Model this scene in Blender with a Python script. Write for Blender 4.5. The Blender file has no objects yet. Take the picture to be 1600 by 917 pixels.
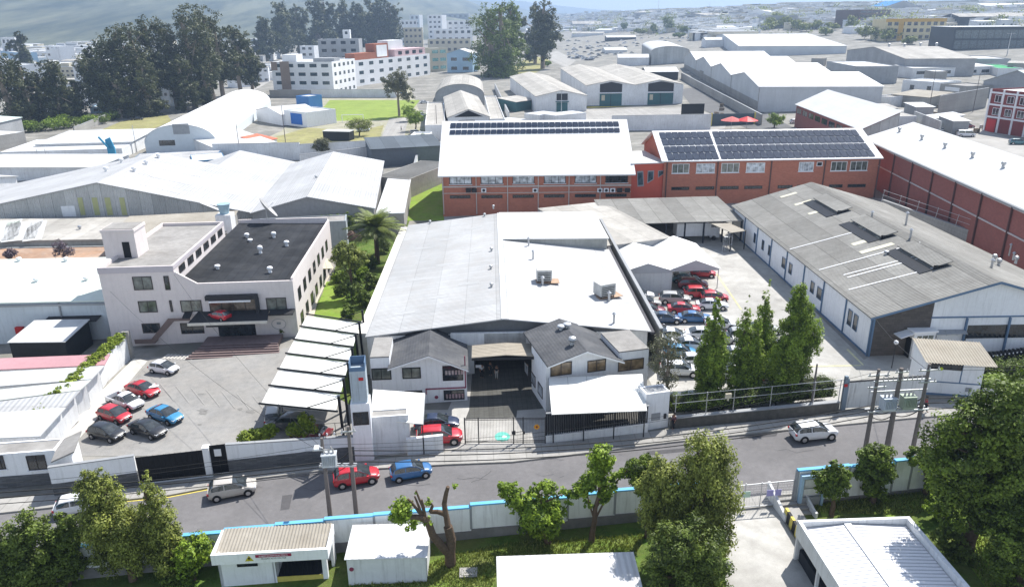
import bpy, math, random
import numpy as np
C = bpy.context.scene.collection
PI = math.pi
# ------------------------------------------------------------ camera
F=1180.; CX,CY=800.,458.5; HC=38.
_y=math.radians(3.2); _p=math.radians(20.15); _r=math.radians(0.6)
fw=(math.sin(_y)*math.cos(_p),math.cos(_y)*math.cos(_p),-math.sin(_p))
_r0=(math.cos(_y),-math.sin(_y),0.0)
_u0=(math.sin(_y)*math.sin(_p),math.cos(_y)*math.sin(_p),math.cos(_p))
_c,_s=math.cos(_r),math.sin(_r)
rt=tuple(_c*a-_s*b for a,b in zip(_r0,_u0)); up=tuple(_c*a+_s*b for a,b in zip(_u0,_r0))
from mathutils import Matrix, Vector
cd=bpy.data.cameras.new('camera'); cam=bpy.data.objects.new('camera',cd); C.objects.link(cam)
cd.sensor_width=36.; cd.lens=36.*F/1600.; cd.clip_start=.5; cd.clip_end=30000.
m=Matrix.Identity(4)
for i in range(3):
    m[i][0]=rt[i]; m[i][1]=up[i]; m[i][2]=-fw[i]
m[2][3]=HC
cam.matrix_world=m
bpy.context.scene.camera=cam
# ------------------------------------------------------------ light
SUN_EL=math.radians(54); SUN_AZ=math.radians(41)   # azimuth from +Y towards +X
w=bpy.data.worlds.new('World'); bpy.context.scene.world=w; w.use_nodes=True
nt=w.node_tree; nt.nodes.clear()
sk=nt.nodes.new('ShaderNodeTexSky'); sk.sky_type='NISHITA'; sk.sun_disc=False
sk.sun_elevation=SUN_EL; sk.sun_rotation=SUN_AZ; sk.air_density=1.0; sk.dust_density=3.0; sk.ozone_density=1.0; sk.altitude=2800
bg=nt.nodes.new('ShaderNodeBackground'); bg.inputs['Strength'].default_value=0.105
ow=nt.nodes.new('ShaderNodeOutputWorld')
hs=nt.nodes.new('ShaderNodeHueSaturation'); hs.inputs['Saturation'].default_value=.62; nt.links.new(sk.outputs[0],hs.inputs['Color']); nt.links.new(hs.outputs[0],bg.inputs[0]); nt.links.new(bg.outputs[0],ow.inputs[0])
sd=bpy.data.lights.new('sun','SUN'); sd.energy=3.7; sd.angle=math.radians(.55); sd.color=(1,.96,.9)
so=bpy.data.objects.new('sun',sd); C.objects.link(so)
sdir=Vector((math.sin(SUN_AZ)*math.cos(SUN_EL),math.cos(SUN_AZ)*math.cos(SUN_EL),math.sin(SUN_EL)))
so.rotation_euler=sdir.to_track_quat('Z','Y').to_euler(); so.location=(0,0,60)
sc=bpy.context.scene
sc.view_settings.view_transform='Standard'; sc.view_settings.look='None'; sc.view_settings.gamma=1
sc.view_settings.exposure=1.24
sc.render.engine='CYCLES'
sc.cycles.max_bounces=6; sc.cycles.diffuse_bounces=3; sc.cycles.glossy_bounces=2; sc.cycles.transmission_bounces=3
sc.cycles.transparent_max_bounces=8; sc.cycles.volume_bounces=0; sc.cycles.use_denoising=True
sc.cycles.caustics_reflective=False; sc.cycles.caustics_refractive=False
# ------------------------------------------------------------ terrain function and unprojection
def g(x,y):
    v=0.025*max(-150.,min(150.,x))
    t=max(0.,min(1.,(y-150)/350.))
    a=max(0.,min(1.,(y-420)/900.)); b=max(0.,min(1.,(x-120)/420.))
    return v+0.03*max(0.,min(400.,x-120))*t+30.*(a*a*(3-2*a))*(b*b*(3-2*b))
def ray(px,py):
    a=(px-CX)/F; b=-(py-CY)/F
    return Vector([fw[i]+a*rt[i]+b*up[i] for i in range(3)])
def P(px,py,z):
    d=ray(px,py); t=(z-HC)/d[2]; return Vector((d[0]*t,d[1]*t,z))
def G(px,py,h=0.):
    d=ray(px,py)
    if py<110 and px>700:
        k=1/d.y; y=200.
        while y<9000:
            if HC+d.z*k*y<=g(d.x*k*y,y)+h: break
            y+=4. if y<1200 else 20.
        return Vector((d.x*k*y,y,g(d.x*k*y,y)+h))
    z=h
    for _ in range(30):
        t=(z-HC)/d[2]; z=.5*z+.5*(g(d[0]*t,d[1]*t)+h)
    return Vector((d[0]*t,d[1]*t,z))
# ------------------------------------------------------------ materials
MATS={}
def new_mat(name):
    m=bpy.data.materials.new(name); m.use_nodes=True; n=m.node_tree; n.nodes.clear()
    o=n.nodes.new('ShaderNodeOutputMaterial'); b=n.nodes.new('ShaderNodeBsdfPrincipled')
    n.links.new(b.outputs[0],o.inputs[0]); MATS[name]=m
    return m,n,b
def _math(n,op,a,b=None,clamp=False):
    x=n.nodes.new('ShaderNodeMath'); x.operation=op; x.use_clamp=clamp
    for i,v in enumerate((a,b)):
        if v is None: continue
        if isinstance(v,(int,float)): x.inputs[i].default_value=v
        else: n.links.new(v,x.inputs[i])
    return x.outputs[0]
def _noise(n,vec,scale,detail=4,rough=.6):
    t=n.nodes.new('ShaderNodeTexNoise'); t.inputs['Scale'].default_value=scale; t.inputs['Detail'].default_value=detail
    t.inputs['Roughness'].default_value=rough; n.links.new(vec,t.inputs['Vector']); return t.outputs['Fac']
def _mr(n,v,a,b,c,d):
    t=n.nodes.new('ShaderNodeMapRange'); n.links.new(v,t.inputs[0])
    for i,k in enumerate((a,b,c,d)): t.inputs[i+1].default_value=k
    return t.outputs[0]
def _mix(n,f,a,b,mode='MIX'):
    t=n.nodes.new('ShaderNodeMix'); t.data_type='RGBA'; t.blend_type=mode
    for s,v in ((t.inputs[0],f),(t.inputs[6],a),(t.inputs[7],b)):
        if isinstance(v,(int,float)): s.default_value=v
        elif isinstance(v,tuple): s.default_value=(*v,1) if len(v)==3 else v
        else: n.links.new(v,s)
    return t.outputs[2]
def _scale(n,vec,s):
    t=n.nodes.new('ShaderNodeMapping'); n.links.new(vec,t.inputs[0]); t.inputs['Scale'].default_value=s; return t.outputs[0]
def M(name,col,rough=.85,var=.12,scale=1.5,big=.08,dirt=None,dirt_amt=0.,streak=0.,rib=None,seam=None,metal=0.,bump=.0,spec=.15,fine=0.,coat=0.):
    """general surface: base colour with two scales of wear, optional dirt, run-down streaks, ribs (axis,period,depth) and sheet seams (axis,period,dark)"""
    if name in MATS: return MATS[name]
    m,n,b=new_mat(name)
    tc=n.nodes.new('ShaderNodeTexCoord').outputs['Object']
    n1=_noise(n,tc,scale,6,.65); n2=_noise(n,tc,.12,3,.5)
    f=_math(n,'MULTIPLY',_mr(n,n1,.25,.75,1-var,1+var),_mr(n,n2,.3,.7,1-big,1+big))
    if fine: f=_math(n,'MULTIPLY',f,_mr(n,_noise(n,tc,18,2,.7),.3,.7,1-fine,1+fine))
    sep=n.nodes.new('ShaderNodeSeparateXYZ'); n.links.new(tc,sep.inputs[0])
    if seam:
        for ax,per,dk in (seam if isinstance(seam,list) else [seam]):
            fr=_math(n,'FRACT',_math(n,'DIVIDE',sep.outputs['XYZ'.index(ax)],per))
            # each sheet a slightly different age, plus the dirty lap line
            fl=_math(n,'FLOOR',_math(n,'DIVIDE',sep.outputs['XYZ'.index(ax)],per))
            wn=n.nodes.new('ShaderNodeTexWhiteNoise'); wn.noise_dimensions='1D'; n.links.new(fl,wn.inputs['W'])
            f=_math(n,'MULTIPLY',f,_mr(n,wn.outputs[0],0,1,1-dk*.45,1+dk*.1))
            ln=_math(n,'LESS_THAN',fr,min(.09,.09/per))
            f=_math(n,'MULTIPLY',f,_math(n,'SUBTRACT',1.,_math(n,'MULTIPLY',ln,dk)))
    c0=tuple(col)
    cc=n.nodes.new('ShaderNodeCombineColor')
    rgb=_mix(n,1.0,c0,(1,1,1),'MULTIPLY')
    vm=n.nodes.new('ShaderNodeVectorMath'); vm.operation='SCALE'; n.links.new(rgb,vm.inputs[0]); n.links.new(f,vm.inputs['Scale'])
    col_o=vm.outputs[0]
    if dirt_amt>0:
        d=_mr(n,_noise(n,tc,.35,8,.7),.42,.7,0,dirt_amt)
        col_o=_mix(n,d,col_o,tuple(dirt or (.2,.18,.15)))
    if streak>0:
        d=_mr(n,_noise(n,_scale(n,tc,(2.2,2.2,.18)),1.5,5,.7),.5,.8,0,streak)
        col_o=_mix(n,d,col_o,tuple(dirt or (.16,.15,.13)))
    n.links.new(col_o,b.inputs['Base Color'])
    b.inputs['Roughness'].default_value=rough; b.inputs['Metallic'].default_value=metal
    b.inputs['Specular IOR Level'].default_value=spec
    if coat: b.inputs['Coat Weight'].default_value=coat; b.inputs['Coat Roughness'].default_value=.05
    h=None
    if rib:
        ax,per,dep=rib
        h=_math(n,'MULTIPLY',_math(n,'SINE',_math(n,'MULTIPLY',sep.outputs['XYZ'.index(ax)],2*PI/per)),dep)
    if bump:
        hb=_math(n,'MULTIPLY',_noise(n,tc,6,5,.7),bump); h=hb if h is None else _math(n,'ADD',h,hb)
    if h is not None:
        bp=n.nodes.new('ShaderNodeBump'); bp.inputs['Strength'].default_value=1; bp.inputs['Distance'].default_value=1
        n.links.new(h,bp.inputs['Height']); n.links.new(bp.outputs[0],b.inputs['Normal'])
    return m
def brick_mat(name,c1,c2,mortar,bw=.42,rh=.16,axis='XZ'):
    m,n,b=new_mat(name)
    tc=n.nodes.new('ShaderNodeTexCoord').outputs['Object']
    sep=n.nodes.new('ShaderNodeSeparateXYZ'); n.links.new(tc,sep.inputs[0])
    cb=n.nodes.new('ShaderNodeCombineXYZ')
    n.links.new(_math(n,'ADD',sep.outputs[0],sep.outputs[1]),cb.inputs[0]); n.links.new(sep.outputs[2],cb.inputs[1])
    t=n.nodes.new('ShaderNodeTexBrick'); n.links.new(cb.outputs[0],t.inputs['Vector'])
    t.inputs['Color1'].default_value=(*c1,1); t.inputs['Color2'].default_value=(*c2,1); t.inputs['Mortar'].default_value=(*mortar,1)
    t.inputs['Scale'].default_value=1; t.inputs['Brick Width'].default_value=bw; t.inputs['Row Height'].default_value=rh; t.inputs['Mortar Size'].default_value=.012
    c=_mix(n,_mr(n,_noise(n,tc,.5,6,.7),.35,.75,0,.45),t.outputs[0],tuple(v*.6 for v in c1))
    n.links.new(c,b.inputs['Base Color']); b.inputs['Roughness'].default_value=.9
    return m
def glass_mat(name,col=(.02,.025,.03),rough=.08,spec=.8):
    m,n,b=new_mat(name)
    tc=n.nodes.new('ShaderNodeTexCoord').outputs['Object']
    c=_mix(n,_mr(n,_noise(n,tc,1.2,3,.5),.35,.65,0,1),tuple(v*.5 for v in col),tuple(v*1.6 for v in col))
    n.links.new(c,b.inputs['Base Color']); b.inputs['Roughness'].default_value=rough; b.inputs['Specular IOR Level'].default_value=spec
    return m
def leaf_mat(name,dark,light,trans=.18):
    m=bpy.data.materials.new(name); m.use_nodes=True; n=m.node_tree; n.nodes.clear(); MATS[name]=m
    o=n.nodes.new('ShaderNodeOutputMaterial'); at=n.nodes.new('ShaderNodeAttribute'); at.attribute_name='tint'
    c=_mix(n,at.outputs['Fac'],tuple(dark),tuple(light))
    d=n.nodes.new('ShaderNodeBsdfPrincipled'); d.inputs['Roughness'].default_value=.55; d.inputs['Specular IOR Level'].default_value=.25
    t=n.nodes.new('ShaderNodeBsdfTranslucent')
    n.links.new(c,d.inputs['Base Color']); n.links.new(_mix(n,1.,c,(1.2,1.25,.5),'MULTIPLY'),t.inputs['Color'])
    mx=n.nodes.new('ShaderNodeMixShader'); mx.inputs[0].default_value=trans
    n.links.new(d.outputs[0],mx.inputs[1]); n.links.new(t.outputs[0],mx.inputs[2]); n.links.new(mx.outputs[0],o.inputs[0])
    return m
# walls
WHITE=M('white_paint_wall',(.80,.81,.82),.8,.05,2,.06,streak=.28)
WHITE2=M('aged_white_wall',(.72,.73,.735),.85,.08,1.5,.1,streak=.4,dirt_amt=.15)
WALLDIRTY=M('dirty_white_wall',(.80,.82,.81),.85,.06,1.2,.07,streak=.38,dirt_amt=.10)
PINK=M('pale_pink_render',(.68,.62,.60),.85,.05,1.5,.06,streak=.18)
GREYW=M('grey_render',(.33,.34,.35),.9,.12,1,.12,streak=.4)
CONC=M('concrete_block',(.34,.33,.31),.9,.15,2,.12,streak=.5,seam=('Z',.4,.15))
CREAM=M('cream_wall',(.55,.5,.38),.85,.08,1.5,.08,streak=.2)
BLUEW=M('pale_blue_wall',(.36,.52,.66),.85,.05,1.5,.05,streak=.15)
REDW=M('dark_red_wall',(.22,.045,.04),.8,.1,1.5,.1,streak=.2)
ORANGE=M('coral_red_panel',(.55,.11,.07),.7,.05,1.5,.06,streak=.1)
YEL=M('yellow_wall',(.62,.45,.12),.8,.08,1.5,.05)
BLACKW=M('black_cladding',(.025,.028,.032),.5,.2,1.5,.2)
CORRW=M('corrugated_wall_panels',(.5,.51,.5),.6,.1,1,.15,rib=('X',.35,.04),seam=('X',2.2,.35),streak=.35)
BRICK=brick_mat('red_brick',(.50,.17,.10),(.42,.135,.08),(.34,.22,.17))
BRICKD=brick_mat('dark_red_brick',(.33,.10,.08),(.27,.08,.065),(.2,.12,.1))
STONE=brick_mat('grey_slate_cladding',(.16,.165,.175),(.08,.085,.09),(.05,.05,.05),.7,.12)
STONEB=brick_mat('brown_stone_cladding',(.11,.095,.085),(.07,.06,.055),(.05,.045,.04),.6,.3)
# roofs
WROOF=M('white_metal_roof',(.47,.475,.48),.6,.05,1,.07,dirt=(.3,.28,.25),dirt_amt=.2,rib=('Y',1.0,.012),seam=[('Y',1.0,.16),('X',7.3,.2)])
WROOFX=M('white_metal_roof_ribs_across',(.45,.455,.46),.6,.05,1,.08,dirt=(.3,.28,.25),dirt_amt=.22,rib=('X',.5,.02),seam=[('X',1.0,.14),('Y',6.,.2)])
AROOF=M('aged_shade_grey_metal_roof',(.43,.435,.435),.6,.06,1,.1,dirt=(.33,.3,.27),dirt_amt=.35,rib=('Y',.4,.03),seam=[('Y',1.1,.14),('X',3.6,.2)])  # left hall slope: base greyed for its weaker light, dirt on top
PLROOF=M('plain_white_roof',(.54,.55,.55),.6,.04,1,.06,dirt=(.35,.33,.28),dirt_amt=.22,seam=('X',2.,.09))
GREENWR=M('greenish_white_roof',(.58,.64,.58),.6,.04,1,.05,dirt=(.3,.33,.3),dirt_amt=.12)
ASB=M('weathered_fibre_cement',(.29,.285,.265),.95,.14,1.3,.12,dirt=(.17,.16,.145),dirt_amt=.5,rib=('Y',.35,.05),seam=[('Y',1.05,.12),('X',3.0,.45)])
ASBL=M('pale_fibre_cement',(.5,.48,.44),.95,.12,1.3,.12,dirt=(.2,.18,.16),dirt_amt=.35,rib=('Y',.35,.05),seam=[('Y',1.05,.12),('X',3.0,.3)])
TANR=M('tan_fibre_cement',(.33,.305,.26),.95,.12,1.5,.1,dirt=(.2,.17,.13),dirt_amt=.4)
DARKR=M('dark_tile_roof',(.075,.078,.085),.8,.15,2.5,.2,dirt=(.17,.17,.17),dirt_amt=.55,rib=('X',.3,.006),seam=('Y',1.6,.10))
BLACKR=M('black_membrane_roof',(.022,.024,.028),.85,.2,1.2,.3,dirt=(.12,.12,.12),dirt_amt=.2,seam=('X',1.1,.4))
CROOF=M('concrete_slab_roof',(.30,.29,.275),.95,.15,1.3,.15,dirt=(.14,.13,.12),dirt_amt=.55)
POLY=M('white_polycarbonate',(.74,.74,.70),.4,.03,1,.04,dirt=(.45,.42,.35),dirt_amt=.18)
# ground
ASPH=M('asphalt',(.165,.16,.162),.93,.12,2.2,.12,fine=.12,dirt=(.11,.107,.108),dirt_amt=.5)
YARD=M('worn_yard_asphalt',(.26,.255,.245),.95,.16,1.4,.15,fine=.12,dirt=(.3,.28,.25),dirt_amt=.5)
PAVE=M('pavement_concrete',(.36,.35,.33),.92,.12,1.7,.1,dirt=(.2,.19,.17),dirt_amt=.5,seam=[('X',1.5,.25)])
CYARD=M('light_concrete_yard',(.38,.375,.35),.92,.12,1.2,.12,dirt=(.24,.23,.21),dirt_amt=.55,fine=.08,seam=[('X',6,.12),('Y',6,.12)])
LOT=M('pale_lot_concrete',(.42,.41,.385),.92,.12,.9,.14,dirt=(.22,.21,.19),dirt_amt=.55,fine=.08)
CITY=M('urban_ground',(.25,.24,.22),.95,.3,.1,.25,dirt=(.15,.15,.12),dirt_amt=.7)
GRASS=M('grass_ground',(.075,.13,.022),.95,.35,1.2,.25,dirt=(.2,.18,.07),dirt_amt=.6,fine=.3,bump=.1)
PITCH=M('bright_pitch_grass',(.20,.27,.055),.95,.12,.4,.12,dirt=(.30,.33,.09),dirt_amt=.4)
LAWN=M('bright_lawn',(.17,.27,.035),.95,.2,1,.2,dirt=(.24,.24,.08),dirt_amt=.7,fine=.3)
DRYG=M('dry_grass',(.26,.25,.10),.95,.25,.5,.2,dirt=(.3,.26,.17),dirt_amt=.6)
# small stuff
STEEL=M('galvanised_steel',(.45,.46,.47),.45,.08,3,.05,metal=.6)
DSTEEL=M('dark_steel',(.035,.035,.038),.6,.15,3,.1)
BLKP=M('black_painted_steel',(.012,.013,.016),.45,.1,3,.1)
BLUEP=M('blue_paint',(.12,.19,.29),.6,.08,2,.1)
COPING=M('sky_blue_coping',(.13,.40,.62),.6,.08,2,.1,dirt=(.3,.35,.35),dirt_amt=.15)
WTRIM=M('white_trim',(.75,.76,.77),.6,.03,2,.03)
GTRIM=M('grey_trim',(.3,.31,.32),.7,.08,2,.05)
BRNF=M('bronze_window_frame',(.06,.05,.045),.5,.1,2,.05)
MAROON=M('maroon_pipe',(.25,.05,.09),.6,.1,2,.05)
REDP=M('red_paint',(.5,.03,.03),.5,.08,2,.05)
YELP=M('yellow_paint',(.6,.5,.12),.7,.15,3,.1)
POLEM=M('pole_concrete',(.17,.15,.14),.9,.12,3,.1,streak=.3)
BARK=M('tree_bark',(.12,.085,.06),.95,.35,5,.2,bump=.05)
BARKL=M('pale_bark',(.27,.22,.17),.95,.3,4,.2,bump=.05)
CERAM=M('brown_insulator',(.5,.48,.46),.3,.05,2,.05)
TEAL=M('teal_door',(.05,.14,.15),.6,.1,1.5,.1,streak=.3)
BLUD=M('dark_blue_door',(.03,.10,.2),.6,.1,1.5,.1)
RUBBER=M('tyre_rubber',(.018,.018,.018),.8,.1,4,.05)
BLKPL=M('black_plastic',(.02,.02,.022),.5,.05,4,.05)
CHROME=M('wheel_alloy',(.5,.5,.52),.3,.03,4,.03,metal=.8)
GLASS=glass_mat('dark_window_glass'); GLASSB=glass_mat('blue_tinted_glass',(.05,.075,.09))
GLTAN=glass_mat('tan_reflection_glass',(.2,.14,.08),.15); GLWH=glass_mat('white_blind_glass',(.42,.45,.48),.2,.5)  # tan panes carry a reflection in their colour; white ones are blinds
GLGRN=glass_mat('green_grey_glass',(.10,.115,.10),.12); GLTEAL=glass_mat('teal_glass',(.18,.36,.33),.15)
CARGL=glass_mat('car_glass',(.03,.038,.042),.05,.9)
LAMPW=M('headlight_lens',(.75,.77,.8),.1,.02,3,.02,spec=.8); LAMPR=M('tail_light_lens',(.35,.01,.01),.2,.02,3,.02,spec=.8)
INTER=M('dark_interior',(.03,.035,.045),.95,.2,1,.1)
SOLAR=None
def solar_mat():
    m,n,b=new_mat('solar_cell_glass'); tc=n.nodes.new('ShaderNodeTexCoord').outputs['Object']
    sep=n.nodes.new('ShaderNodeSeparateXYZ'); n.links.new(tc,sep.inputs[0])
    c=_mix(n,_mr(n,_noise(n,tc,.6,3,.5),.3,.7,0,1),(.018,.028,.055),(.035,.05,.08)); n.links.new(c,b.inputs['Base Color'])
    b.inputs['Roughness'].default_value=.6; b.inputs['Specular IOR Level'].default_value=.03
    return m
SOLAR=solar_mat()
# ------------------------------------------------------------ mesh builder
class MB:
    def __init__(s): s.v=[]; s.f=[]; s.m=[]
    def add(s,vs,fs,mi=0):
        k=len(s.v); s.v+= [tuple(a) for a in vs]; s.f+=[tuple(i+k for i in q) for q in fs]; s.m+=[mi]*len(fs); return s
    def box(s,x0,x1,y0,y1,z0,z1,mi=0):
        if x0>x1:x0,x1=x1,x0
        if y0>y1:y0,y1=y1,y0
        if z0>z1:z0,z1=z1,z0
        return s.add([(x0,y0,z0),(x1,y0,z0),(x1,y1,z0),(x0,y1,z0),(x0,y0,z1),(x1,y0,z1),(x1,y1,z1),(x0,y1,z1)],
            [(3,2,1,0),(4,5,6,7),(0,1,5,4),(1,2,6,5),(2,3,7,6),(3,0,4,7)],mi)
    def slab(s,pts,t,mi=0):
        """polygon (ccw from above) given thickness t downwards"""
        n=len(pts); b=[(p[0],p[1],p[2]-t) for p in pts]
        return s.add(list(pts)+b,[tuple(range(n)),tuple(range(2*n-1,n-1,-1))]+[(i,i+n,(i+1)%n+n,(i+1)%n) for i in range(n)],mi)
    def extr(s,prof,y0,y1,mi=0):
        """profile in (x,z) extruded along y"""
        n=len(prof)
        return s.add([(x,y0,z) for x,z in prof]+[(x,y1,z) for x,z in prof],[tuple(range(n)),tuple(range(2*n-1,n-1,-1))]+[(i,i+n,(i+1)%n+n,(i+1)%n) for i in range(n)],mi)
    def extx(s,prof,x0,x1,mi=0):
        n=len(prof)
        return s.add([(x0,y,z) for y,z in prof]+[(x1,y,z) for y,z in prof],[tuple(range(n-1,-1,-1)),tuple(range(n,2*n))]+[(i,(i+1)%n,(i+1)%n+n,i+n) for i in range(n)],mi)
    def tube(s,a,b,r0,r1=None,n=8,mi=0,cap=True):
        r1=r0 if r1 is None else r1; a=Vector(a); b=Vector(b); d=b-a
        if d.length<1e-6: return s
        d.normalize(); q=d.orthogonal().normalized(); e=d.cross(q)
        vs=[]
        for c,r in ((a,r0),(b,r1)):
            for i in range(n):
                t=2*PI*i/n; vs.append(c+q*(r*math.cos(t))+e*(r*math.sin(t)))
        fs=[(i,(i+1)%n,(i+1)%n+n,i+n) for i in range(n)]
        if cap: fs+=[tuple(range(n-1,-1,-1)),tuple(range(n,2*n))]
        return s.add(vs,fs,mi)
    def path(s,pts,r,n=6,mi=0,r1=None):
        r1=r if r1 is None else r1; k=len(pts)-1
        for i in range(k): s.tube(pts[i],pts[i+1],r+(r1-r)*i/k,r+(r1-r)*(i+1)/k,n,mi)
        return s
    def lathe(s,c,prof,n=12,mi=0):
        """profile (r,z) revolved about vertical axis through c"""
        vs=[(c[0]+r*math.cos(2*PI*i/n),c[1]+r*math.sin(2*PI*i/n),c[2]+z) for r,z in prof for i in range(n)]
        fs=[(k*n+i,k*n+(i+1)%n,(k+1)*n+(i+1)%n,(k+1)*n+i) for k in range(len(prof)-1) for i in range(n)]
        fs+=[tuple(range(n-1,-1,-1)),tuple(range((len(prof)-1)*n,len(prof)*n))]
        return s.add(vs,fs,mi)
    def mesh(s,name,mats,smooth=None):
        me=bpy.data.meshes.new(name); me.from_pydata(s.v,[],s.f)
        for mt in (mats if isinstance(mats,(list,tuple)) else [mats]): me.materials.append(mt)
        me.polygons.foreach_set('material_index',s.m)
        if smooth:
            me.polygons.foreach_set('use_smooth',[True]*len(s.f)); me.set_sharp_from_angle(angle=math.radians(smooth))
        me.update(); return me
    def build(s,name,mats,parent=None,loc=None,smooth=None,rz=0):
        return put(name,s.mesh(name,mats,smooth),parent,loc,rz)
def put(name,me,parent=None,loc=None,rz=0):
    o=bpy.data.objects.new(name,me); C.objects.link(o)
    if parent: o.parent=parent
    if loc is not None: o.location=loc
    if rz: o.rotation_euler=(0,0,rz)
    return o
def tag(o,label=None,cat=None,group=None,kind=None):
    if label: o['label']=label
    if cat: o['category']=cat
    if group: o['group']=group
    if kind: o['kind']=kind
    return o
def thing(name,label,cat,loc=(0,0,0),rz=0,group=None):
    o=bpy.data.objects.new(name,None); C.objects.link(o); o.empty_display_size=.5
    o.location=loc; o.rotation_euler=(0,0,rz); return tag(o,label,cat,group)
def copy_tree(o,loc,rz=0,label=None,scale=None):
    def rec(a,par):
        c=a.copy(); C.objects.link(c); c.parent=par
        for ch in a.children: rec(ch,c)
        return c
    c=rec(o,None); c.location=loc; c.rotation_euler=(0,0,rz)
    if label: c['label']=label
    if scale: c.scale=scale
    return c
def sheet(name,pts,mt,lift=.004,px=True,sub=False):
    """thin ground sheet; pts are photo points resting on the ground"""
    q=[G(*p) if px else Vector((p[0],p[1],g(*p))) for p in pts]
    o=q[0].copy()
    vs=[(a.x-o.x,a.y-o.y,a.z-o.z+lift) for a in q]
    b=MB(); b.add(vs,[tuple(range(len(vs)))])
    ob=b.build(name,mt,None,o); ob['kind']='structure'
    import bmesh
    bm=bmesh.new(); bm.from_mesh(ob.data); bmesh.ops.triangulate(bm,faces=bm.faces)
    bmesh.ops.recalc_face_normals(bm,faces=bm.faces)
    for f in bm.faces:
        if f.normal.z<0: f.normal_flip()
    bm.to_mesh(ob.data); bm.free()
    return ob
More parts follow.
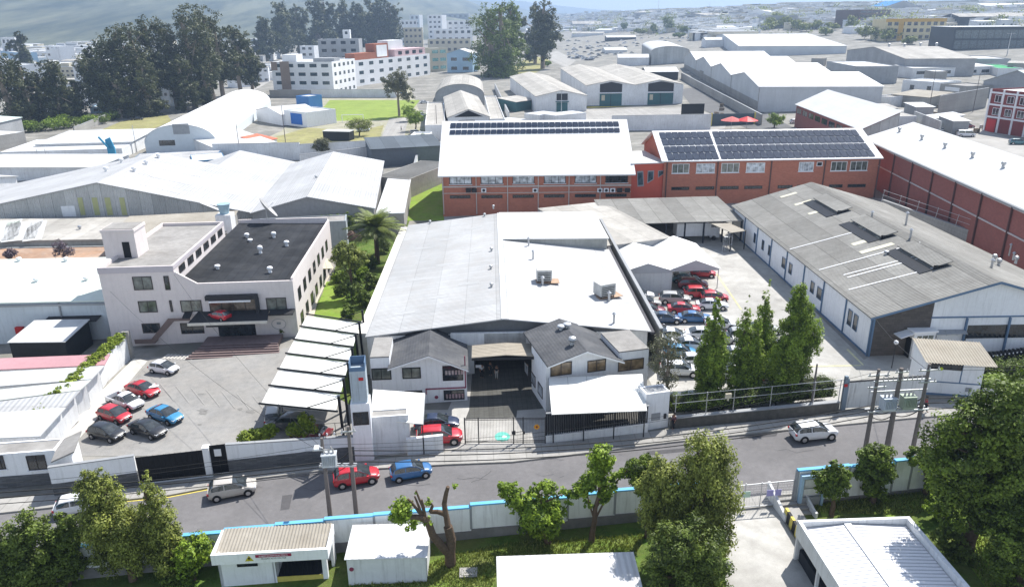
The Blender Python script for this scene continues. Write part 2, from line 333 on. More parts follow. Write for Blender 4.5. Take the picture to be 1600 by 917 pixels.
# ------------------------------------------------------------ building frame
class Bld:
    """local frame: x along the front, y into depth, z up from the ground at the front-left corner"""
    def __init__(s,name,label,cat,FL,FR,back,h,group=None,z=None,W=None,D=None,deep=2.,side=False,bz=0.):
        if FL[1]<72 and not side: FR=(FR[0],FL[1]-.0115*(FR[0]-FL[0]))
        p1=G(*FL,h) if z is None else P(*FL,z+h); zt=p1.z
        p2=P(*FR,zt); u=(p2-p1); u.z=0; s.W=u.length if W is None else W; u.normalize(); s.u=u; s.v=Vector((-u.y,u.x,0))
        if D is None:
            p3=P(*back,zt); s.D=(p3-p1).dot(s.v)
        else: s.D=D
        if back is not None and D is None:
            p3=P(*back,zt+bz); s.D=(p3-p1).dot(s.v)
            if side:
                v=p3-p1; v.z=0; s.D=v.length; v.normalize(); s.v=v; s.u=u=Vector((v.y,-v.x,0)); s.W=(p2-p1).dot(u) if W is None else W
        s.h=h; s.z0=zt-h; s.O=Vector((p1.x,p1.y,s.z0)); s.a=math.atan2(u.y,u.x); s.deep=deep
        s.root=thing(name,label,cat,s.O,s.a,group)
    def loc(s,wp):
        d=wp-s.O; return Vector((d.dot(s.u),d.dot(s.v),d.z))
    def world(s,x,y,z): return s.O+s.u*x+s.v*y+Vector((0,0,z))
    def lray(s,px,py):
        o=s.loc(Vector((0,0,HC))); d=ray(px,py); return o,Vector((d.dot(s.u),d.dot(s.v),d.z))
    def hit(s,px,py,pt,n):
        o,d=s.lray(px,py); n=Vector(n); t=(Vector(pt)-o).dot(n)/d.dot(n); return o+d*t
    def face(s,f,px,py,off=0.):
        if f in('front','back'):
            q=s.hit(px,py,(0,(0 if f=='front' else s.D)+off,0),(0,1,0)); return q.x,q.z
        q=s.hit(px,py,((0 if f=='left' else s.W)+off,0,0),(1,0,0)); return q.y,q.z
    def top(s,px,py,z):
        q=s.hit(px,py,(0,0,z),(0,0,1)); return q.x,q.y
    def plane(s,px,py):
        """nearest visible roof plane of the building"""
        best=None
        for (pt,n,chk) in s.planes:
            q=s.hit(px,py,pt,n)
            if chk(q): best=(q,n); break
        if best is None: pt,n,_=s.planes[0]; best=(s.hit(px,py,pt,n),n)
        return best
    def mk(s,name,mb,mt,parent=None,smooth=None): return mb.build(name,mt,parent or s.root,None,smooth)
    def window(s,f,s0,s1,z0,z1,glass=None,frame=None,mull=1,t=.06,name='window',off=0.,sill=False,small=False):
        glass=glass or GLASS; frame=frame or BRNF
        if s0>s1: s0,s1=s1,s0
        if z0>z1: z0,z1=z1,z0
        def bx(mb,a0,a1,c0,c1,o0,o1):
            if f=='front': mb.box(a0,a1,off-o1,off-o0,c0,c1)
            elif f=='back': mb.box(a0,a1,s.D+off+o0,s.D+off+o1,c0,c1)
            elif f=='left': mb.box(off-o1,off-o0,a0,a1,c0,c1)
            else: mb.box(s.W+off+o0,s.W+off+o1,a0,a1,c0,c1)
        if small:
            mb=MB(); bx(mb,s0,s1,z0,z1,.003,.03); return s.mk(name,mb,glass)
        mb=MB(); 
        bx(mb,s0,s0+t,z0,z1,0,.07); bx(mb,s1-t,s1,z0,z1,0,.07)
        bx(mb,s0+t,s1-t,z1-t,z1,0,.07); bx(mb,s0+t,s1-t,z0,z0+t,0,.07)
        for k in range(1,mull+1):
            c=s0+(s1-s0)*k/(mull+1); bx(mb,c-t*.4,c+t*.4,z0+t,z1-t,.02,.06)
        fr=s.mk(name,mb,frame)
        p=MB(); bx(p,s0+t*.5,s1-t*.5,z0+t*.5,z1-t*.5,.003,.022); s.mk('pane',p,glass,fr)
        if sill:
            q=MB(); bx(q,s0-.1,s1+.1,z0-.1,z0-.003,0,.16); s.mk('sill',q,WTRIM,fr)
        return fr
    def wpx(s,f,x0,y0,x1,y1,**k):
        off=k.get('off',0.)
        a=s.face(f,x0,y0,-off if f in('front',) else off) if False else s.face(f,x0,y0); b=s.face(f,x1,y1)
        # skewed pixel boxes: take heights at each own corner, average the drift along the row
        zc=s.face(f,x1,y0)[1]; zd=s.face(f,x0,y1)[1]
        zt=(a[1]+zc)/2 if k.pop('avg',True) else a[1]; zb=(b[1]+zd)/2
        return s.window(f,a[0],b[0],zb,zt,**k)
    def body(s,roof,rise=1.5,wall=None,roofm=None,ov=.35,axis='y',ridge=.5,par=.5,wall_parts=True,gable=None,th=.14,trim=None,walls=True):
        W,D,h=s.W,s.D,s.h; wall=wall or WHITE; roofm=roofm or WROOF; dz=-s.deep; mb=MB(); rb=MB(); s.planes=[]
        if roof=='gable' and axis=='y':
            xr=W*ridge; zr=h+rise
            if walls: mb.extr([(0,dz),(W,dz),(W,h-.06),(xr,zr-.06),(0,h-.06)],0,D)
            kL=rise/xr; kR=rise/(W-xr)
            rb.slab([(-ov,-ov,h-ov*kL+th),(xr,-ov,zr+th),(xr,D+ov,zr+th),(-ov,D+ov,h-ov*kL+th)],th)
            rb.slab([(xr,-ov,zr+th),(W+ov,-ov,h-ov*kR+th),(W+ov,D+ov,h-ov*kR+th),(xr,D+ov,zr+th)],th)
            s.planes=[((0,0,h+th),(-kL,0,1),lambda q:-ov-.3<=q.x<=xr),((W,0,h+th),(kR,0,1),lambda q:q.x>=xr)]
        elif roof=='gable':
            yr=D*ridge; zr=h+rise
            if walls: mb.extx([(0,dz),(D,dz),(D,h-.06),(yr,zr-.06),(0,h-.06)],0,W)
            kF=rise/yr; kB=rise/(D-yr)
            rb.slab([(-ov,-ov,h-ov*kF+th),(W+ov,-ov,h-ov*kF+th),(W+ov,yr,zr+th),(-ov,yr,zr+th)],th)
            rb.slab([(-ov,yr,zr+th),(W+ov,yr,zr+th),(W+ov,D+ov,h-ov*kB+th),(-ov,D+ov,h-ov*kB+th)],th)
            s.planes=[((0,0,h+th),(0,-kF,1),lambda q:-ov-.3<=q.y<=yr),((0,D,h+th),(0,kB,1),lambda q:q.y>=yr)]
        elif roof=='shed':   # rise toward back (axis y) or toward right (axis x)
            if axis=='y':
                if walls: mb.extx([(0,dz),(D,dz),(D,h+rise-.06),(0,h-.06)],0,W)
                k=rise/D; rb.slab([(-ov,-ov,h-ov*k+th),(W+ov,-ov,h-ov*k+th),(W+ov,D+ov,h+rise+ov*k+th),(-ov,D+ov,h+rise+ov*k+th)],th)
                s.planes=[((0,0,h+th),(0,-k,1),lambda q:True)]
            else:
                if walls: mb.extr([(0,dz),(W,dz),(W,h+rise-.06),(0,h-.06)],0,D)
                k=rise/W; rb.slab([(-ov,-ov,h-ov*k+th),(W+ov,-ov,h+rise+ov*k+th),(W+ov,D+ov,h+rise+ov*k+th),(-ov,D+ov,h-ov*k+th)],th)
                s.planes=[((0,0,h+th),(-k,0,1),lambda q:True)]
        elif roof=='vault':
            n=16; pr=[]
            R=rise
            for i in range(n+1):
                t=PI*i/n; pr.append((W/2-W/2*math.cos(t),h+R*math.sin(t)))
            if walls: mb.extr([(0,dz),(W,dz)]+[(x,z-.1) for x,z in reversed(pr)],0.05,D-.05)
            for i in range(n):
                (x0,z0),(x1,z1)=pr[i],pr[i+1]
                rb.slab([(x0,-ov,z0+.05),(x1,-ov,z1+.05),(x1,D+ov,z1+.05),(x0,D+ov,z0+.05)],.1)
            s.planes=[((0,0,h+R),(0,0,1),lambda q:True)]
        else:  # flat with parapet
            if walls: mb.box(0,W,0,D,dz,h-par)
            t=.2
            if par>0:
                mb.box(0,W,0,t,h-par,h); mb.box(0,W,D-t,D,h-par,h); mb.box(0,t,t,D-t,h-par,h); mb.box(W-t,W,t,D-t,h-par,h)
            e=t if par>0 else -.15
            rb.slab([(e,e,h-par+.05),(W-e,e,h-par+.05),(W-e,D-e,h-par+.05),(e,D-e,h-par+.05)],.045 if par>0 else .2)
            s.planes=[((0,0,h-par+.05),(0,0,1),lambda q:True)]
        if walls: s.wall=s.mk('wall',mb,wall)
        s.roof=s.mk('roof',rb,roofm)
        return s
    def vent(s,px,py,r=.28,hh=.7,mt=None,kind='turbine'):
        q,n=s.plane(px,py); mb=MB(); 
        if kind=='turbine':
            mb.lathe((q.x,q.y,q.z-.15),[(r*.7,0),(r*.6,.15+hh*.35),(r*.95,.15+hh*.45),(r*1.15,.15+hh*.65),(r*.95,.15+hh*.88),(r*.3,.15+hh)],10)
        else:
            mb.lathe((q.x,q.y,q.z-.15),[(r*.5,0),(r*.5,.1+hh*.75)],8); mb.lathe((q.x,q.y,q.z-.05+hh*.78),[(r,0),(r*.2,.25)],8)
        return s.mk('vent',mb,mt or STEEL,s.roof,smooth=40)
    def strip(s,a,b,w=.5,mt=None,name='skylight',lift=.03):
        """translucent strip laid in the roof between two photo points"""
        qa,n=s.plane(*a); qb,_=s.plane(*b); d=(qb-qa).normalized(); nn=Vector(n).normalized(); e=nn.cross(d)*w/2; up_=nn*lift
        mb=MB(); v=[qa+e+up_,qa-e+up_,qb-e+up_,qb+e+up_]; mb.add(v,[(0,1,2,3)]); return s.mk(name,mb,mt or POLY,s.roof)
# ------------------------------------------------------------ trees
LG_CON=leaf_mat('leaf_conifer',(.016,.030,.007),(.21,.28,.05))
LG_CYP=leaf_mat('leaf_cypress',(.022,.045,.006),(.33,.45,.05))
LG_OLIVE=leaf_mat('leaf_feathery_cypress',(.03,.045,.011),(.35,.39,.08))
LG_BRO=leaf_mat('leaf_broad_bright',(.03,.07,.008),(.32,.44,.04))
LG_DARK=leaf_mat('leaf_dark_evergreen',(.012,.026,.005),(.20,.28,.035))
LG_EUC=leaf_mat('leaf_eucalyptus',(.018,.028,.012),(.125,.135,.055))
LG_HED=leaf_mat('leaf_hedge',(.03,.05,.012),(.14,.19,.04))
LG_GREY=leaf_mat('leaf_sparse_grey',(.07,.075,.05),(.2,.2,.12))
LG_IVY=leaf_mat('leaf_ivy',(.05,.09,.01),(.34,.42,.05))
LG_PALM=leaf_mat('leaf_palm',(.025,.04,.010),(.26,.31,.08))
LG_PURP=leaf_mat('leaf_purple_shrub',(.08,.06,.08),(.2,.16,.2))
def cloud(lobes,n,size,seed,aspect=.6,droop=0.,clump=.22,nclump=60,shell=.45,upb=.5,inner=.15):
    """leaf-sized quads in clumps scattered through and over a set of ellipsoid lobes (cx,cy,cz,rx,ry,rz)"""
    r=np.random.RandomState(seed); L=np.array(lobes,float)
    a=(L[:,3]*L[:,4]+L[:,3]*L[:,5]+L[:,4]*L[:,5]); a/=a.sum()
    NC=max(6,int(nclump*len(L)))
    li=r.choice(len(L),NC,p=a); d=r.normal(size=(NC,3)); d/=np.linalg.norm(d,axis=1)[:,None]
    rr=1-shell*r.rand(NC)**1.5; ins=r.rand(NC)<inner; rr[ins]*=r.rand(ins.sum())**.5
    cc=L[li,:3]+d*L[li,3:]*rr[:,None]
    crad=clump*(L[li,3:].mean(axis=1))*(.6+.9*r.rand(NC)); ct=r.rand(NC)
    w_=crad**1.6; w_/=w_.sum()
    ci=r.choice(NC,n,p=w_)
    e=r.normal(size=(n,3)); e/=np.linalg.norm(e,axis=1)[:,None]
    e*=(r.rand(n)**.45)[:,None]
    p=cc[ci]+e*crad[ci][:,None]*np.array([1,1,.8 if droop==0 else 1.4])
    out=e*.8+d[ci]*.5+r.normal(size=(n,3))*.55; out[:,2]+=upb
    out/=np.linalg.norm(out,axis=1)[:,None]
    t=r.normal(size=(n,3)); 
    if droop: t=t*.35+np.array([0,0,-1.])*droop
    t-=out*(t*out).sum(axis=1)[:,None]; t/=np.linalg.norm(t,axis=1)[:,None]+1e-9
    b=np.cross(out,t); s=size*(.55+.9*r.rand(n))
    s1=s[:,None]; s2=(s*aspect)[:,None]
    V=np.stack([p-t*s1*.5,p+b*s2*.5,p+t*s1*.6,p-b*s2*.5],axis=1).reshape(-1,3)
    tint=np.clip(.55*ct[ci]+.45*r.rand(n)+.0*e[:,2],0,1)
    return V,tint
def leaf_mesh(name,V,tint,mt):
    n=len(tint); me=bpy.data.meshes.new(name); me.vertices.add(4*n); me.vertices.foreach_set('co',V.astype(np.float32).ravel())
    me.loops.add(4*n); me.loops.foreach_set('vertex_index',np.arange(4*n,dtype=np.int32))
    me.polygons.add(n); me.polygons.foreach_set('loop_start',np.arange(0,4*n,4,dtype=np.int32)); me.polygons.foreach_set('loop_total',np.full(n,4,dtype=np.int32))
    me.update(calc_edges=True)
    at=me.attributes.new('tint','FLOAT','FACE'); at.data.foreach_set('value',tint.astype(np.float32)); me.materials.append(mt); return me
def trunk_mb(h,r,limbs,seed,lean=(0,0),mb=None,base=(0,0,0)):
    """tapered trunk with limbs reaching the lobe centres"""
    rn=random.Random(seed); mb=mb or MB(); pts=[]; k=6
    for i in range(k+1):
        t=i/k; pts.append((base[0]+lean[0]*t+rn.uniform(-1,1)*r*.5*(i>0),base[1]+lean[1]*t+rn.uniform(-1,1)*r*.5*(i>0),base[2]-.4+(h+.4)*t))
    mb.path(pts,r*1.15,8,r1=r*.45)
    for (x,y,z) in limbs:
        t=rn.uniform(.45,.95); i=min(k-1,int(t*k)); s=pts[i]; mid=((s[0]*.5+x*.5)+rn.uniform(-.1,.1),(s[1]*.5+y*.5),s[2]*.45+z*.55)
        mb.tube(s,mid,r*.4,r*.28,6); mb.tube(mid,(x,y,z),r*.28,r*.1,6)
    return mb
TREEC={}
def tree(name,label,lobes,base,n=6000,size=.22,mt=None,trunk_r=.2,trunk_h=None,seed=1,bark=None,group=None,cat='tree',lean=(0,0),limbs=True,rz=0,**k):
    root=thing(name,label,cat,base,rz,group)
    if trunk_r:
        th=trunk_h or max(l[2] for l in lobes)
        lm=[(l[0],l[1],l[2]) for l in lobes] if limbs is True else (limbs or [])
        trunk_mb(th,trunk_r,lm,seed,lean).build('trunk',bark or BARK,root,smooth=60)
    V,t=cloud(lobes,n,size,seed,**k); put('crown' if cat=='tree' else 'foliage',leaf_mesh('crown_leaves',V,t,mt or LG_BRO),root)
    return root
def column_lobes(h,r,z0=.8,k=7,wob=.15,seed=0,tip=.25,top_r=None):
    rn=random.Random(seed); L=[]
    for i in range(k):
        t=i/(k-1); rad=r*(math.sin(PI*min(1,(.22+.78*t)))**.6*(1-tip)+tip*(1-t)) if top_r is None else r*(1-t)+top_r*t
        L.append((rn.uniform(-wob,wob)*r,rn.uniform(-wob,wob)*r,z0+(h-z0)*(.08+.86*t),max(.25,rad),max(.25,rad),(h-z0)/k*1.0))
    return L
def blob_lobes(R,zc,rz,k=9,seed=0,sub=.5,flat=1.):
    rn=random.Random(seed); L=[(0,0,zc,R*.62,R*.62,rz*.7)]
    for i in range(k):
        a=2*PI*i/k+rn.uniform(-.4,.4); e=rn.uniform(-.5,.95); c=math.sqrt(max(0,1-e*e))
        s=sub*rn.uniform(.7,1.15)
        L.append((R*.66*c*math.cos(a),R*.66*c*math.sin(a),zc+rz*.66*e,R*s,R*s,rz*s*flat))
    return L
# ------------------------------------------------------------ cars
def car_paint(name,col):
    m,n,b=new_mat('car_paint_'+name); b.inputs['Base Color'].default_value=(*col,1); b.inputs['Roughness'].default_value=.35
    b.inputs['Coat Weight'].default_value=.8; b.inputs['Coat Roughness'].default_value=.04; b.inputs['Specular IOR Level'].default_value=.5; return m
PAINT={k:car_paint(k,c) for k,c in dict(white=(.70,.71,.73),silver=(.38,.38,.37),beige=(.46,.43,.39),red=(.45,.012,.025),blue=(.02,.12,.30),navy=(.015,.03,.075),
    black=(.012,.013,.016),grey=(.06,.065,.07),darkblue=(.02,.06,.14),maroon=(.16,.01,.02),teal=(.05,.17,.2),skyblue=(.03,.22,.42)).items()}
# per kind: length, half width, body stations (x, half width, z bottom, z top), greenhouse (rear/front base x, rear/front roof x, roof z, roof half width)
KIND=dict(
 hatch=dict(W=.86,st=[(-1.95,.62,.42,.72),(-1.9,.76,.3,.92),(-1.6,.83,.24,.95),(-.6,.84,.22,.94),(.6,.84,.22,.93),(1.0,.83,.22,.91),(1.5,.80,.24,.80),(1.8,.70,.28,.70),(1.92,.55,.38,.60)],gh=(-1.86,1.25,-1.35,.12,1.50,.62),wx=(-1.25,1.22),wr=.30),
 sedan=dict(W=.86,st=[(-2.2,.62,.42,.74),(-2.14,.78,.3,.93),(-1.8,.85,.24,.96),(-.9,.86,.22,.95),(.6,.86,.22,.93),(1.0,.85,.22,.91),(1.6,.83,.24,.82),(2.05,.72,.28,.70),(2.2,.56,.38,.58)],gh=(-1.80,1.25,-.85,.12,1.44,.60),wx=(-1.35,1.38),wr=.31),
 suv=dict(W=.92,st=[(-2.2,.66,.48,.80),(-2.14,.84,.36,1.04),(-1.8,.91,.28,1.08),(-.8,.92,.27,1.06),(.6,.92,.27,1.04),(1.05,.91,.27,1.03),(1.7,.88,.29,.98),(2.05,.80,.33,.86),(2.2,.64,.45,.72)],gh=(-2.12,1.30,-1.6,.25,1.66,.68),wx=(-1.35,1.38),wr=.36),
 pickup=dict(W=.90,st=[(-.72,.86,.36,1.0),(-.6,.90,.36,1.04),(.6,.90,.36,1.03),(1.2,.89,.36,1.02),(1.9,.87,.37,.97),(2.35,.82,.4,.86),(2.48,.66,.48,.72)],gh=(-.72,1.55,-.45,.55,1.70,.66),wx=(-1.5,1.65),wr=.37,bed=(-2.55,-.72)),
 van=dict(W=.95,st=[(-2.4,.86,.4,1.1),(-2.3,.93,.3,1.2),(0,.95,.28,1.18),(1.4,.94,.28,1.12),(2.1,.88,.32,.98),(2.4,.7,.4,.8)],gh=(-2.38,2.05,-2.2,1.1,2.05,.82),wx=(-1.5,1.5),wr=.35))
def bil(q,s,t):
    a=q[0].lerp(q[1],s); b=q[3].lerp(q[2],s); return a.lerp(b,t)
CARC={}
def car_parts(kind,col,lod=0):
    key=(kind,col,lod)
    if key in CARC: return CARC[key]
    K=KIND[kind]; pm=PAINT[col]; W=K['W']; out=[]
    mb=MB(); secs=[]
    for x,w_,zb,zt in K['st']:
        half=[(0,zb),(w_*.88,zb),(w_*.98,zb+.12),(w_,zb+(zt-zb)*.45),(w_*.975,zb+(zt-zb)*.75),(w_*.93,zt-.05),(w_*.82,zt),(w_*.4,zt+.025),(0,zt+.03)]
        sec=[(x,y,z) for y,z in half]+[(x,-y,z) for y,z in half[-2:0:-1]]
        secs.append(sec)
    n=len(secs[0])
    vs=[v for s_ in secs for v in s_]
    fs=[(i*n+j,(i+1)*n+j,(i+1)*n+(j+1)%n,i*n+(j+1)%n) for i in range(len(secs)-1) for j in range(n)]
    fs+=[tuple(range(n)),tuple(range((len(secs)-1)*n,len(secs)*n))[::-1]]
    mb.add(vs,fs)
    belt=np.interp([K['gh'][0],K['gh'][1]],[s_[0] for s_ in K['st']],[s_[3] for s_ in K['st']])
    xb0,xb1,xt0,xt1,zr,wr_=K['gh']; wb=W*.93
    bl=lambda x: float(np.interp(x,[xb0,xb1],[belt[0]-.03,belt[1]-.03]))
    px_=[xb0,xb0+(xt0-xb0)*.45,xt0,(xt0*.7+xt1*.3),(xt0+xt1)/2,xt1-.12,xt1+(xb1-xt1)*.18,xt1+(xb1-xt1)*.5,xb1]; ph_=[0,.62,.93,.99,1.,.965,.84,.48,0]
    def surf(x,s_,off=0.):
        hf=float(np.interp(x,px_,ph_)); z0_=bl(x); Hx=(zr-z0_)*hf; e=min(1,abs(x-xb0)/.35,abs(xb1-x)/.35)
        w0=wb*(.88+.12*e); w1=w0+(wr_-wb)*min(1,hf*1.05); a=abs(s_); sg=1 if s_>=0 else -1
        if a<.6: t=a/.6; y=w0+(w1-w0)*t; z=z0_+Hx*.86*t; ny,nz=.9,.35
        else: t=(a-.6)/.4; y=w1*math.cos(t*PI/2)**.8 if t<1 else 0.; z=z0_+Hx*(.86+.14*math.sin(t*PI/2)); ny,nz=(1-t)*.5,1
        nx=.55 if x>xt1 else (-.55 if x<xt0 else 0)
        return (x+off*nx,sg*(y+off*ny),z+off*nz)
    xs_=[xb0+(xb1-xb0)*i/22 for i in range(23)]; ss_=[0,.15,.3,.45,.6,.68,.78,.89,1.]
    prof=[(s_,1) for s_ in ss_]+[(s_,-1) for s_ in ss_[-2::-1]]
    vs=[surf(x,s_*g_ if s_>0 else 1e-6*g_) for x in xs_ for s_,g_ in prof]; n2=len(prof)
    mb.add(vs,[(i*n2+j,(i+1)*n2+j,(i+1)*n2+j+1,i*n2+j+1) for i in range(22) for j in range(n2-1)])
    if 'bed' in K:
        b0,b1=K['bed']; w_=W*.98
        mb.box(b0,b1,-w_,-w_+.08,.45,1.02); mb.box(b0,b1,w_-.08,w_,.45,1.02); mb.box(b0,b0+.07,-w_,w_,.45,1.02); mb.box(b0,b1,-w_,w_,.38,.55,1)
    # wheel arches (dark), sill shadow gap, bumper inserts and grille
    for x in K['wx']:
        for s_ in (-1,1):
            c=Vector((x,s_*(W-.12),K['wr'])); mb.tube(c,c+Vector((0,s_*.135,0)),K['wr']+.07,K['wr']+.06,14,1)
    xf=K['st'][-1][0]; xr=K['bed'][0] if 'bed' in K else K['st'][0][0]
    mb.box(xf-.05,xf+.02,-.42,.42,.36,.47,1); mb.box(xf-.07,xf+.015,-.3,.3,.54,.62,1); mb.box(xr-.02,xr+.06,-.42,.42,.36,.48,1)
    out.append(('body',mb.mesh('car_body',[pm,BLKPL],38),None))
    # glass following the cabin surface
    def patch(name,x0,x1,s0,s1,sides,nx=8,ns=4):
        g_=MB()
        for sg in sides:
            vs=[surf(x0+(x1-x0)*i/nx,sg*(s0+(s1-s0)*j/ns),.016) for i in range(nx+1) for j in range(ns+1)]
            g_.add(vs,[(i*(ns+1)+j,(i+1)*(ns+1)+j,(i+1)*(ns+1)+j+1,i*(ns+1)+j+1) for i in range(nx) for j in range(ns)])
        out.append((name,g_.mesh(name,CARGL,40),None))
    xm=(xt0+xt1)/2+.05; xa=xb0+(.30 if kind!='pickup' else .12); xe=xt1+(xb1-xt1)*.62
    for sg in (1,-1):
        patch('side_window',xa,xm-.05,.10,.54,(sg,)); patch('side_window',xm+.05,xe,.10,.54,(sg,))
    patch('windscreen',xt1+.0,xb1-.06,.66,1.,(1,-1)); patch('rear_window',xb0+.04 if kind!='sedan' else xb0+.1,xt0-.02 if xt0-xb0>.2 else xt0+.02,.68,1.,(1,-1))
    w0=MB(); r=K['wr']
    w0.lathe((0,0,0),[(r*.9,-.1),(r,-.07),(r,.07),(r*.9,.1)],16)
    wm=w0.mesh('tyre',RUBBER,50); q=MB(); q.lathe((0,0,0),[(r*.62,-.105),(r*.62,.105)],12); q.lathe((0,0,0),[(r*.2,-.12),(r*.2,.12)],8)
    rm=q.mesh('rim',CHROME,30)
    for x in K['wx']:
        for s_ in (-1,1): out.append(('wheel',wm,(x,s_*(W-.075),r),rm))
    for s_ in (-1,1):
        h=MB(); wl=K['st'][-2][1]; zt=K['st'][-2][3]; x0=K['st'][-2][0]
        h.slab([(x0-.16,s_*wl*1.02,zt-.015),(x0+.06,s_*wl*.93,zt-.07),(x0+.10,s_*wl*.62,zt-.05),(x0-.10,s_*wl*.72,zt+.03)][::s_],.12)
        out.append(('headlight',h.mesh('headlight',LAMPW),None))
        h=MB(); xx=xr; h.box(xx-.01,xx+.14,s_*(W*.72),s_*(W*.93),.68 if kind!='suv' else .82,.86 if kind!='suv' else 1.0); out.append(('tail_light',h.mesh('tail_light',LAMPR),None))
        h=MB(); h.box(xb1-.42,xb1-.26,s_*(W+.02),s_*(W+.19),belt[1]-.01,belt[1]+.12); h.box(xb1-.38,xb1-.3,s_*(W-.12),s_*(W+.03),belt[1]-.01,belt[1]+.04); out.append(('mirror',h.mesh('mirror',[pm]),None))
    h=MB(); h.box(xf+.005,xf+.03,-.2,.2,.48,.535); out.append(('number_plate',h.mesh('number_plate',WTRIM),None))
    CARC[key]=out; return out
CARNAME=dict(hatch='hatchback_car',sedan='sedan_car',suv='suv_car',pickup='pickup_truck',van='van')
def car(kind,col,label,px=None,pos=None,head=0.,group=None,sc=1.,name=None,cat=None,lod=0):
    p=Vector(pos) if pos is not None else G(*px)
    root=thing(name or CARNAME[kind],label,cat or {'pickup':'pickup truck','van':'van'}.get(kind,'car'),(p.x,p.y,p.z+.01),math.radians(head),group)
    root.rotation_euler=(0,-math.atan(.025)*math.cos(math.radians(head)) if abs(p.x)<150 else 0,math.radians(head)); root.scale=(sc,sc,sc)
    for it in car_parts(kind,col):
        if lod and it[0] in('mirror','number_plate'): continue
        o=put(it[0],it[1],root)
        if it[0]=='wheel':
            o.location=it[2]; o.rotation_euler=(PI/2,0,0); put('rim',it[3],o)
    return root
# ------------------------------------------------------------ people
SKINM=M('skin',(.32,.18,.12),.6,.05,5,.03); HAIRM=M('dark_hair',(.02,.015,.012),.7,.1,9,.05)
def skin_mesh(name,verts,edges,radii,mt,parent,sub=1):
    me=bpy.data.meshes.new(name); me.from_pydata(verts,edges,[]); o=put(name,me,parent); me.materials.append(mt)
    sk_=o.modifiers.new('skin','SKIN'); lay=me.skin_vertices[0]
    for i,r in enumerate(radii): lay.data[i].radius=(r,r) if not isinstance(r,tuple) else r
    lay.data[0].use_root=True
    ss=o.modifiers.new('sub','SUBSURF'); ss.levels=sub; ss.render_levels=sub
    return o
def person(label,base,head,shirt,trousers,step=.16,arm=.25,group=None):
    r=thing('person',label,'person',base,math.radians(head),group)
    V=[(0,0,.95),(0,0,1.15),(0,0,1.38),(0,0,1.48),(.01,0,1.56),(.015,0,1.66),(.01,0,1.73),
       (0,.09,.92),(step*.6,.1,.5),(step,.1,.08),(step+.16,.1,.03),
       (0,-.09,.92),(-step*.4,-.1,.5),(-step,-.1,.1),(-step+.14,-.1,.03),
       (0,.19,1.40),(-arm*.2,.23,1.13),(arm*.4,.24,.90),(arm*.55,.235,.80),
       (0,-.19,1.40),(arm*.2,-.23,1.13),(arm*.8,-.22,.92),(arm*.95,-.21,.82)]
    E_=[(0,1),(1,2),(2,3),(3,4),(4,5),(5,6),(0,7),(7,8),(8,9),(9,10),(0,11),(11,12),(12,13),(13,14),(2,15),(15,16),(16,17),(17,18),(2,19),(19,20),(20,21),(21,22)]
    R=[.13,.115,.13,.05,.075,.095,.06,.085,.055,.04,.03,.085,.055,.04,.03,.06,.042,.032,.03,.06,.042,.032,.03]
    skin_mesh('body',V,E_,R,SKINM,r,1)
    def subset(ids,name,mt,extra,ups={}):
        vs=[V[i] for i in ids]; vs=[ups.get(i,V[i]) for i in ids]; mp={i:k for k,i in enumerate(ids)}
        es=[(mp[a],mp[b]) for a,b in E_ if a in mp and b in mp]; skin_mesh(name,vs,es,[R[i]+extra for i in ids],mt,r,1)
    subset([0,1,2,15,16,19,20],'shirt',shirt,.022); subset([0,7,8,9,11,12,13],'trousers',trousers,.02)
    h=MB(); h.lathe((-.005,0,1.66),[(.108,-.02),(.118,.05),(.10,.11),(.04,.14)],10); h.build('hair',HAIRM,r,smooth=60)
    return r
# ============================================================ THE GROUND
def ground():
    xs=[-6000,-3000,-1500,-900,-600]+list(range(-450,-150,50))+list(range(-150,151,25))+list(range(180,620,30))+[700,900,1500,3000,6000]
    ys=[-60,0]+list(range(25,150,25))+list(range(150,1400,25))+[1600,2500,4500,7000]
    v=[(x,y,g(x,y)-.02) for y in ys for x in xs]; n=len(xs)
    f=[(j*n+i,j*n+i+1,(j+1)*n+i+1,(j+1)*n+i) for j in range(len(ys)-1) for i in range(n-1)]
    b=MB(); b.add(v,f); o=b.build('ground',CITY,smooth=80); o['kind']='structure'
ground()
def ext(p,q,t): return p+(q-p)*t
def L2(a,b):   # line helper between two ground points
    return Vector(a),Vector(b)
KERB=[(-260,840),(0,803),(110,791),(265,775),(400,749),(500,737),(595,733),(700,727),(800,723),(900,711),(1050,692),(1200,676),(1420,655),(1600,640),(1850,618)]
kerb=[G(*p) for p in KERB]
WA=P(290,834,g(-25,50)+3.0); WB=P(1005,762,g(12,50)+3.0)
wdir=(WB-WA); wdir.z=0; wdir.normalize(); wnor=Vector((-wdir.y,wdir.x,0))
def wallpt(t,o=0): return Vector((WA.x,WA.y,0))+wdir*t+wnor*o
def wt(px,py,h=3.):   # distance along the wall under a photo point
    q=P(px,py,g(0,50)+h); return (q-Vector((WA.x,WA.y,q.z))).dot(wdir)
near=[wallpt(t,1.5) for t in (-70,0,20,43)]
RA=P(1247,733,1.+3.); RB=P(1480,711,1.1+3.)
rdir=(RB-RA); rdir.z=0; rdir.normalize(); rnor=Vector((-rdir.y,rdir.x,0))
def rpt(t,o=0): return Vector((RA.x,RA.y,0))+rdir*t+rnor*o
near+=[rpt(-6,1.5),rpt(0,1.5),rpt(40,1.5)]
W2=lambda v:(v.x,v.y)
sheet('road',[W2(p) for p in kerb]+[W2(p) for p in reversed(near)],ASPH,.0,px=False)
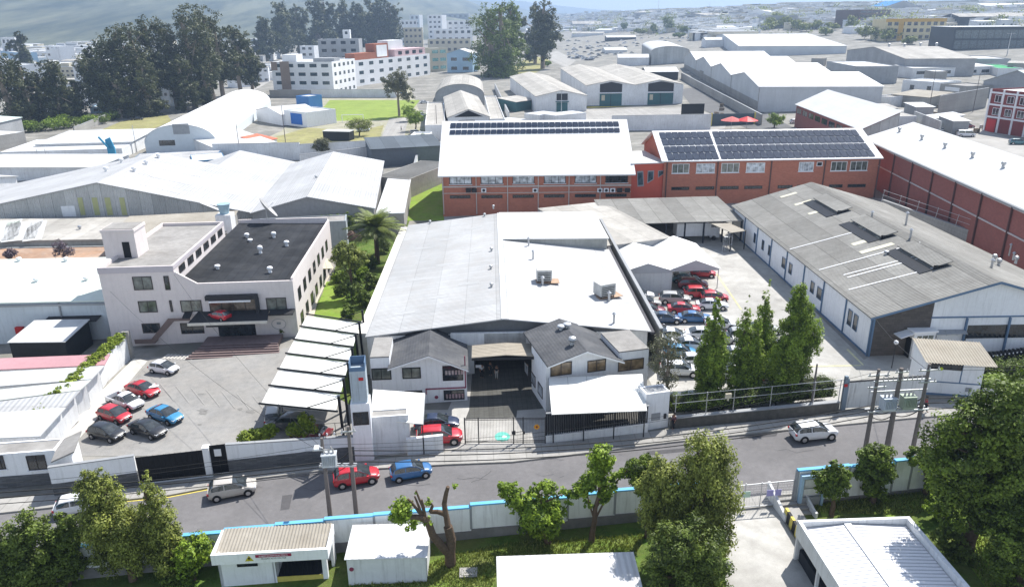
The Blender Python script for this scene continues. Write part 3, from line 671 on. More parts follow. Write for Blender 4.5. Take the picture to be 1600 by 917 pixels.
def raised(name,pts,mt,h=.13,kind='structure'):
    q=[Vector((x,y,g(x,y)+h)) for x,y in pts]; o=q[0].copy(); b=MB(); b.slab([tuple(p-o) for p in q],h+.3)
    ob=b.build(name,mt,None,o)
    import bmesh
    bm=bmesh.new(); bm.from_mesh(ob.data); bmesh.ops.triangulate(bm,faces=bm.faces); bmesh.ops.recalc_face_normals(bm,faces=bm.faces); bm.to_mesh(ob.data); bm.free()
    ob['kind']=kind; return ob
def offs(pts,d):
    out=[]
    for i,p in enumerate(pts):
        a=pts[max(0,i-1)]; b=pts[min(len(pts)-1,i+1)]; t=(b-a); t.z=0; t.normalize(); out.append(Vector((p.x-t.y*d,p.y+t.x*d,p.z)))
    return out
KST=M('kerb_stone',(.30,.29,.27),.9,.15,2,.1)
def strip_pts(a,b): return [W2(p) for p in a]+[W2(p) for p in reversed(b)]
def dens(a,n=4):
    o=[]
    for p,q in zip(a[:-1],a[1:]): o+=[p.lerp(q,i/n) for i in range(n)]
    return o+[a[-1]]
k1=kerb; k2=offs(kerb,.18)
raised('kerb',strip_pts(k1,k2),KST,.15)
WALK=[(-260,815),(0,781),(110,771),(265,757),(400,738),(500,729),(600,718),(695,708),(727,700),(850,695),(1047,672),(1200,658),(1310,648),(1440,634),(1600,622),(1850,603)]
walk=[G(*p) for p in WALK]
raised('pavement',strip_pts(k2,walk),PAVE,.13)
raised('near_pavement',strip_pts(near,[wallpt(t,.1) for t in (-70,0,20,43)]+[rpt(-6,.1),rpt(0,.1),rpt(40,.1)]),PAVE,.12)
sheet('kerb_marking',[W2(p) for p in offs(kerb[2:5],-.05)]+[W2(p) for p in reversed(offs(kerb[2:5],-.20))],YELP,.012,px=False)
# patches and repairs in the asphalt
PATCH=M('asphalt_patch',(.085,.083,.086),.95,.15,2,.1)
for q in ([(441,774),(457,772),(452,795),(438,797)],[(1155,680),(1215,676),(1213,681),(1158,686)],[(1010,705),(1090,698),(1092,703),(1012,711)],[(905,744),(950,741),(952,752),(908,756)]):
    sheet('road',q,PATCH,.010)
ASPD=M('asphalt_crack_sealant',(.07,.07,.072),.9,.15,2,.1)
rc=random.Random(4)
for i in range(14):
    x0=420+i*60+rc.uniform(-20,20); y0=770-(x0-420)*.095+rc.uniform(-12,10); pts=[(x0,y0)]
    for k in range(5): pts.append((pts[-1][0]+rc.uniform(4,16)*(1 if i%2 else -.6),pts[-1][1]+rc.uniform(-3,6)))
    sheet('road',pts+[(a+.5,b+.45) for a,b in reversed(pts)],ASPD,.011)
# yards north of the street
sheet('asphalt_yard',[(110,712),(205,560),(440,545),(575,520),(560,700),(330,712)],YARD,.0)
sheet('factory_forecourt',[(560,716),(575,640),(700,640),(735,560),(852,560),(855,694),(727,700)],LOT,.004)
SHADEPAV=M('shade_grey_block_paving',(.10,.10,.092),.95,.15,2,.12,seam=[('X',.5,.25),('Y',.5,.25)])  # paver grey darkened to hold the driveway shade
sheet('driveway_shade_paving',[(733,640),(740,556),(838,556),(853,638),(808,641),(807,652),(727,655)],SHADEPAV,.012)  # shaded part of the driveway, its shade painted as dark paving
sheet('driveway_marking',[(785+12*math.cos(a),682+7.5*math.sin(a)) for a in [i*PI/8 for i in range(16)]],M('teal_floor_paint',(.15,.5,.42),.7,.1,2),.016)
sheet('sidewalk_marking',[(788+4*math.cos(a),682+2*math.sin(a)) for a in [i*PI/4 for i in range(8)]],WTRIM,.022)
sheet('car_park',[(1048,668),(945,440),(1050,360),(1180,352),(1365,560),(1330,640),(1310,640),(1210,655)],LOT,.0)
sheet('yard_lane',[(1130,375),(1190,372),(1345,545),(1430,560),(1440,600),(1365,560),(1330,560)],CYARD,.008)
sheet('path',[(1215,430),(1240,430),(1368,552),(1350,562)],M('lane_concrete_dark',(.24,.23,.22),.95,.15,1.5,.15,dirt=(.15,.14,.13),dirt_amt=.5),.012)
sheet('yard_lane',[(1310,640),(1340,545),(1440,560),(1440,634)],CYARD,.010)
for q in ([(1190,573),(1345,570),(1345,571.6),(1190,574.8)],[(1118,428),(1121,427.4),(1160,484),(1157,484)],[(1322,546),(1348,571),(1350,570),(1325,545)]):
    sheet('painted_line',q,M('faded_yellow_line',(.5,.48,.3),.9,.2,3,.2),.016)
STAIN=M('oil_darkened_asphalt',(.15,.145,.14),.9,.2,2,.15)
rs=random.Random(21)
for i in range(16):
    x=rs.uniform(190,400) if i<9 else rs.uniform(1180,1310); y=rs.uniform(590,690) if i<9 else rs.uniform(440,600); r_=rs.uniform(3,9)
    if i>=9 and x<1180+(y-440)*.2: continue
    sheet('yard_stain',[(x+r_*rs.uniform(.6,1.3)*math.cos(a),y+r_*.35*rs.uniform(.5,1.4)*math.sin(a)) for a in [k*PI/5 for k in range(10)]],M('faint_yard_stain',(.20,.195,.185),.95,.15,2) if i<9 else M('faint_lot_stain',(.33,.32,.30),.95,.15,2),.018+.001*i)
for i in range(7):
    x0,y0=250+i*24,600+i*3; sheet('bay_line',[(x0,y0),(x0+1.2,y0-.1),(x0+22,y0+26),(x0+20.6,y0+26)],M('worn_bay_line',(.33,.32,.30),.95,.2,3),.04)
# lawns beside the factory and behind
sheet('grass',[(440,570),(520,430),(545,350),(640,345),(575,520),(560,640)],GRASS,.006)
sheet('lawn',[(490,497),(510,440),(526,440),(540,460),(545,503)],LAWN,.012)
sheet('garden_path',[(455,492),(470,470),(515,410),(520,420),(497,468),(490,497)],M('cream_path',(.5,.46,.36),.9,.1,2,.1),.016)
sheet('lawn',[(636,345),(652,250),(692,250),(694,345)],LAWN,.006)
sheet('brick_yard',[(694,345),(692,325),(1380,310),(1390,345),(905,330),(900,352)],CYARD,.004)
# south side: grass bank, concrete yard
def Wp(t,o): v=wallpt(t,o); return (v.x,v.y)
gt=wt(1140,752)
sheet('grass',[Wp(-70,-.1),Wp(gt,-.1),(16.5,30),(-60,20),(-90,30)],GRASS,.0,px=False)
sheet('concrete_yard',[W2(wallpt(gt,1.5)),W2(rpt(-.3,1.5)),W2(G(1222,812)),W2(G(1300,930)),W2(G(1330,990)),W2(G(1130,1000)),W2(G(1135,860))],LOT,.008,px=False)
sheet('grass',[W2(rpt(0,-.1)),W2(rpt(40,-.1)),(70,30),(24,30)],GRASS,.004,px=False)
sheet('lawn',[(1375,782),(1440,770),(1450,790),(1400,812),(1385,806)],LAWN,.010)
sheet('lawn',[(1480,830),(1530,830),(1560,870),(1590,917),(1540,917),(1505,870)],LAWN,.010)
sheet('lawn',[(1275,784),(1300,780),(1310,800),(1285,808)],LAWN,.012)
sheet('lawn',[(655,880),(700,868),(790,852),(1000,838),(1005,850),(985,872),(780,885),(770,917),(640,917)],M('patchy_lawn',(.12,.19,.03),.95,.35,1.4,.25,dirt=(.23,.21,.09),dirt_amt=.75,fine=.3,bump=.1),.008)
sheet('gutter',[W2(wallpt(gt,1.4)),W2(rpt(-.3,1.4)),W2(rpt(-.3,.6)),W2(wallpt(gt,.6))],M('gutter_concrete',(.14,.14,.14),.95,.1,2),.014,px=False)
def tufts(poly,n,seed,size=.14,mt=None,label='short rough grass growing on the bank behind the blue topped wall'):
    r=np.random.RandomState(seed); q=[G(*p) for p in poly]; xs=[p.x for p in q]; ys=[p.y for p in q]
    P_=[]; 
    def inside(x,y):
        c=False; j=len(q)-1
        for i in range(len(q)):
            if (q[i].y>y)!=(q[j].y>y) and x<(q[j].x-q[i].x)*(y-q[i].y)/(q[j].y-q[i].y)+q[i].x: c=not c
            j=i
        return c
    while len(P_)<n:
        x=r.uniform(min(xs),max(xs)); y=r.uniform(min(ys),max(ys))
        if inside(x,y): P_.append((x,y,g(x,y)+.01))
    P_=np.array(P_); a=r.rand(n)*2*PI; s=size*(.5+r.rand(n)); d=np.stack([np.cos(a),np.sin(a),0*a],1)*s[:,None]*.25
    t=r.normal(size=(n,3))*.35+np.array([0,0,1.]); t*=s[:,None]
    V=np.stack([P_-d,P_+d,P_+t+d*.2,P_+t-d*.2],axis=1).reshape(-1,3)
    o=put('grass',leaf_mesh('grass_blades',V,np.clip(r.rand(n),0,1),mt or LG_GRASS)); tag(o,label,'grass',None,'stuff')
LG_GRASS=leaf_mat('leaf_grass',(.08,.11,.02),(.30,.33,.10))
tufts([(545,917),(560,900),(650,890),(700,868),(790,848),(1010,835),(990,872),(780,885),(770,917)],9000,3)
tufts([(1262,800),(1275,775),(1450,765),(1480,790),(1425,806)],5000,4,label='bright grass under the small trees by the right hand wall')
tufts([(1480,830),(1530,815),(1600,880),(1620,940),(1560,940),(1505,870)],4000,5,label='sunlit grass strip beside the metal roofed shed')
# ============================================================ BLUE TOPPED BOUNDARY WALLS
def wall_along(label,p0,d,nrm,segs,thick=.25,base_h=.9):
    """segs: (t0,t1,ztop)"""
    r=thing('boundary_wall',label,'wall',(p0.x,p0.y,0),math.atan2(d.y,d.x)); a=MB(); c=MB(); pl=MB(); ps=MB()
    for t0,t1,z in segs:
        zb=min(g(*(W2(p0+d*t0))),g(*W2(p0+d*t1)))
        a.box(t0,t1,-thick/2,thick/2,zb+base_h,z); c.box(t0-.02,t1+.02,-thick/2-.06,thick/2+.06,z,z+.12)
        pl.box(t0,t1,-thick/2-.07,thick/2+.02,zb-1.2,zb+base_h)
        ps.box(t0-.09,t0+.09,-thick/2-.03,thick/2+.03,zb+base_h,z-.02)
    a.build('wall_panel',WALLDIRTY,r); c.build('coping',COPING,r); pl.build('plinth',M('shaded_dirty_plinth',(.2,.195,.19),.95,.2,1.5,.2,streak=.5),r); ps.build('pier',GTRIM,r)  # plinth grey carries the shadow at the wall foot; streaks are dirt
    return r
def zwall(p0,nrm,px,py):
    d=ray(px,py); n=nrm; t=(Vector((p0.x,p0.y,0))-Vector((0,0,HC))).dot(n)/d.dot(n); q=Vector((0,0,HC))+d*t; return q
SEG=[(-60,123,873),(123,286,845),(286,347,832.5),(350,429,823.5),(430,506,815),(507,583,806.5),(584,734,796.5),(735,886,781),(887,960,769.5),(961,1060,761),(1060,1138,752)]
segs=[]
for x0,x1,yc in SEG:
    a=zwall(WA,wnor,x0,yc+(x1-x0)*.05); b=zwall(WA,wnor,x1,yc-(x1-x0)*.05)
    t0=(a-WA).dot(wdir); t1=(b-WA).dot(wdir); segs.append([t0,t1,(a.z+b.z)/2-.1])
for i in range(len(segs)-1): segs[i][1]=segs[i+1][0]
gate_t0=segs[-1][1]
wall_along('long white stepped wall with sky blue coping along the street in the foreground',Vector((WA.x,WA.y,0)),wdir,wnor,segs)
SEG2=[(1247,1288,731.5),(1289,1327,727.5),(1328,1398,724),(1399,1426,717),(1427,1500,711),(1500,1700,700)]
segs=[]
for x0,x1,yc in SEG2:
    a=zwall(RA,rnor,x0,yc+1); b=zwall(RA,rnor,x1,yc-1); segs.append([(a-RA).dot(rdir),(b-RA).dot(rdir),(a.z+b.z)/2-.1])
for i in range(len(segs)-1): segs[i][1]=segs[i+1][0]
wall_along('short white wall with sky blue coping right of the open mesh gate',Vector((RA.x,RA.y,0)),rdir,rnor,segs,base_h=.35)
# mesh gate between the two walls
ga=wallpt(gate_t0+.2); gb=rpt(-.2); gd=(gb-ga); gl=gd.length; 
gr=thing('mesh_gate','wide see-through steel mesh gate between the two blue topped walls','gate',(ga.x,ga.y,g(ga.x,ga.y)),math.atan2(gd.y,gd.x))
b=MB(); b.tube((0,0,2.3),(gl,0,2.5),.045); b.tube((0,0,.25),(gl,0,.35),.04)
for k in range(5): b.tube((gl*k/4,0,.1),(gl*k/4,0,2.5),.035)
b.build('gate_frame',STEEL,gr)
b=MB()
for k in range(1,int(gl/.25)): b.tube((k*.25,0,.3),(k*.25,0,2.35),.006,n=4,cap=False)
for k in range(1,9): b.tube((0,0,.3+k*.24),(gl,0,.3+k*.25),.005,n=4,cap=False)
b.build('mesh',STEEL,gr)
for xx,c_,w_ in ((1.2,M('pale_green_sign',(.45,.6,.5)),.55),(3.1,M('lilac_sign',(.35,.33,.6)),.55),(3.8,MATS['lilac_sign'],.5)):
    b=MB(); b.box(xx,xx+w_,-.05,-.02,1.2,1.75); b.build('sign_plate',c_,gr)
# side door frame, steps and striped edge wall right of the gate
pd=rpt(.15,-.3)
dr=thing('gate_doorway','tall pale blue and grey doorway frame at the start of the right wall','doorway',(pd.x,pd.y,g(pd.x,pd.y)),math.atan2(rdir.y,rdir.x))
b=MB(); b.box(0,.25,-.2,.1,-.5,3.0); b.box(1.9,2.1,-.2,.1,-.5,3.0); b.box(.25,1.9,-.2,.1,2.7,3.0); b.build('door_frame',BLUEW,dr)
b=MB(); b.box(.3,.38,-.1,-.02,0,2.65); b.box(1.78,1.86,-.1,-.02,0,2.65); b.box(.38,1.78,-.1,-.02,0,.9); b.box(.38,1.78,-.1,-.02,2.55,2.65); b.box(.38,1.78,-.1,-.02,1.7,1.76); b.build('door_leaf',GTRIM,dr)
# concrete steps
s0=G(1240,800); b=MB()
r=thing('concrete_steps','short grey concrete steps between low white side walls under the doorway','steps',(s0.x-1.0,s0.y-.6,g(s0.x,s0.y)),math.atan2(rdir.y,rdir.x))
for i in range(5): b.box(0,2.3,i*.45,(i+1)*.45,-.3,.16*(i+1))
b.build('tread',PAVE,r); b=MB(); b.extx([(-.5,-.3),(2.8,-.3),(2.8,1.5),(0,.55),(-.5,.5)],-.22,0); b.extx([(-.5,-.3),(2.8,-.3),(2.8,1.5),(0,.55),(-.5,.5)],2.3,2.5); b.build('side_wall',WHITE2,r)
# striped edge wall
a=G(1224,808,.0); e=G(1300,935,.0); d=e-a; Lw=d.length; n_=int(Lw/.55)
r=thing('striped_barrier','low retaining edge painted in yellow and black stripes beside the shed ramp','barrier',(a.x,a.y,a.z),math.atan2(d.y,d.x))
b=MB(); b.box(0,Lw,-.01,.2,-.4,1.0); b.build('barrier_wall',BLKP,r); b=MB()
for i in range(0,n_,2): b.add([(i*.55,-.02,0.02),(i*.55+.5,-.02,0.02),(i*.55+.62,-.02,.98),(i*.55+.12,-.02,.98),(i*.55+.12,-.02,1.003),(i*.55+.62,-.02,1.003),(i*.55+.62,.2,1.003),(i*.55+.12,.2,1.003)],[(0,1,2,3),(4,5,6,7)])
b.build('yellow_stripe',YELP,r); b=MB(); b.box(0,Lw,.2,1.1,-.4,.96); b.build('ramp_slab',PAVE,r)
# ============================================================ FOREGROUND SHEDS
SHEDR=M('bright_ribbed_shed_roof',(.66,.66,.66),.6,.05,1.5,.06,dirt=(.35,.33,.3),dirt_amt=.2,rib=('X',.45,.02),seam=('X',.9,.10))
def corr_sheet(x0,x1,y0,z0,y1,z1,per=.22,amp=.035,seed=0):
    b=MB(); n=int((x1-x0)/(per/6)); vs=[];fs=[]
    for i in range(n+1):
        x=x0+(x1-x0)*i/n; h=amp*math.sin(2*PI*(x-x0)/per); vs+=[(x,y0,z0+h),(x,y1,z1+h)]
    for i in range(n): fs.append((2*i,2*i+2,2*i+3,2*i+1))
    b.add(vs,fs); return b
s=Bld('substation_building','white electrical substation with corrugated roof and red warning sign over its dark bay','small building',(329,866),(512,856),(350,827),3.3)
W_,D_=s.W,s.D
b=MB(); f0=.55
xo0,_=s.face('front',427,905); xo1,_=s.face('front',503,905); zo=s.face('front',465,878)[1]
b.box(0.15,xo0,f0,f0+.2,-2,2.5); b.box(xo1,xo1+.35,f0,f0+.3,-2,2.45); b.box(.15,.35,f0,D_,-2,2.9); b.box(W_-.25,W_-.05,D_-.9,D_,-2,2.9); b.box(.15,W_-.1,D_-.2,D_,-2,2.9); b.box(xo0-.1,xo0+.1,f0,D_,-2,2.5)
s.mk('wall',b,WHITE); b=MB(); b.box(0,W_,-.1,.12,2.45,3.3); b.box(W_-.12,W_,.12,D_,2.45,3.3); b.box(0,.12,.12,D_,2.45,3.3); b.box(0.12,W_-.12,.12,f0+.3,2.45,2.55); rf_=s.mk('parapet',b,WHITE)
s.mk('roof',corr_sheet(.12,W_-.12,.12,2.85,D_+.25,3.2,.24,.04),TANR,smooth=60)
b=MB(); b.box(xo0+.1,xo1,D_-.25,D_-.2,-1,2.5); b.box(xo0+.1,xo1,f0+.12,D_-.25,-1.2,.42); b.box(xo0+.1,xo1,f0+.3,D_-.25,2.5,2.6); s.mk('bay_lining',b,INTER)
b=MB(); b.box(xo0+.1,xo1,f0+.05,f0+.1,-.1,.55); s.mk('kick_board',b,YELP)
b=MB()
for k in range(0,13): b.box(xo0+.1+(xo1-xo0-.1)*k/12-.012,xo0+.1+(xo1-xo0-.1)*k/12+.012,f0+.1,f0+.12,.2,2.45)
s.mk('bay_gate',b,BLKP)
a=s.face('front',366,882); c=s.face('front',400,891); s.window('front',a[0],c[0],c[1],a[1]-.1,name='window',off=f0,frame=BLKP)
# sign: text plates
def text(name,body,parent,loc,rot,size,mt,extr=.004,al='CENTER'):
    cu=bpy.data.curves.new(name,'FONT'); cu.body=body; cu.size=size; cu.extrude=extr; cu.align_x=al; cu.align_y='CENTER'; cu.materials.append(mt)
    t_=bpy.data.objects.new('tmp',cu); C.objects.link(t_); bpy.context.view_layer.update()
    me=bpy.data.meshes.new_from_object(t_.evaluated_get(bpy.context.evaluated_depsgraph_get())); bpy.data.objects.remove(t_)
    if not me.materials: me.materials.append(mt)
    o=put(name,me,parent,loc); o.rotation_euler=rot; return o
sx0,_=s.face('front',400,870); sx1,_=s.face('front',456,868); yy=-.1
SIGNR=M('maroon_sign',(.30,.02,.06),.5,.03,2,.02)
b=MB(); b.box(sx0,sx1,yy-.03,yy,2.92,3.14); sp_=s.mk('sign',b,SIGNR); b=MB(); b.box(sx0,sx1,yy-.03,yy,2.68,2.915); s.mk('sign_lower',b,WTRIM,sp_)
text('lettering','SUBESTACION ELECTRICA',sp_,((sx0+sx1)/2,yy-.036,3.03),(PI/2,0,0),.17,WTRIM); text('lettering','PELIGRO ALTO VOLTAJE',sp_,((sx0+sx1)/2,yy-.036,2.8),(PI/2,0,0),.16,BLKP)
b=MB(); tx=sx0-.45; b.add([(tx-.3,yy-.02,2.66),(tx+.3,yy-.02,2.66),(tx,yy-.02,3.12),(tx-.3,yy,2.66),(tx+.3,yy,2.66),(tx,yy,3.12)],[(0,1,2),(0,3,4,1),(1,4,5,2),(2,5,3,0)]); ws=s.mk('warning_triangle',b,M('warning_yellow',(.5,.42,.03)))
b=MB(); b.add([(tx-.05,yy-.026,2.98),(tx+.07,yy-.026,2.98),(tx,yy-.026,2.86),(tx+.08,yy-.026,2.86),(tx-.04,yy-.026,2.7),(tx,yy-.026,2.82),(tx-.08,yy-.026,2.82)],[(0,6,5,2),(0,2,3,1),(5,4,3)]); s.mk('bolt_symbol',b,BLKP,ws)
s=Bld('storage_shed','small white shed with ribbed white roof between the substation and the pruned tree','shed',(541,873),(665,870),(547,827),2.3)
s.body('shed',.25,wall=WHITE2,roofm=SHEDR,ov=.12,th=.08)
s.mk('roof_ribs',(lambda b:[b.box(i*.5,i*.5+.05,-.1,s.D+.1,2.385,2.4) for i in range(0)] and b or b.box(0,.01,0,.01,2,2.01))(MB()),WTRIM) if False else None
b=MB(); c=s.face('front',549,885); b.tube((c[0],0,c[1]-.2),(c[0],-.06,c[1]-.2),.16,n=12); s.mk('round_sign',b,MAROON)
s=Bld('storage_shed','white metal roofed hut cut by the bottom edge of the photo in mid lawn','shed',(780,948),(1007,940),(991,870),2.4)
s.body('shed',.3,wall=WHITE2,roofm=SHEDR,ov=.1,th=.08)
# right shed with parapets
zt=g(25,45)+3.2
BL=P(1246,812,zt); BR=P(1421,806,zt); u=(BR-BL); u.z=0; Wd=u.length; u.normalize(); v=Vector((-u.y,u.x,0)); Dd=16.
o=BL-v*Dd
s=Bld('metal_roofed_shed','low building with ribbed white metal roof and grey parapets at the lower right','shed',(0,500),(10,500),None,3.2,W=1,D=1)
s.O=Vector((o.x,o.y,zt-3.2)); s.u=u; s.v=v; s.W=Wd; s.D=Dd; s.z0=zt-3.2; s.a=math.atan2(u.y,u.x); s.root.location=s.O; s.root.rotation_euler=(0,0,s.a)
Wd_=Wd; nd=5.0   # the notch: left bay stops short of the front
b=MB(); 
b.box(0,.25,nd,Dd,1.9,3.2); b.box(.25,Wd-.3,Dd-.25,Dd,-2,3.2); b.box(Wd-.3,Wd,0,Dd,-2,3.2); b.box(.25,Wd*.33,nd,nd+.25,1.9,3.2); b.box(Wd*.33,Wd*.33+.25,0,nd+.25,-2,3.2); b.box(1.6,1.85,nd+.3,Dd-.3,-2,1.9)
for k in range(4): b.box(.02,.22,nd+.1+k*(Dd-nd-.4)/3,nd+.3+k*(Dd-nd-.4)/3,-1,1.9)
s.mk('wall',b,WHITE2)
b=MB(); 
def seamroof(x0,x1,y0,y1,za,zb):
    n=int((y1-y0)/.33)
    for i in range(n):
        ya=y0+(y1-y0)*i/n; yb=y0+(y1-y0)*(i+1)/n
        b.slab([(x0,ya,za),(x1,ya,zb),(x1,yb-.05,zb),(x0,yb-.05,za)],.04); b.slab([(x0,yb-.05,za+.03),(x1,yb-.05,zb+.03),(x1,yb,zb+.03),(x0,yb,za+.03)],.07,1)
xm=Wd*.43
seamroof(.25,xm,nd+.25,Dd-.3,2.7,2.95); seamroof(xm,Wd-.35,nd+.25,Dd-.3,2.95,2.65); seamroof(Wd*.33+.25,Wd-.35,.1,nd+.25,2.92,2.65)
s.mk('roof',b,[M('new_white_metal_roof',(.72,.72,.73),.45,.03,1,.04,dirt=(.4,.38,.34),dirt_amt=.08),M('roof_seam_grey',(.42,.43,.45),.6,.05)]); b=MB(); b.box(xm-.25,xm+.25,.2,Dd-.3,2.97,3.03); s.mk('ridge_cap',b,WTRIM)
b=MB(); b.tube((2.1,nd+.6,2.6),(2.3,nd+.8,5.2),.035); s.mk('lamp_pole',b,DSTEEL); b=MB(); b.box(2.2,2.45,nd+.7,nd+.95,5.15,5.4); s.mk('lamp',b,DSTEEL)
b=MB(); b.box(.3,1.6,nd+.4,Dd-.4,-.2,.95); s.mk('floor',b,INTER)
cov=thing('manhole_cover','square concrete inspection cover lying in the patchy lawn','cover',G(732,895)); b=MB(); b.box(-.65,.65,-.5,.5,-.1,.12); b.box(-.5,.5,-.38,.38,.12,.16); b.build('lid',PAVE,cov)
# ============================================================ STREET FRONT, NORTH SIDE
def frontwall(label,pa,pb,ha,hb,stone=1.,thick=.25,plinth=STONE,wallm=WHITE,coping=None,name='street_wall',base=.0,group=None):
    """wall from ground photo point pa to pb, wall heights"""
    a=G(*pa); e=G(*pb); d=e-a; d.z=0; Lw=d.length; r=thing(name,label,'wall',(a.x,a.y,a.z),math.atan2(d.y,d.x)); dz=e.z-a.z
    b=MB(); b.add([],[]); 
    pr=[(0,stone),(Lw,dz+stone),(Lw,dz+hb),(0,ha)]
    b.extr(pr,0,thick); b.build('wall_panel',wallm,r)
    if stone>0:
        b=MB(); b.extr([(0,-1),(Lw,dz-1),(Lw,dz+stone),(0,stone)],-.04,thick+.02); b.build('plinth',plinth,r)
    b=MB(); b.extr([(-.02,ha+.003),(Lw+.02,dz+hb+.003),(Lw+.02,dz+hb+.09),(-.02,ha+.09)],-.05,thick+.05); b.build('coping',coping or GTRIM,r)
    r['L']=Lw; return r,Lw
# corner house at the lower left
s=Bld('street_house','white single storey house with flat grey roof at the left street edge','house',(-90,716),(85,703),(95,684),3.6)
s.body('flat',par=.12,wall=WHITE,roofm=CROOF)
b=MB(); b.box(-.03,s.W+.02,-.06,-.002,-1,1.35); s.mk('plinth',b,STONE)
for x0,x1 in ((40,75),(-8,10)):
    a=s.face('front',x0,712); c=s.face('front',x1,732); s.window('front',a[0],c[0],c[1],a[1],frame=BRNF,mull=1,sill=True)
frontwall('white street wall with stone plinth beside the wide black gate',(86,776),(218,757),2.9,2.9,1.3)
# slanted little white gable piece behind it with a window
s=Bld('gate_lodge','small white lean-to lodge with orange framed window behind the street wall','small building',(88,717),(112,713),(100,690),3.2)
s.body('shed',.4,wall=WHITE,roofm=CROOF,axis='x'); s.window('front',.35*s.W,.75*s.W,1.6,2.6,frame=M('orange_frame',(.5,.25,.08)))
# black gates
def slabgate(label,pa,pb,h,n=0,name='sliding_gate'):
    a=G(*pa); e=G(*pb); d=e-a; d.z=0; Lw=d.length; r=thing(name,label,'gate',(a.x,a.y,a.z),math.atan2(d.y,d.x)); dz=e.z-a.z
    b=MB(); b.extr([(0,.12),(Lw,dz+.12),(Lw,dz+h),(0,h)],.05,.1); b.build('gate_leaf',BLKP,r)
    b=MB(); k=int(Lw/.45)
    for i in range(k+1): x=Lw*i/k; b.box(x-.02,x+.02,.02,.13,.12+dz*x/Lw,h+dz*x/Lw+.02)
    b.build('rib',BLKP,r) if False else b.build('gate_frame',BLKP,r)
    b=MB(); b.extr([(0,.02),(Lw,dz+.02),(Lw,dz+.11),(0,.11)],-.02,.16); b.build('rail',WTRIM,r); return r
slabgate('wide solid black sliding gate in the white street wall',(220,757),(323,745),2.75)
slabgate('narrow black door with small white notice between white pillars',(334,742),(358,739),3.0,name='pedestrian_gate')
def pillar(label,px,w,d,h,name='gate_pillar',cat='pillar',mt=None,off=0):
    a=G(*px); r=thing(name,label,cat,(a.x,a.y,a.z),math.atan2(wdir.y,wdir.x)); b=MB(); b.box(-w/2,w/2,-.06,d,-1,h); b.box(-w/2-.03,w/2+.03,-.09,d+.03,h,h+.08); b.build('shaft',mt or WHITE,r); return r
pillar('white gate pillar between the wide black gate and the narrow black door',(328,744),.55,.5,2.9)
r=thing('notice_board','small white notice fixed on the narrow black door','sign',G(346,740)+Vector((0,-.02,0)),math.atan2(wdir.y,wdir.x)); b=MB(); b.box(-.3,.3,-.06,-.02,1.9,2.6); b.build('plate',WTRIM,r)
frontwall('long white street wall with dark stone plinth right of the narrow black door',(359,739),(502,723),2.9,2.5,1.35)
frontwall('white street wall with stone plinth below the barred fence with spheres',(502,723),(578,717),2.5,2.4,1.45)
# planter wall of white house block at factory corner
a=g(0,62)
s=Bld('entrance_block','plain white two step entrance block at the factory corner beside the pole transformer','small building',(577,652),(638,648),(575,640),4.0)
s.body('flat',par=.15,wall=WHITE2,roofm=CROOF)
frontwall('low white wall in front of the parked red off-roader',(637,712),(693,706),1.7,1.7,.0,coping=WTRIM,wallm=WHITE2)
s=Bld('gatehouse','tiny white room with dark window band under the blue tank','small building',(547,632),(577,630),(548,618),6.0)
s.body('flat',par=.12,wall=WHITE,roofm=CROOF); s.window('front',.15,s.W-.15,3.9,5.2,frame=BRNF)
# blue-grey tank cabinet on top
t=thing('water_tank_cabinet','pale blue metal tank cabinet with open top standing on the tiny white room','tank',s.world(.15,.2,6.0),s.a)
b=MB(); w_=s.W-.3; dd=1.6; b.box(0,w_,0,dd,.0,3.1); b.build('cabinet',M('pale_blue_grey_metal',(.42,.48,.52),.6,.08,2,.1,streak=.3),t)
b=MB(); b.box(0,w_,0,.06,3.1,3.5); b.box(0,w_,dd-.06,dd,3.1,3.9); b.box(0,.06,.06,dd-.06,3.1,3.9); b.box(w_-.06,w_,.06,dd-.06,3.1,3.9); b.build('rim',BLUEP,t)
b=MB(); b.box(w_*.48,w_*.5,-.02,-.002,.2,2.9); b.box(w_*.1,w_*.12,-.02,-.002,.2,2.9); b.build('seam',GTRIM,t); b=MB(); b.box(w_*.55,w_*.85,-.03,-.002,2.2,2.5); b.build('red_mark',REDP,t)
# barred fence with white spheres
a=G(497,724); e=G(545,719); r=thing('barbed_fence','short dark fence with white insulators above the street wall by the pole','fence',(a.x,a.y,a.z),math.atan2(e.y-a.y,e.x-a.x))
b=MB(); Lw=(e-a).length
for k in range(4): b.tube((k*Lw/3,.1,2.4),(k*Lw/3,.1,4.0),.03,n=5)
b.tube((0,.1,4.0),(Lw,.1,4.0),.025,n=5); b.tube((0,.1,2.9),(Lw,.1,2.9),.025,n=5); b.build('rail',DSTEEL,r)
for k in range(4):
    b=MB(); b.lathe((.4+k*(Lw-.8)/3,.1,2.9),[(.05,-.1),(.1,0),(.05,.16)],8); b.build('insulator',WTRIM,r)
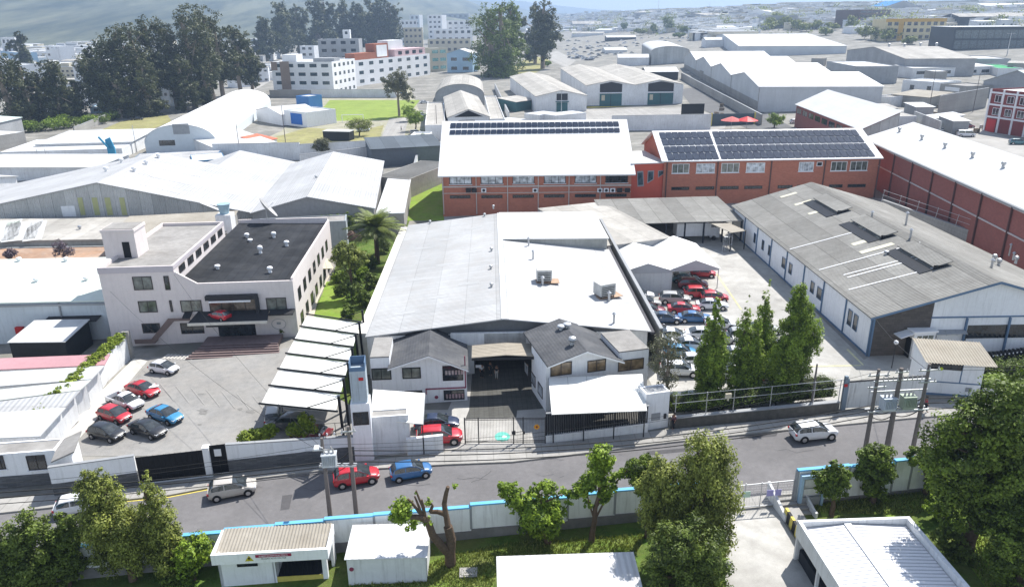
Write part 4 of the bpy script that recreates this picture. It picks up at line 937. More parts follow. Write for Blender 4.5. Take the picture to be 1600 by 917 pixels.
# ============================================================ MAIN FACTORY
HE=4.9
hall=Bld('factory_hall','large central white factory hall with shallow gable roof between the two front houses','factory',(573,525),(1012,516),(905,328),HE+.3)
hall.D=46.5; Wd=hall.W; zr=hall.face('front',788,497)[1]; rise=max(1.6,zr-hall.h); xr=hall.face('front',788,497)[0]
fD=31.
def hallgable():
    h=hall; W,D,H=h.W,h.D,h.h
    b=MB(); z=H
    # side walls, back wall, partial front wall leaving a real opening
    b.box(0,.25,0,D,-2,H-.05); b.box(W-.25,W,0,D,-2,H-.05); b.extr([(.25,-2),(W-.25,-2),(W-.25,H-.1),(xr,H+rise-.1),(.25,H-.1)],D-.3,D)
    xo0=h.face('front',742,600)[0]; xo1=h.face('front',838,600)[0]
    b.box(.25,xo0,0,.25,-2,H-.05); b.box(xo1,W-.25,0,.25,-2,H-.05); b.extr([(xo0,3.9),(xo1,3.9),(xo1,H-.05),(xo0,H-.05)],0,.25)
    h.mk('wall',b,WHITE2)
    b=MB(); b.extr([(1.2,H-.04),(W-1.2,H-.04),(xr,H+rise-.15)],.3,.4); h.mk('gable_panel',b,M('dark_grey_gable',(.16,.165,.17),.8,.15,2,.15,streak=.3))
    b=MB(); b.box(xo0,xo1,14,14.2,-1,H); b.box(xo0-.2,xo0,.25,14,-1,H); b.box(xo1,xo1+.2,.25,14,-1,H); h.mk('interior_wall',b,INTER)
    kL=rise/xr; kR=rise/(W-xr); th=.12; ov=.5
    b=MB(); b.slab([(-.1,-ov,H+th-.1*kL),(xr,-ov,H+rise+th),(xr,D+.4,H+rise+th),(-.1,D+.4,H+th-.1*kL)],th)
    h.roof=h.mk('roof',b,AROOF)
    b=MB(); b.slab([(xr,-ov,H+rise+th),(W+.3,-ov,H+th-.3*kR),(W+.3,fD,H+th-.3*kR),(xr,fD,H+rise+th)],th)
    h.mk('roof',b,WROOF)
    # raised rear right section
    b=MB(); x2=xr+.8; b.slab([(xr,fD,H+rise+th+.02),(x2,fD-.4,H+rise+th+.15),(W+.2,fD-.4,H+rise+.1),(W+.2,D+.4,H+rise+.1),(xr,D+.4,H+rise+th+.15)],th); h.mk('roof',b,PLROOF)
    b=MB(); b.extr([(x2,H+rise-.3),(W-.05,H-.2),(W-.05,H+rise-.05),(x2,H+rise)],fD-.1,fD+.1); b.box(W-.3,W+.02,fD+.1,D,H-.04,H+rise-.06); h.mk('step_wall',b,M('light_grey_step_wall',(.4,.4,.37),.85,.15,1.5,.1,streak=.5))
    h.planes=[((0,0,H+th),(-kL,0,1),lambda q:q.x<=xr),((W,0,H+th),(kR,0,1),lambda q:q.x>=xr and q.y<fD),((xr,0,H+rise+.12),(0,0,1),lambda q:True)]
    # left parapet gutter band and right gutter
    b=MB(); b.box(-1.3,-.12,1.,D,-2,H-.1); h.mk('side_parapet',b,M('cream_white_parapet',(.66,.64,.58),.85,.08,1.5,.08,streak=.35))
    b=MB(); b.box(W+.3,W+.75,-.3,fD+10,H-.35,H-.1); h.mk('gutter',b,M('dark_gutter',(.09,.09,.10),.8)); 
    b=MB(); b.slab([(xr-.3,-ov,H+rise+th+.03),(xr+.3,-ov,H+rise+th+.03),(xr+.3,D+.4,H+rise+th+.03),(xr-.3,D+.4,H+rise+th+.03)],.05); h.mk('ridge_cap',b,WTRIM)
    return xo0,xo1
xo0,xo1=hallgable()
for p in ((800,437),(834,411),(958,510)): hall.vent(*p,r=.3,hh=1.0,kind='pipe') if False else None
for p in ((672,349),(757,338),(771,325),(768,392),(767,420),(768,448)): hall.vent(*p,r=.22,hh=.55)
for p in ((826,384),(833,405),(959,505)): hall.vent(*p,r=.26,hh=1.5,kind='pipe')
rs_=random.Random(8)
for k in range(9):
    x=2.2+(xr-4)*(k%3)/3+rs_.uniform(0,.5); y=4+k*4.4+rs_.uniform(-1,1); zz=hall.h+rise*(x)/xr+.135; zz2=hall.h+rise*(x+2.6)/xr+.135
    b=MB(); b.add([(x,y,zz),(x+2.6,y,zz2),(x+2.6,y+1.0,zz2),(x,y+1.0,zz)],[(0,1,2,3)]); hall.mk('skylight',b,M('aged_roof_patch',(.385,.39,.39),.7,.1,2,.1),hall.roof)
b=MB()
for sx in (-.42,.38): b.slab([(xr+sx,-.5,hall.h+rise+.09),(xr+sx+.07,-.5,hall.h+rise+.09),(xr+sx+.07,46.8,hall.h+rise+.09),(xr+sx,46.8,hall.h+rise+.09)],.03)
hall.mk('ridge_joint',b,GTRIM)
def roofunit(px,label,w,d,h,hd=0,chim=True):
    q,n=hall.plane(*px); wp=hall.world(q.x,q.y,q.z); r=thing('roof_air_unit',label,'air unit',wp,hall.a+hd)
    b=MB(); b.box(-w/2,w/2,-d/2,d/2,.35,.35+h); b.build('housing',M('aged_galvanised',(.5,.5,.48),.6,.15,2,.2,streak=.4),r)
    b=MB(); 
    for sx in (-1,1):
        for sy in (-1,1): b.box(sx*w*.42-.05,sx*w*.42+.05,sy*d*.42-.05,sy*d*.42+.05,-.3,.35)
    b.build('stand',DSTEEL,r)
    b=MB()
    for k in range(5): b.box(-w*.42,w*.42,-d/2-.02,-d/2-.002,.45+k*h*.16,.45+k*h*.16+h*.07)
    b.build('louvre',DSTEEL,r)
    b=MB(); b.slab([(-w*.6,-d*.6,.12),(w*1.0,-d*.6,.12),(w*1.0,d*.5,.12),(-w*.6,d*.5,.12)],.05); b.build('tray',M('rusty_tray',(.4,.28,.2),.9,.2,2),r)
    if chim: b=MB(); b.lathe((-w*.15,-d*.9,-.2),[(.16,0),(.16,1.2),(.3,1.25),(.05,1.5)],10); b.build('flue',STEEL,r,smooth=40)
roofunit((850,440),'boxy grey air unit with flue in the middle of the white hall roof',1.9,1.6,1.4)
roofunit((944,463),'larger grey air handler at the right edge of the white hall roof',2.1,1.8,1.5,.4)
# dark gap and concrete wall along the right side of the hall
a=P(905,330,6.5); e=P(1002,510,5.2)
r=thing('party_wall','tall dirty concrete party wall between hall roof and car park','wall',(0,0,0),0)
xw=hall.world(hall.W+1.0,0,0).x
b=MB(); p0=hall.world(hall.W+1.3,-1,0); p1=hall.world(hall.W+1.3,47,0); d=(p1-p0); r.location=(p0.x,p0.y,p0.z); r.rotation_euler=(0,0,math.atan2(d.y,d.x))
b.box(0,d.length,-.15,.15,-2,5.7); b.build('wall_panel',M('mossy_concrete_wall',(.20,.19,.165),.95,.25,1.2,.25,streak=.6,seam=('X',2.4,.3)),r); b=MB(); b.box(0,d.length,-.2,.2,5.703,5.85); b.build('coping',GTRIM,r)
# --- two front houses (gabled) and flat parts
def fronthouse(label,FL,FR,apex,gL,gR,yb,flat,fb):
    backpx=yb
    s=Bld('front_house',label,'house',FL,FR,None,5.6,D=9.5)
    a0=s.face('front',*gL); a1=s.face('front',*gR); ap=s.face('front',*apex)
    b=MB(); H=s.h
    x0,x1=a0[0],a1[0]; f0,f1=flat(x0,x1,s.W); s.D=s.top(fb[0],fb[1],5.7)[1]; b.box(f0,f1,0,s.D,-2,H-.05)
    g0,g1=(x0,x1) if f0<x0 else (x0,x1)
    if f0<x0: b.extr([(f1,-2),(s.W,-2),(s.W,a1[1]-.02),(ap[0],ap[1]),(f1,a0[1]-.02)],0,s.D)
    else: b.extr([(0,-2),(f0,-2),(f0,a1[1]-.02),(ap[0],ap[1]),(0,a0[1]-.02)],0,s.D)
    s.mk('wall',b,WHITE)
    kl=(ap[1]-a0[1])/(ap[0]-x0); kr=(ap[1]-a1[1])/(x1-ap[0]); 
    b=MB(); th=.16; ov=.9; RD=s.top(backpx[0],backpx[1],ap[1]+.1)[1]
    zl=a0[1]-.35*kl; zr_=a1[1]-.45*kr
    b.slab([(x0-.35,-ov,zl+th),(ap[0],-ov,ap[1]+th),(ap[0],RD,ap[1]+th),(x0-.35,RD,zl+th)],th)
    b.slab([(ap[0],-ov,ap[1]+th),(x1+.45,-ov,zr_+th),(x1+.45,RD,zr_+th),(ap[0],RD,ap[1]+th)],th)
    s.roof=s.mk('roof',b,DARKR)
    b=MB()
    for (xa,za,xb,zb) in ((x0-.37,zl,ap[0],ap[1]),(ap[0],ap[1],x1+.47,zr_)):
        b.add([(xa,-ov-.03,za-.05),(xb,-ov-.03,zb-.05),(xb,-ov-.03,zb+.12),(xa,-ov-.03,za+.12)],[(0,1,2,3)])
    s.mk('verge_board',b,WTRIM)
    s.planes=[((x0,0,a0[1]+th),(-kl,0,1),lambda q:q.x<=ap[0]),((x1,0,a1[1]+th),(kr,0,1),lambda q:True)]
    b=MB(); b.slab([(f0,-.02,H+.1),(f1,-.02,H+.1),(f1,s.D,H+.1),(f0,s.D,H+.1)],.12); s.mk('flat_roof',b,CROOF)
    return s
lh=fronthouse('left white front house with dark gabled roof beside the blue tank',(578,559),(728,553),(670,552),(612,571),(725,572),(672,503),lambda a,b,W:(0.0,a-.2),(600,527))
for x0,y0,x1,y1,gm in ((580,575,612,593,GLGRN),(628,574,658,591,GLGRN),(691,571,724,594,GLASS)): lh.wpx('front',x0,y0,x1,y1,glass=gm,mull=1,t=.09,frame=BLKP)
lh.wpx('front',693,609,726,624,glass=GLASS,mull=2,frame=BLKP); lh.wpx('front',632,610,660,616,glass=GLASS,mull=1)
b=MB(); zz=lh.face('front',700,606)[1]; c0=lh.face('front',665,609)[0]; b.box(c0,lh.W-.1,-.1,-.02,zz-.06,zz+.06); b.box(lh.W-.2,lh.W-.08,-.1,-.02,zz,5.4); b.box(c0,c0+.1,-.1,-.02,zz-.6,zz-.06); lh.mk('drain_pipe',b,MAROON)
b=MB(); q=lh.face('front',682,620); b.tube((q[0],-.02,q[1]),(q[0],-.05,q[1]),.28,n=14); sg=lh.mk('round_sign',b,WTRIM); b=MB(); b.tube((q[0],-.05,q[1]),(q[0],-.06,q[1]),.2,n=12); lh.mk('sign_symbol',b,MAROON,sg)
for x0,y0 in ((693,573),(694,610)):
    a_=lh.face('front',x0+1,y0+2); b=MB()
    for k in range(6): b.box(a_[0]+.1+k*.33,a_[0]+.32+k*.33,-.1,-.075,a_[1]-.75,a_[1]-.25)
    lh.mk('window_poster',b,M('coloured_posters',(.35,.3,.3),.6,.6,3,.3,dirt=(.3,.03,.06),dirt_amt=.6))
rh=fronthouse('right white front house with dark gabled roof beside the party wall',(853,565),(1014,545),(913,545),(857,567),(964,560),(894,496),lambda a,b,W:(b+.2,W),(990,514))
for x0,y0,x1,y1 in ((860,566,893,586),(918,562,946,580),(966,561,1005,578)): rh.wpx('front',x0,y0,x1,y1,glass=GLTAN,mull=1,t=.08,frame=BRNF)
b=MB(); q=rh.face('front',903,552); b.box(q[0]-.2,q[0]+.2,-.06,-.003,q[1]-.2,q[1]+.2); rh.mk('gable_vent',b,BLKP)
rh.vent(894,538,r=.38,hh=.9); rh.vent(886,511,r=.42,hh=.5); rh.vent(877,514,r=.42,hh=.5)
# side walls window frames facing the driveway
for s_,f in ((rh,'left'),):
    for k in range(3): s_.window(f,1+k*2.6,2.6+k*2.6,.9,2.2,mull=0,glass=GLWH)
# upper white wall behind the houses with panels
zf1=hall.face('front',790,516)[1]; zf0=hall.face('front',790,535)[1]
b=MB(); b.box(xo0-2.5,xo1+2.5,-.6,-.3,zf0,zf1); hall.mk('fascia_wall',b,WHITE2)
b=MB(); b.box(xo0+1.2,xo1-1.2,-.63,-.603,zf0+.15,zf1-.1); hall.mk('fascia_panel',b,M('stained_grey_panel',(.35,.35,.34),.8,.3,1,.2,streak=.6))
a=P(742,536,5.3); e=P(838,556,4.9)
# tan canopy over driveway
r=thing('driveway_canopy','tan ribbed canopy spanning the dark driveway between both front houses','canopy',hall.world(xo0-.1,-.95,0),hall.a); Wc=xo1-xo0+.2
b=MB(); 
zc0=5.0; zc1=4.75; yb_=hall.top(790,537,5.1)[1]+.95; cy=hall.top(790,557,4.8)[1]+.95
b.slab([(0,cy,zc1),(Wc/2,cy,zc1+.25),(Wc/2,yb_,zc0+.25),(0,yb_,zc0)],.08); b.slab([(Wc/2,cy,zc1+.25),(Wc,cy,zc1),(Wc,yb_,zc0),(Wc/2,yb_,zc0+.25)],.08)
b.build('canopy_roof',M('tan_ribbed_sheet',(.36,.32,.26),.8,.1,1.5,.1,rib=('Y',.3,.03),seam=('Y',.9,.2)),r); b=MB(); b.box(0,Wc,cy-.08,cy,zc1-.3,zc1-.03); b.build('beam',DSTEEL,r)
b=MB(); b.box(.4,1.,cy-.14,cy-.1,zc1-1.1,zc1-.8) ; b.build('hanging_sign',GREYW,r)
# awnings
def awning(label,bl,br,fl,fr,zb,zf,posts=3,mt=POLY,nb=5,name='awning'):
    pb0=P(*bl,zb); pb1=P(*br,zb); pf0=P(*fl,zf); pf1=P(*fr,zf)
    u=(pf1-pf0); u.z=0; o=Vector((pf0.x,pf0.y,g(pf0.x,pf0.y))); a=math.atan2(u.y,u.x); r=thing(name,label,'canopy',o,a)
    R=Matrix.Rotation(-a,3,'Z'); loc=[R@(p-o) for p in (pf0,pf1,pb1,pb0)]
    b=MB(); b.slab([tuple(p) for p in loc],.07); b.build('awning_roof',mt,r)
    b=MB()
    for i in range(nb+1):
        t=i/nb; p=loc[0].lerp(loc[1],t); q=loc[3].lerp(loc[2],t); b.tube(p-Vector((0,0,.12)),q-Vector((0,0,.12)),.04,n=5)
        b.tube(p+Vector((0,0,.02)),q+Vector((0,0,.02)),.018,n=4)
    b.build('rafter',GTRIM,r)
    b=MB()
    for i in range(posts): p=loc[0].lerp(loc[1],.02+.96*i/(posts-1)); b.tube((p.x,p.y+.1,-.5),(p.x,p.y+.1,p.z-.08),.06,n=6)
    b.build('post',DSTEEL,r); return r
zg=g(12,63)
awning('long white slatted awning in front of the right front house',(857,590),(1004,584),(862,647),(1011,641),zg+3.9,zg+3.1,4)
zg=g(-6,63)
awning('white lean-to awning above the parked cars by the entrance block',(583,608),(664,614),(578,655),(661,662),zg+4.0,zg+3.3,3,nb=3)
# gate, low wall with black slats, pylon
a=G(727,693); e=G(853,692); d=e-a; d.z=0; Lw=d.length; dz=e.z-a.z
r=thing('bar_gate','tall dark vertical bar gate across the factory driveway','gate',a,math.atan2(d.y,d.x)); H=2.7
b=MB()
for z in (.15,.3,H-.15,H): b.tube((0,0,z),(Lw,0,z+dz),.035,n=5)
for x in (0,Lw*.17,Lw*.60,Lw*.72,Lw-.05): b.box(x-.05,x+.05,-.05,.05,.0,H+.1+dz*x/Lw)
b.tube((Lw*.60,0,1.25),(Lw*.72,0,1.25+dz),.03,n=5); b.box(Lw*.58,Lw*.595,-.07,.07,1.1,1.4); b.box(Lw*.605,Lw*.625,-.09,.09,1.05,1.45); b.box(Lw*.725,Lw*.74,-.07,.07,1.15,1.4); b.build('gate_frame',DSTEEL,r)
b=MB(); n_=int(Lw/.14)
for i in range(n_): x=.14*i+.07; b.tube((x,0,.15),(x,0,H+dz*x/Lw),.013,n=4,cap=False)
b.build('bar',DSTEEL,r)
fl=thing('sun_emblem','small yellow and orange sun shaped emblem hung on the bar gate','emblem',a+d*.885+Vector((0,-.12,2.0)),math.atan2(d.y,d.x))
b=MB(); vs=[(0,0,0)]+[((.33 if i%2 else .22)*math.cos(i*PI/8),0,(.33 if i%2 else .22)*math.sin(i*PI/8)) for i in range(16)]; b.add([(x,y-.02,z) for x,y,z in vs],[(0,i+1,(i+1)%16+1) for i in range(16)]); b.build('petals',M('sun_orange',(.65,.3,.03)),fl); b=MB(); b.tube((0,-.022,0),(0,-.05,0),.1,n=10); b.build('emblem_centre',M('dark_red_centre',(.2,.03,.02)),fl)
w2_,Lw=frontwall('low white street wall below the black slatted fence',(853,693),(1012,677),.75,1.05,.0,coping=WTRIM,wallm=WHITE2)
a=G(853,693); e=G(1012,677); d=e-a; d.z=0; dz=e.z-a.z
r=thing('slatted_fence','black vertical slat fence on the low wall under the long awning','fence',a,math.atan2(d.y,d.x))
b=MB(); n_=int(Lw/.17)
for i in range(n_): x=.17*i; zb=.85+(.3+dz)*x/Lw; b.box(x,x+.12,.08,.12,zb,dz+2.9)
b.build('slat',BLKP,r); b=MB(); b.box(0,Lw,.02,.2,dz+2.88,dz+2.98); b.build('rail',GTRIM,r)
s=Bld('wall_pylon','tall plain white wall block with meter box at the car park corner','wall',(1010,616),(1047,611),None,3.9,D=1.6); s.body('flat',par=.06,wall=WHITE,roofm=GTRIM)
q=s.face('front',1018,646); c=s.face('front',1031,655); b=MB(); b.box(q[0],c[0],-.05,-.003,c[1],q[1]); s.mk('meter_box',b,GTRIM); q=s.face('front',1037,646); b=MB(); b.box(q[0],q[0]+.25,-.12,-.003,q[1]-.5,q[1]); s.mk('letter_box',b,DSTEEL)
# side wall running back from pylon
a=G(1047,672); e=G(1003,560)
# retaining wall with hedge and wire fence in front of car park
def retaining(label,pa,pb,h,mt,th=.4,name='retaining_wall'):
    a=G(*pa); e=G(*pb); d=e-a; d.z=0; r=thing(name,label,'wall',a,math.atan2(d.y,d.x)); dz=e.z-a.z; b=MB()
    b.extr([(0,-.6),(d.length,dz-.6),(d.length,dz+h),(0,h)],0,th); b.build('wall_body',mt,r); b=MB(); b.extr([(0,h+.003),(d.length,dz+h+.003),(d.length,dz+h+.1),(0,h+.1)],-.05,th+.05); b.build('coping',GTRIM,r); return r,d,a
SHADEST=M('shade_darkened_stone',(.10,.095,.085),.95,.3,1.8,.2,streak=.4)  # stone colour darkened for the tree shade on this wall
r,d,a=retaining('dark retaining wall with tree shade in its colour below the clipped hedge of the car park',(1049,671),(1310,645),1.15,SHADEST)
r=thing('wire_fence','leaning pole and two wire fence above the car park hedge','fence',a,math.atan2(d.y,d.x))
b=MB()
for k,t in enumerate((0.02,.20,.36,.58,.84,.995)): b.tube((t*d.length,.2,0),(t*d.length,.2,3.6+d.length*t*.025),.045,n=6)
b.build('post',STEEL,r); b=MB(); Lf=d.length
for z in (2.7,3.55): b.tube((0,.2,z),(Lf,.2,z+Lf*.025),.03,n=5)
b.build('wire',STEEL,r)
bx_=thing('electric_fence_box','small cream box with tag hung on the car park wire fence','box',a+d*.32+Vector((0,0,2.9+.25)),math.atan2(d.y,d.x)); b=MB(); b.box(-.3,.3,-.05,.15,-.15,.3); b.box(-.07,.07,-.03,.1,-.45,-.15); b.build('casing',CREAM,bx_)
# sliding white gate by the guard house
a=G(1316,640); e=G(1450,630); d=e-a; d.z=0
r=thing('sliding_gate','wide stained white sliding gate left of the guard house','gate',a,math.atan2(d.y,d.x)); Lw=d.length*.93; dz=(e.z-a.z)
b=MB(); b.extr([(.3,.15),(Lw,dz+.15),(Lw,dz+3.),(.3,3.)],0,.1); b.build('gate_leaf',M('rain_stained_white',(.62,.63,.62),.8,.08,1.5,.08,streak=.8,dirt=(.14,.13,.12)),r); b=MB(); b.extr([(.3,3.003),(Lw,dz+3.003),(Lw,dz+3.12),(.3,3.12)],-.03,.13); b.build('gate_rail',DSTEEL,r)
b=MB(); b.box(-.2,.1,-.1,.2,-.5,3.7); b.box(.12,.28,-.05,.15,-.5,3.4); b.build('gate_post',M('blue_grey_post',(.2,.25,.3),.7,.1,2),r)
b=MB(); b.box(-.25,.1,-.13,-.1,2.6,2.9); b.build('red_marker',REDP,r)
# guard house
gh=Bld('guard_house','white guard house with overhanging tan corrugated roof beside the sliding gate','small building',(1447,567),(1551,565),(1425,537),3.8,side=True)
b=MB(); b.box(.25,gh.W-.9,.7,gh.D,-2,3.85); gh.mk('wall',b,WHITE)
gh.mk('roof',corr_sheet(0,gh.W,0,3.85,gh.D+.3,4.35,.28,.05),M('tan_guard_roof',(.36,.33,.275),.95,.12,1.5,.1,dirt=(.25,.21,.16),dirt_amt=.4),smooth=60)
gh.off=-.7
gh.planes=[((0,0,4.2),(0,-.13,1),lambda q:True)]
def ghf(px,py): q=gh.hit(px,py,(0,.7,0),(0,1,0)); return q.x,q.z
a_=ghf(1452,572); c_=ghf(1503,579); gh.window('front',a_[0],c_[0],c_[1],3.7,glass=GLASS,mull=2,frame=BLKP,t=.08,off=.7)
a_=ghf(1509,605); b=MB(); b.box(a_[0],a_[0]+.55,.64,.697,a_[1]-.45,a_[1]); gh.mk('meter_box',b,GTRIM)
b=MB(); z_=ghf(1480,598)[1]; b.box(.25,gh.W-.9,.66,.697,z_,z_+.12); x_=ghf(1500,590)[0]; b.box(x_,x_+.1,.66,.697,z_+.12,3.6); b.box(.25,gh.W-.9,.65,.697,-.2,.25); gh.mk('trim_band',b,BLUEP)
q=ghf(1470,575); b=MB(); b.tube((q[0],.6,q[1]),(q[0],.5,q[1]),.18,n=12); gh.mk('round_sticker',b,M('yellow_green_sign',(.5,.6,.05)))
# hedges
def hedge(label,pa,pb,h,w,seed,mt=None,base=0,n=7000,size=.14,lump=False):
    a=G(*pa); e=G(*pb); d=e-a; Lh=Vector((d.x,d.y,0)).length; r=thing('hedge',label,'hedge',(a.x,a.y,a.z+base),math.atan2(d.y,d.x)); k=max(2,int(Lh/1.1)); dz=e.z-a.z
    lobes=[]; rn=random.Random(seed)
    for i in range(k):
        t=(i+.5)/k; lobes.append((Lh*t,w/2,h*.5+dz*t,Lh/k*.85,w*.55,h*.52*(1+rn.uniform(-.08,.08))))
    V,t=cloud(lobes,n,size,seed,clump=.35,nclump=50,shell=.25,inner=.1); put('foliage',leaf_mesh('hedge_leaves',V,t,mt or LG_HED),r)
    b=MB(); b.extr([(0.1,0),(Lh-.1,dz),(Lh-.1,dz+h*.8),(.1,h*.8)],w*.2,w*.8); b.build('branches',M('hedge_branches',(.03,.035,.015),.95),r)
hedge('long dark clipped hedge above the retaining wall',(1052,662),(1222,645),1.5,2.2,5,mt=LG_DARK,base=1.0,n=9000)
hedge('rounded clipped hedge block right of the black parked car',(1222,643),(1305,634),1.9,2.4,6,base=.8,n=8000)
hedge('dark hedge right of the guard house',(1536,615),(1650,606),3.2,2.0,8,mt=LG_DARK,n=9000)
frontwall('low stained kerb wall below the hedge right of the guard house',(1535,622),(1660,611),.9,.9,.0,wallm=WHITE2)
# ============================================================ LEFT YARD: PINK OFFICE BUILDING
z0=g(-45,86)
pk=Bld('office_building','pale pink three storey office block with roof tower and black lower roof','office building',(152,419),(269.5,415.5),(351,346),10.6)
W1=pk.W; D1=pk.D
p2=pk.top(455,440,8.3)[0]; Wt=p2; D2=pk.top(515,345,8.3)[1]
b=MB(); H=10.6; t=.25
b.box(0,W1,0,D1,-2,H-.5); b.box(0,W1,0,t,H-.5,H); b.box(0,W1,D1-t,D1,H-.5,H); b.box(0,t,t,D1-t,H-.5,H); b.box(W1-t,W1,t,D1-t,H-.5,H)
pk.mk('wall',b,PINK)
b=MB(); b.box(t,W1-t,t,D1-t,H-.49,H-.44); pk.roof=pk.mk('roof',b,CROOF)
b=MB(); b.box(W1+.003,Wt,0.0,D2,-2,7.6); b.extr([(W1+.003,7.6),(W1+2.6,7.6),(W1+2.6,8.2),(W1+.003,9.9)],0,t); b.box(W1+2.6,Wt,0,t,7.6,8.2); b.box(Wt-t,Wt,t,D2,7.6,8.5); b.box(W1+.003,Wt-t,D2-t,D2,7.6,8.9)
pk.mk('wall',b,PINK)
b=MB(); xm_=W1+(Wt-W1)*.55; b.slab([(W1+.01,t,8.15),(Wt-t,t,7.75),(Wt-t,D2-t,7.95),(W1+.01,D2-t,8.35)],.3); pk.mk('roof',b,BLACKR)
b=MB(); b.box(-.06,W1+.05,-.06,-.003,H-.75,H+.03); b.box(W1-.02,W1+.06,0,D1,H-.45,H+.03); pk.mk('cornice',b,M('pink_cornice',(.50,.46,.48),.8,.05,2,.05))
pk.planes=[((0,0,H-.45),(0,0,1),lambda q:q.x<W1),((W1,0,8.1),(0,0,1),lambda q:True)]
# tower
tw=Bld('roof_tower','pale pink lift tower with dark door standing on the flat office roof','tower',(165,352),(201,356),(225,338),13.6) if False else None
a0=pk.top(166,404,H-.44); a1=pk.top(204,408,H-.44); a2=pk.top(231,390,H-.44)
x0,x1=a0[0],a1[0]; y0=a0[1]; y1=max(y0+3,a2[1]); b=MB(); b.box(x0,x1+.4,y0,y1,H-.44,H+3.0); b.box(x0-.1,x1+.5,y0-.1,y1+.1,H+3.0,H+3.35); tp=pk.mk('tower',b,PINK)
b=MB(); b.box(x0+.1,x1+.3,y0+.1,y1-.1,H+3.36,H+3.42); pk.mk('tower_roof',b,CROOF,tp); b=MB(); b.box(x1-1.3,x1-.4,y0-.05,y0-.003,H-.4,H+1.7); pk.mk('door',b,BLKP,tp)
# windows of the front
def pw(x0,y0,x1,y1,gl=GLGRN,m=1): return pk.wpx('front',x0,y0,x1,y1,glass=gl,frame=BRNF,mull=m,t=.09)
pw(206,432,240,453,GLGRN,1); pw(255,431,267,453,GLASS,0); pw(215,470,247,488); pw(264,469,271,487,GLASS,0); pw(221,505,252,520,GLASS)
pw(281,469,317,487); pw(281,504,320,521,GLASS); pw(415,465,449,485,GLGRN,1)
# right side wall windows (facing +x)
for k in range(7):
    for lv in (1.2,4.6): pk.window('right',2.2+k*(D2-4)/7,3.8+k*(D2-4)/7,lv,lv+1.7,glass=GLASS,frame=BRNF,mull=1,off=Wt-W1)
# clerestory windows on the tall block side
for k in range(6): pk.window('right',1.8+k*3.3,3.9+k*3.3,8.95 if k else 9.0,9.95,glass=GLASS,frame=BRNF,mull=1)
# balcony recess with dark glass and entry canopies
a_=pk.face('front',326,466); c_=pk.face('front',404,496); bx0,bx1,bz0,bz1=a_[0],c_[0],c_[1],a_[1]
b=MB(); b.box(bx0,bx1,-.02,.0-.003,bz0,bz1); pk.mk('balcony_glass',b,glass_mat('brown_balcony_glass',(.10,.075,.055),.1))
b=MB(); b.box(bx0-.25,bx1+.3,-.7,-.02,bz1-.1,bz1+.45); b.box(bx1,bx1+.35,-.7,-.02,bz0,bz1-.1); b.box(bx0-.3,bx1+.3,-.7,-.02,bz0-.35,bz0); pk.mk('balcony_frame',b,DSTEEL)
b=MB(); 
for k in range(5): b.box(bx0+(bx1-bx0)*k/4-.04,bx0+(bx1-bx0)*k/4+.04,-.06,-.02,bz0,bz1-.1)
pk.mk('balcony_mullion',b,BRNF)
b=MB(); b.box(bx0+.2,bx1-.5,-.85,-.7,bz1-.35,bz1-.15); pk.mk('awning_edge',b,WTRIM)
a_=pk.face('front',310,506); c_=pk.face('front',412,515); zc=3.9
b=MB(); b.slab([(a_[0]-.5,-2.2,zc-.15),(c_[0]+1.2,-2.2,zc-.15),(c_[0]+1.0,-.01,zc+.55),(a_[0]+.2,-.01,zc+.55)],.15); b.slab([(W1+.5,-1.2,zc+.2),(a_[0]-.5,-1.2,zc+.2),(a_[0]-.5,-.01,zc+.55),(W1+.5,-.01,zc+.55)],.12); b.slab([(c_[0]+1.2,-1.4,zc+.35),(Wt-.1,-1.4,zc+.35),(Wt-.1,-.01,zc+.55),(c_[0]+1.2,-.01,zc+.55)],.15); pk.mk('entrance_canopy',b,DSTEEL)
b=MB(); b.box(a_[0]-.5,c_[0]+1.2,-2.32,-2.2,zc-.45,zc-.1); pk.mk('canopy_edge',b,M('cream_canopy_edge',(.6,.57,.5)))
b=MB(); e0=pk.face('front',342,518)[0]; e1=pk.face('front',402,532)[0]; b.box(e0,e1,-.04,-.003,.9,3.5); pk.mk('entrance_glazing',b,GLASS)
b=MB(); q=pk.face('front',436,508)[0]; qz=2.4; n=20
for i in range(n): b.tube((q+.9*math.cos(2*PI*i/n),-.03,qz+.7*math.sin(2*PI*i/n)),(q+.9*math.cos(2*PI*(i+1)/n),-.03,qz+.7*math.sin(2*PI*(i+1)/n)),.03,n=4,cap=False)
b.box(q-.25,q+.25,-.05,-.003,qz-.05,qz+.25); pk.mk('wall_emblem',b,GTRIM)
b=MB(); b.box(bx0-.2,bx0+3.2,-1.9,-.71,bz0-.35,bz0-.02); pk.mk('balcony_floor',b,DSTEEL)
DC=(pk,bx0+1.3,-.95,bz0+.35)
# diagonal stair
a_=pk.face('front',222,528); c_=pk.face('front',272,497)
b=MB(); b.add([(a_[0]-.5,-1.1,.9),(a_[0]+2.0,-1.1,.9),(c_[0]+.4,-1.1,3.7),(c_[0]+2.4,-1.1,3.7),(c_[0]+2.4,-1.1,4.1),(c_[0]-.3,-1.1,4.1),(a_[0]+1.6,-1.1,1.4),(a_[0]-.5,-1.1,1.4)],[(0,1,6,7),(1,2,5,6),(2,3,4,5)]); b.box(a_[0]-.5,a_[0]+2,-1.1,-.01,.8,.92); pk.mk('stair',b,M('brown_stair',(.16,.12,.11),.8,.1,2))
# chimney-like roof vents on the black roof
for p,h_ in (((386,372),.8),((428,371),.9),((407,395),1.1),((448,383),.7),((422,424),.7),((340,420),.6),((391,378),.5)): pk.vent(*p,r=.35,hh=h_,mt=WTRIM)
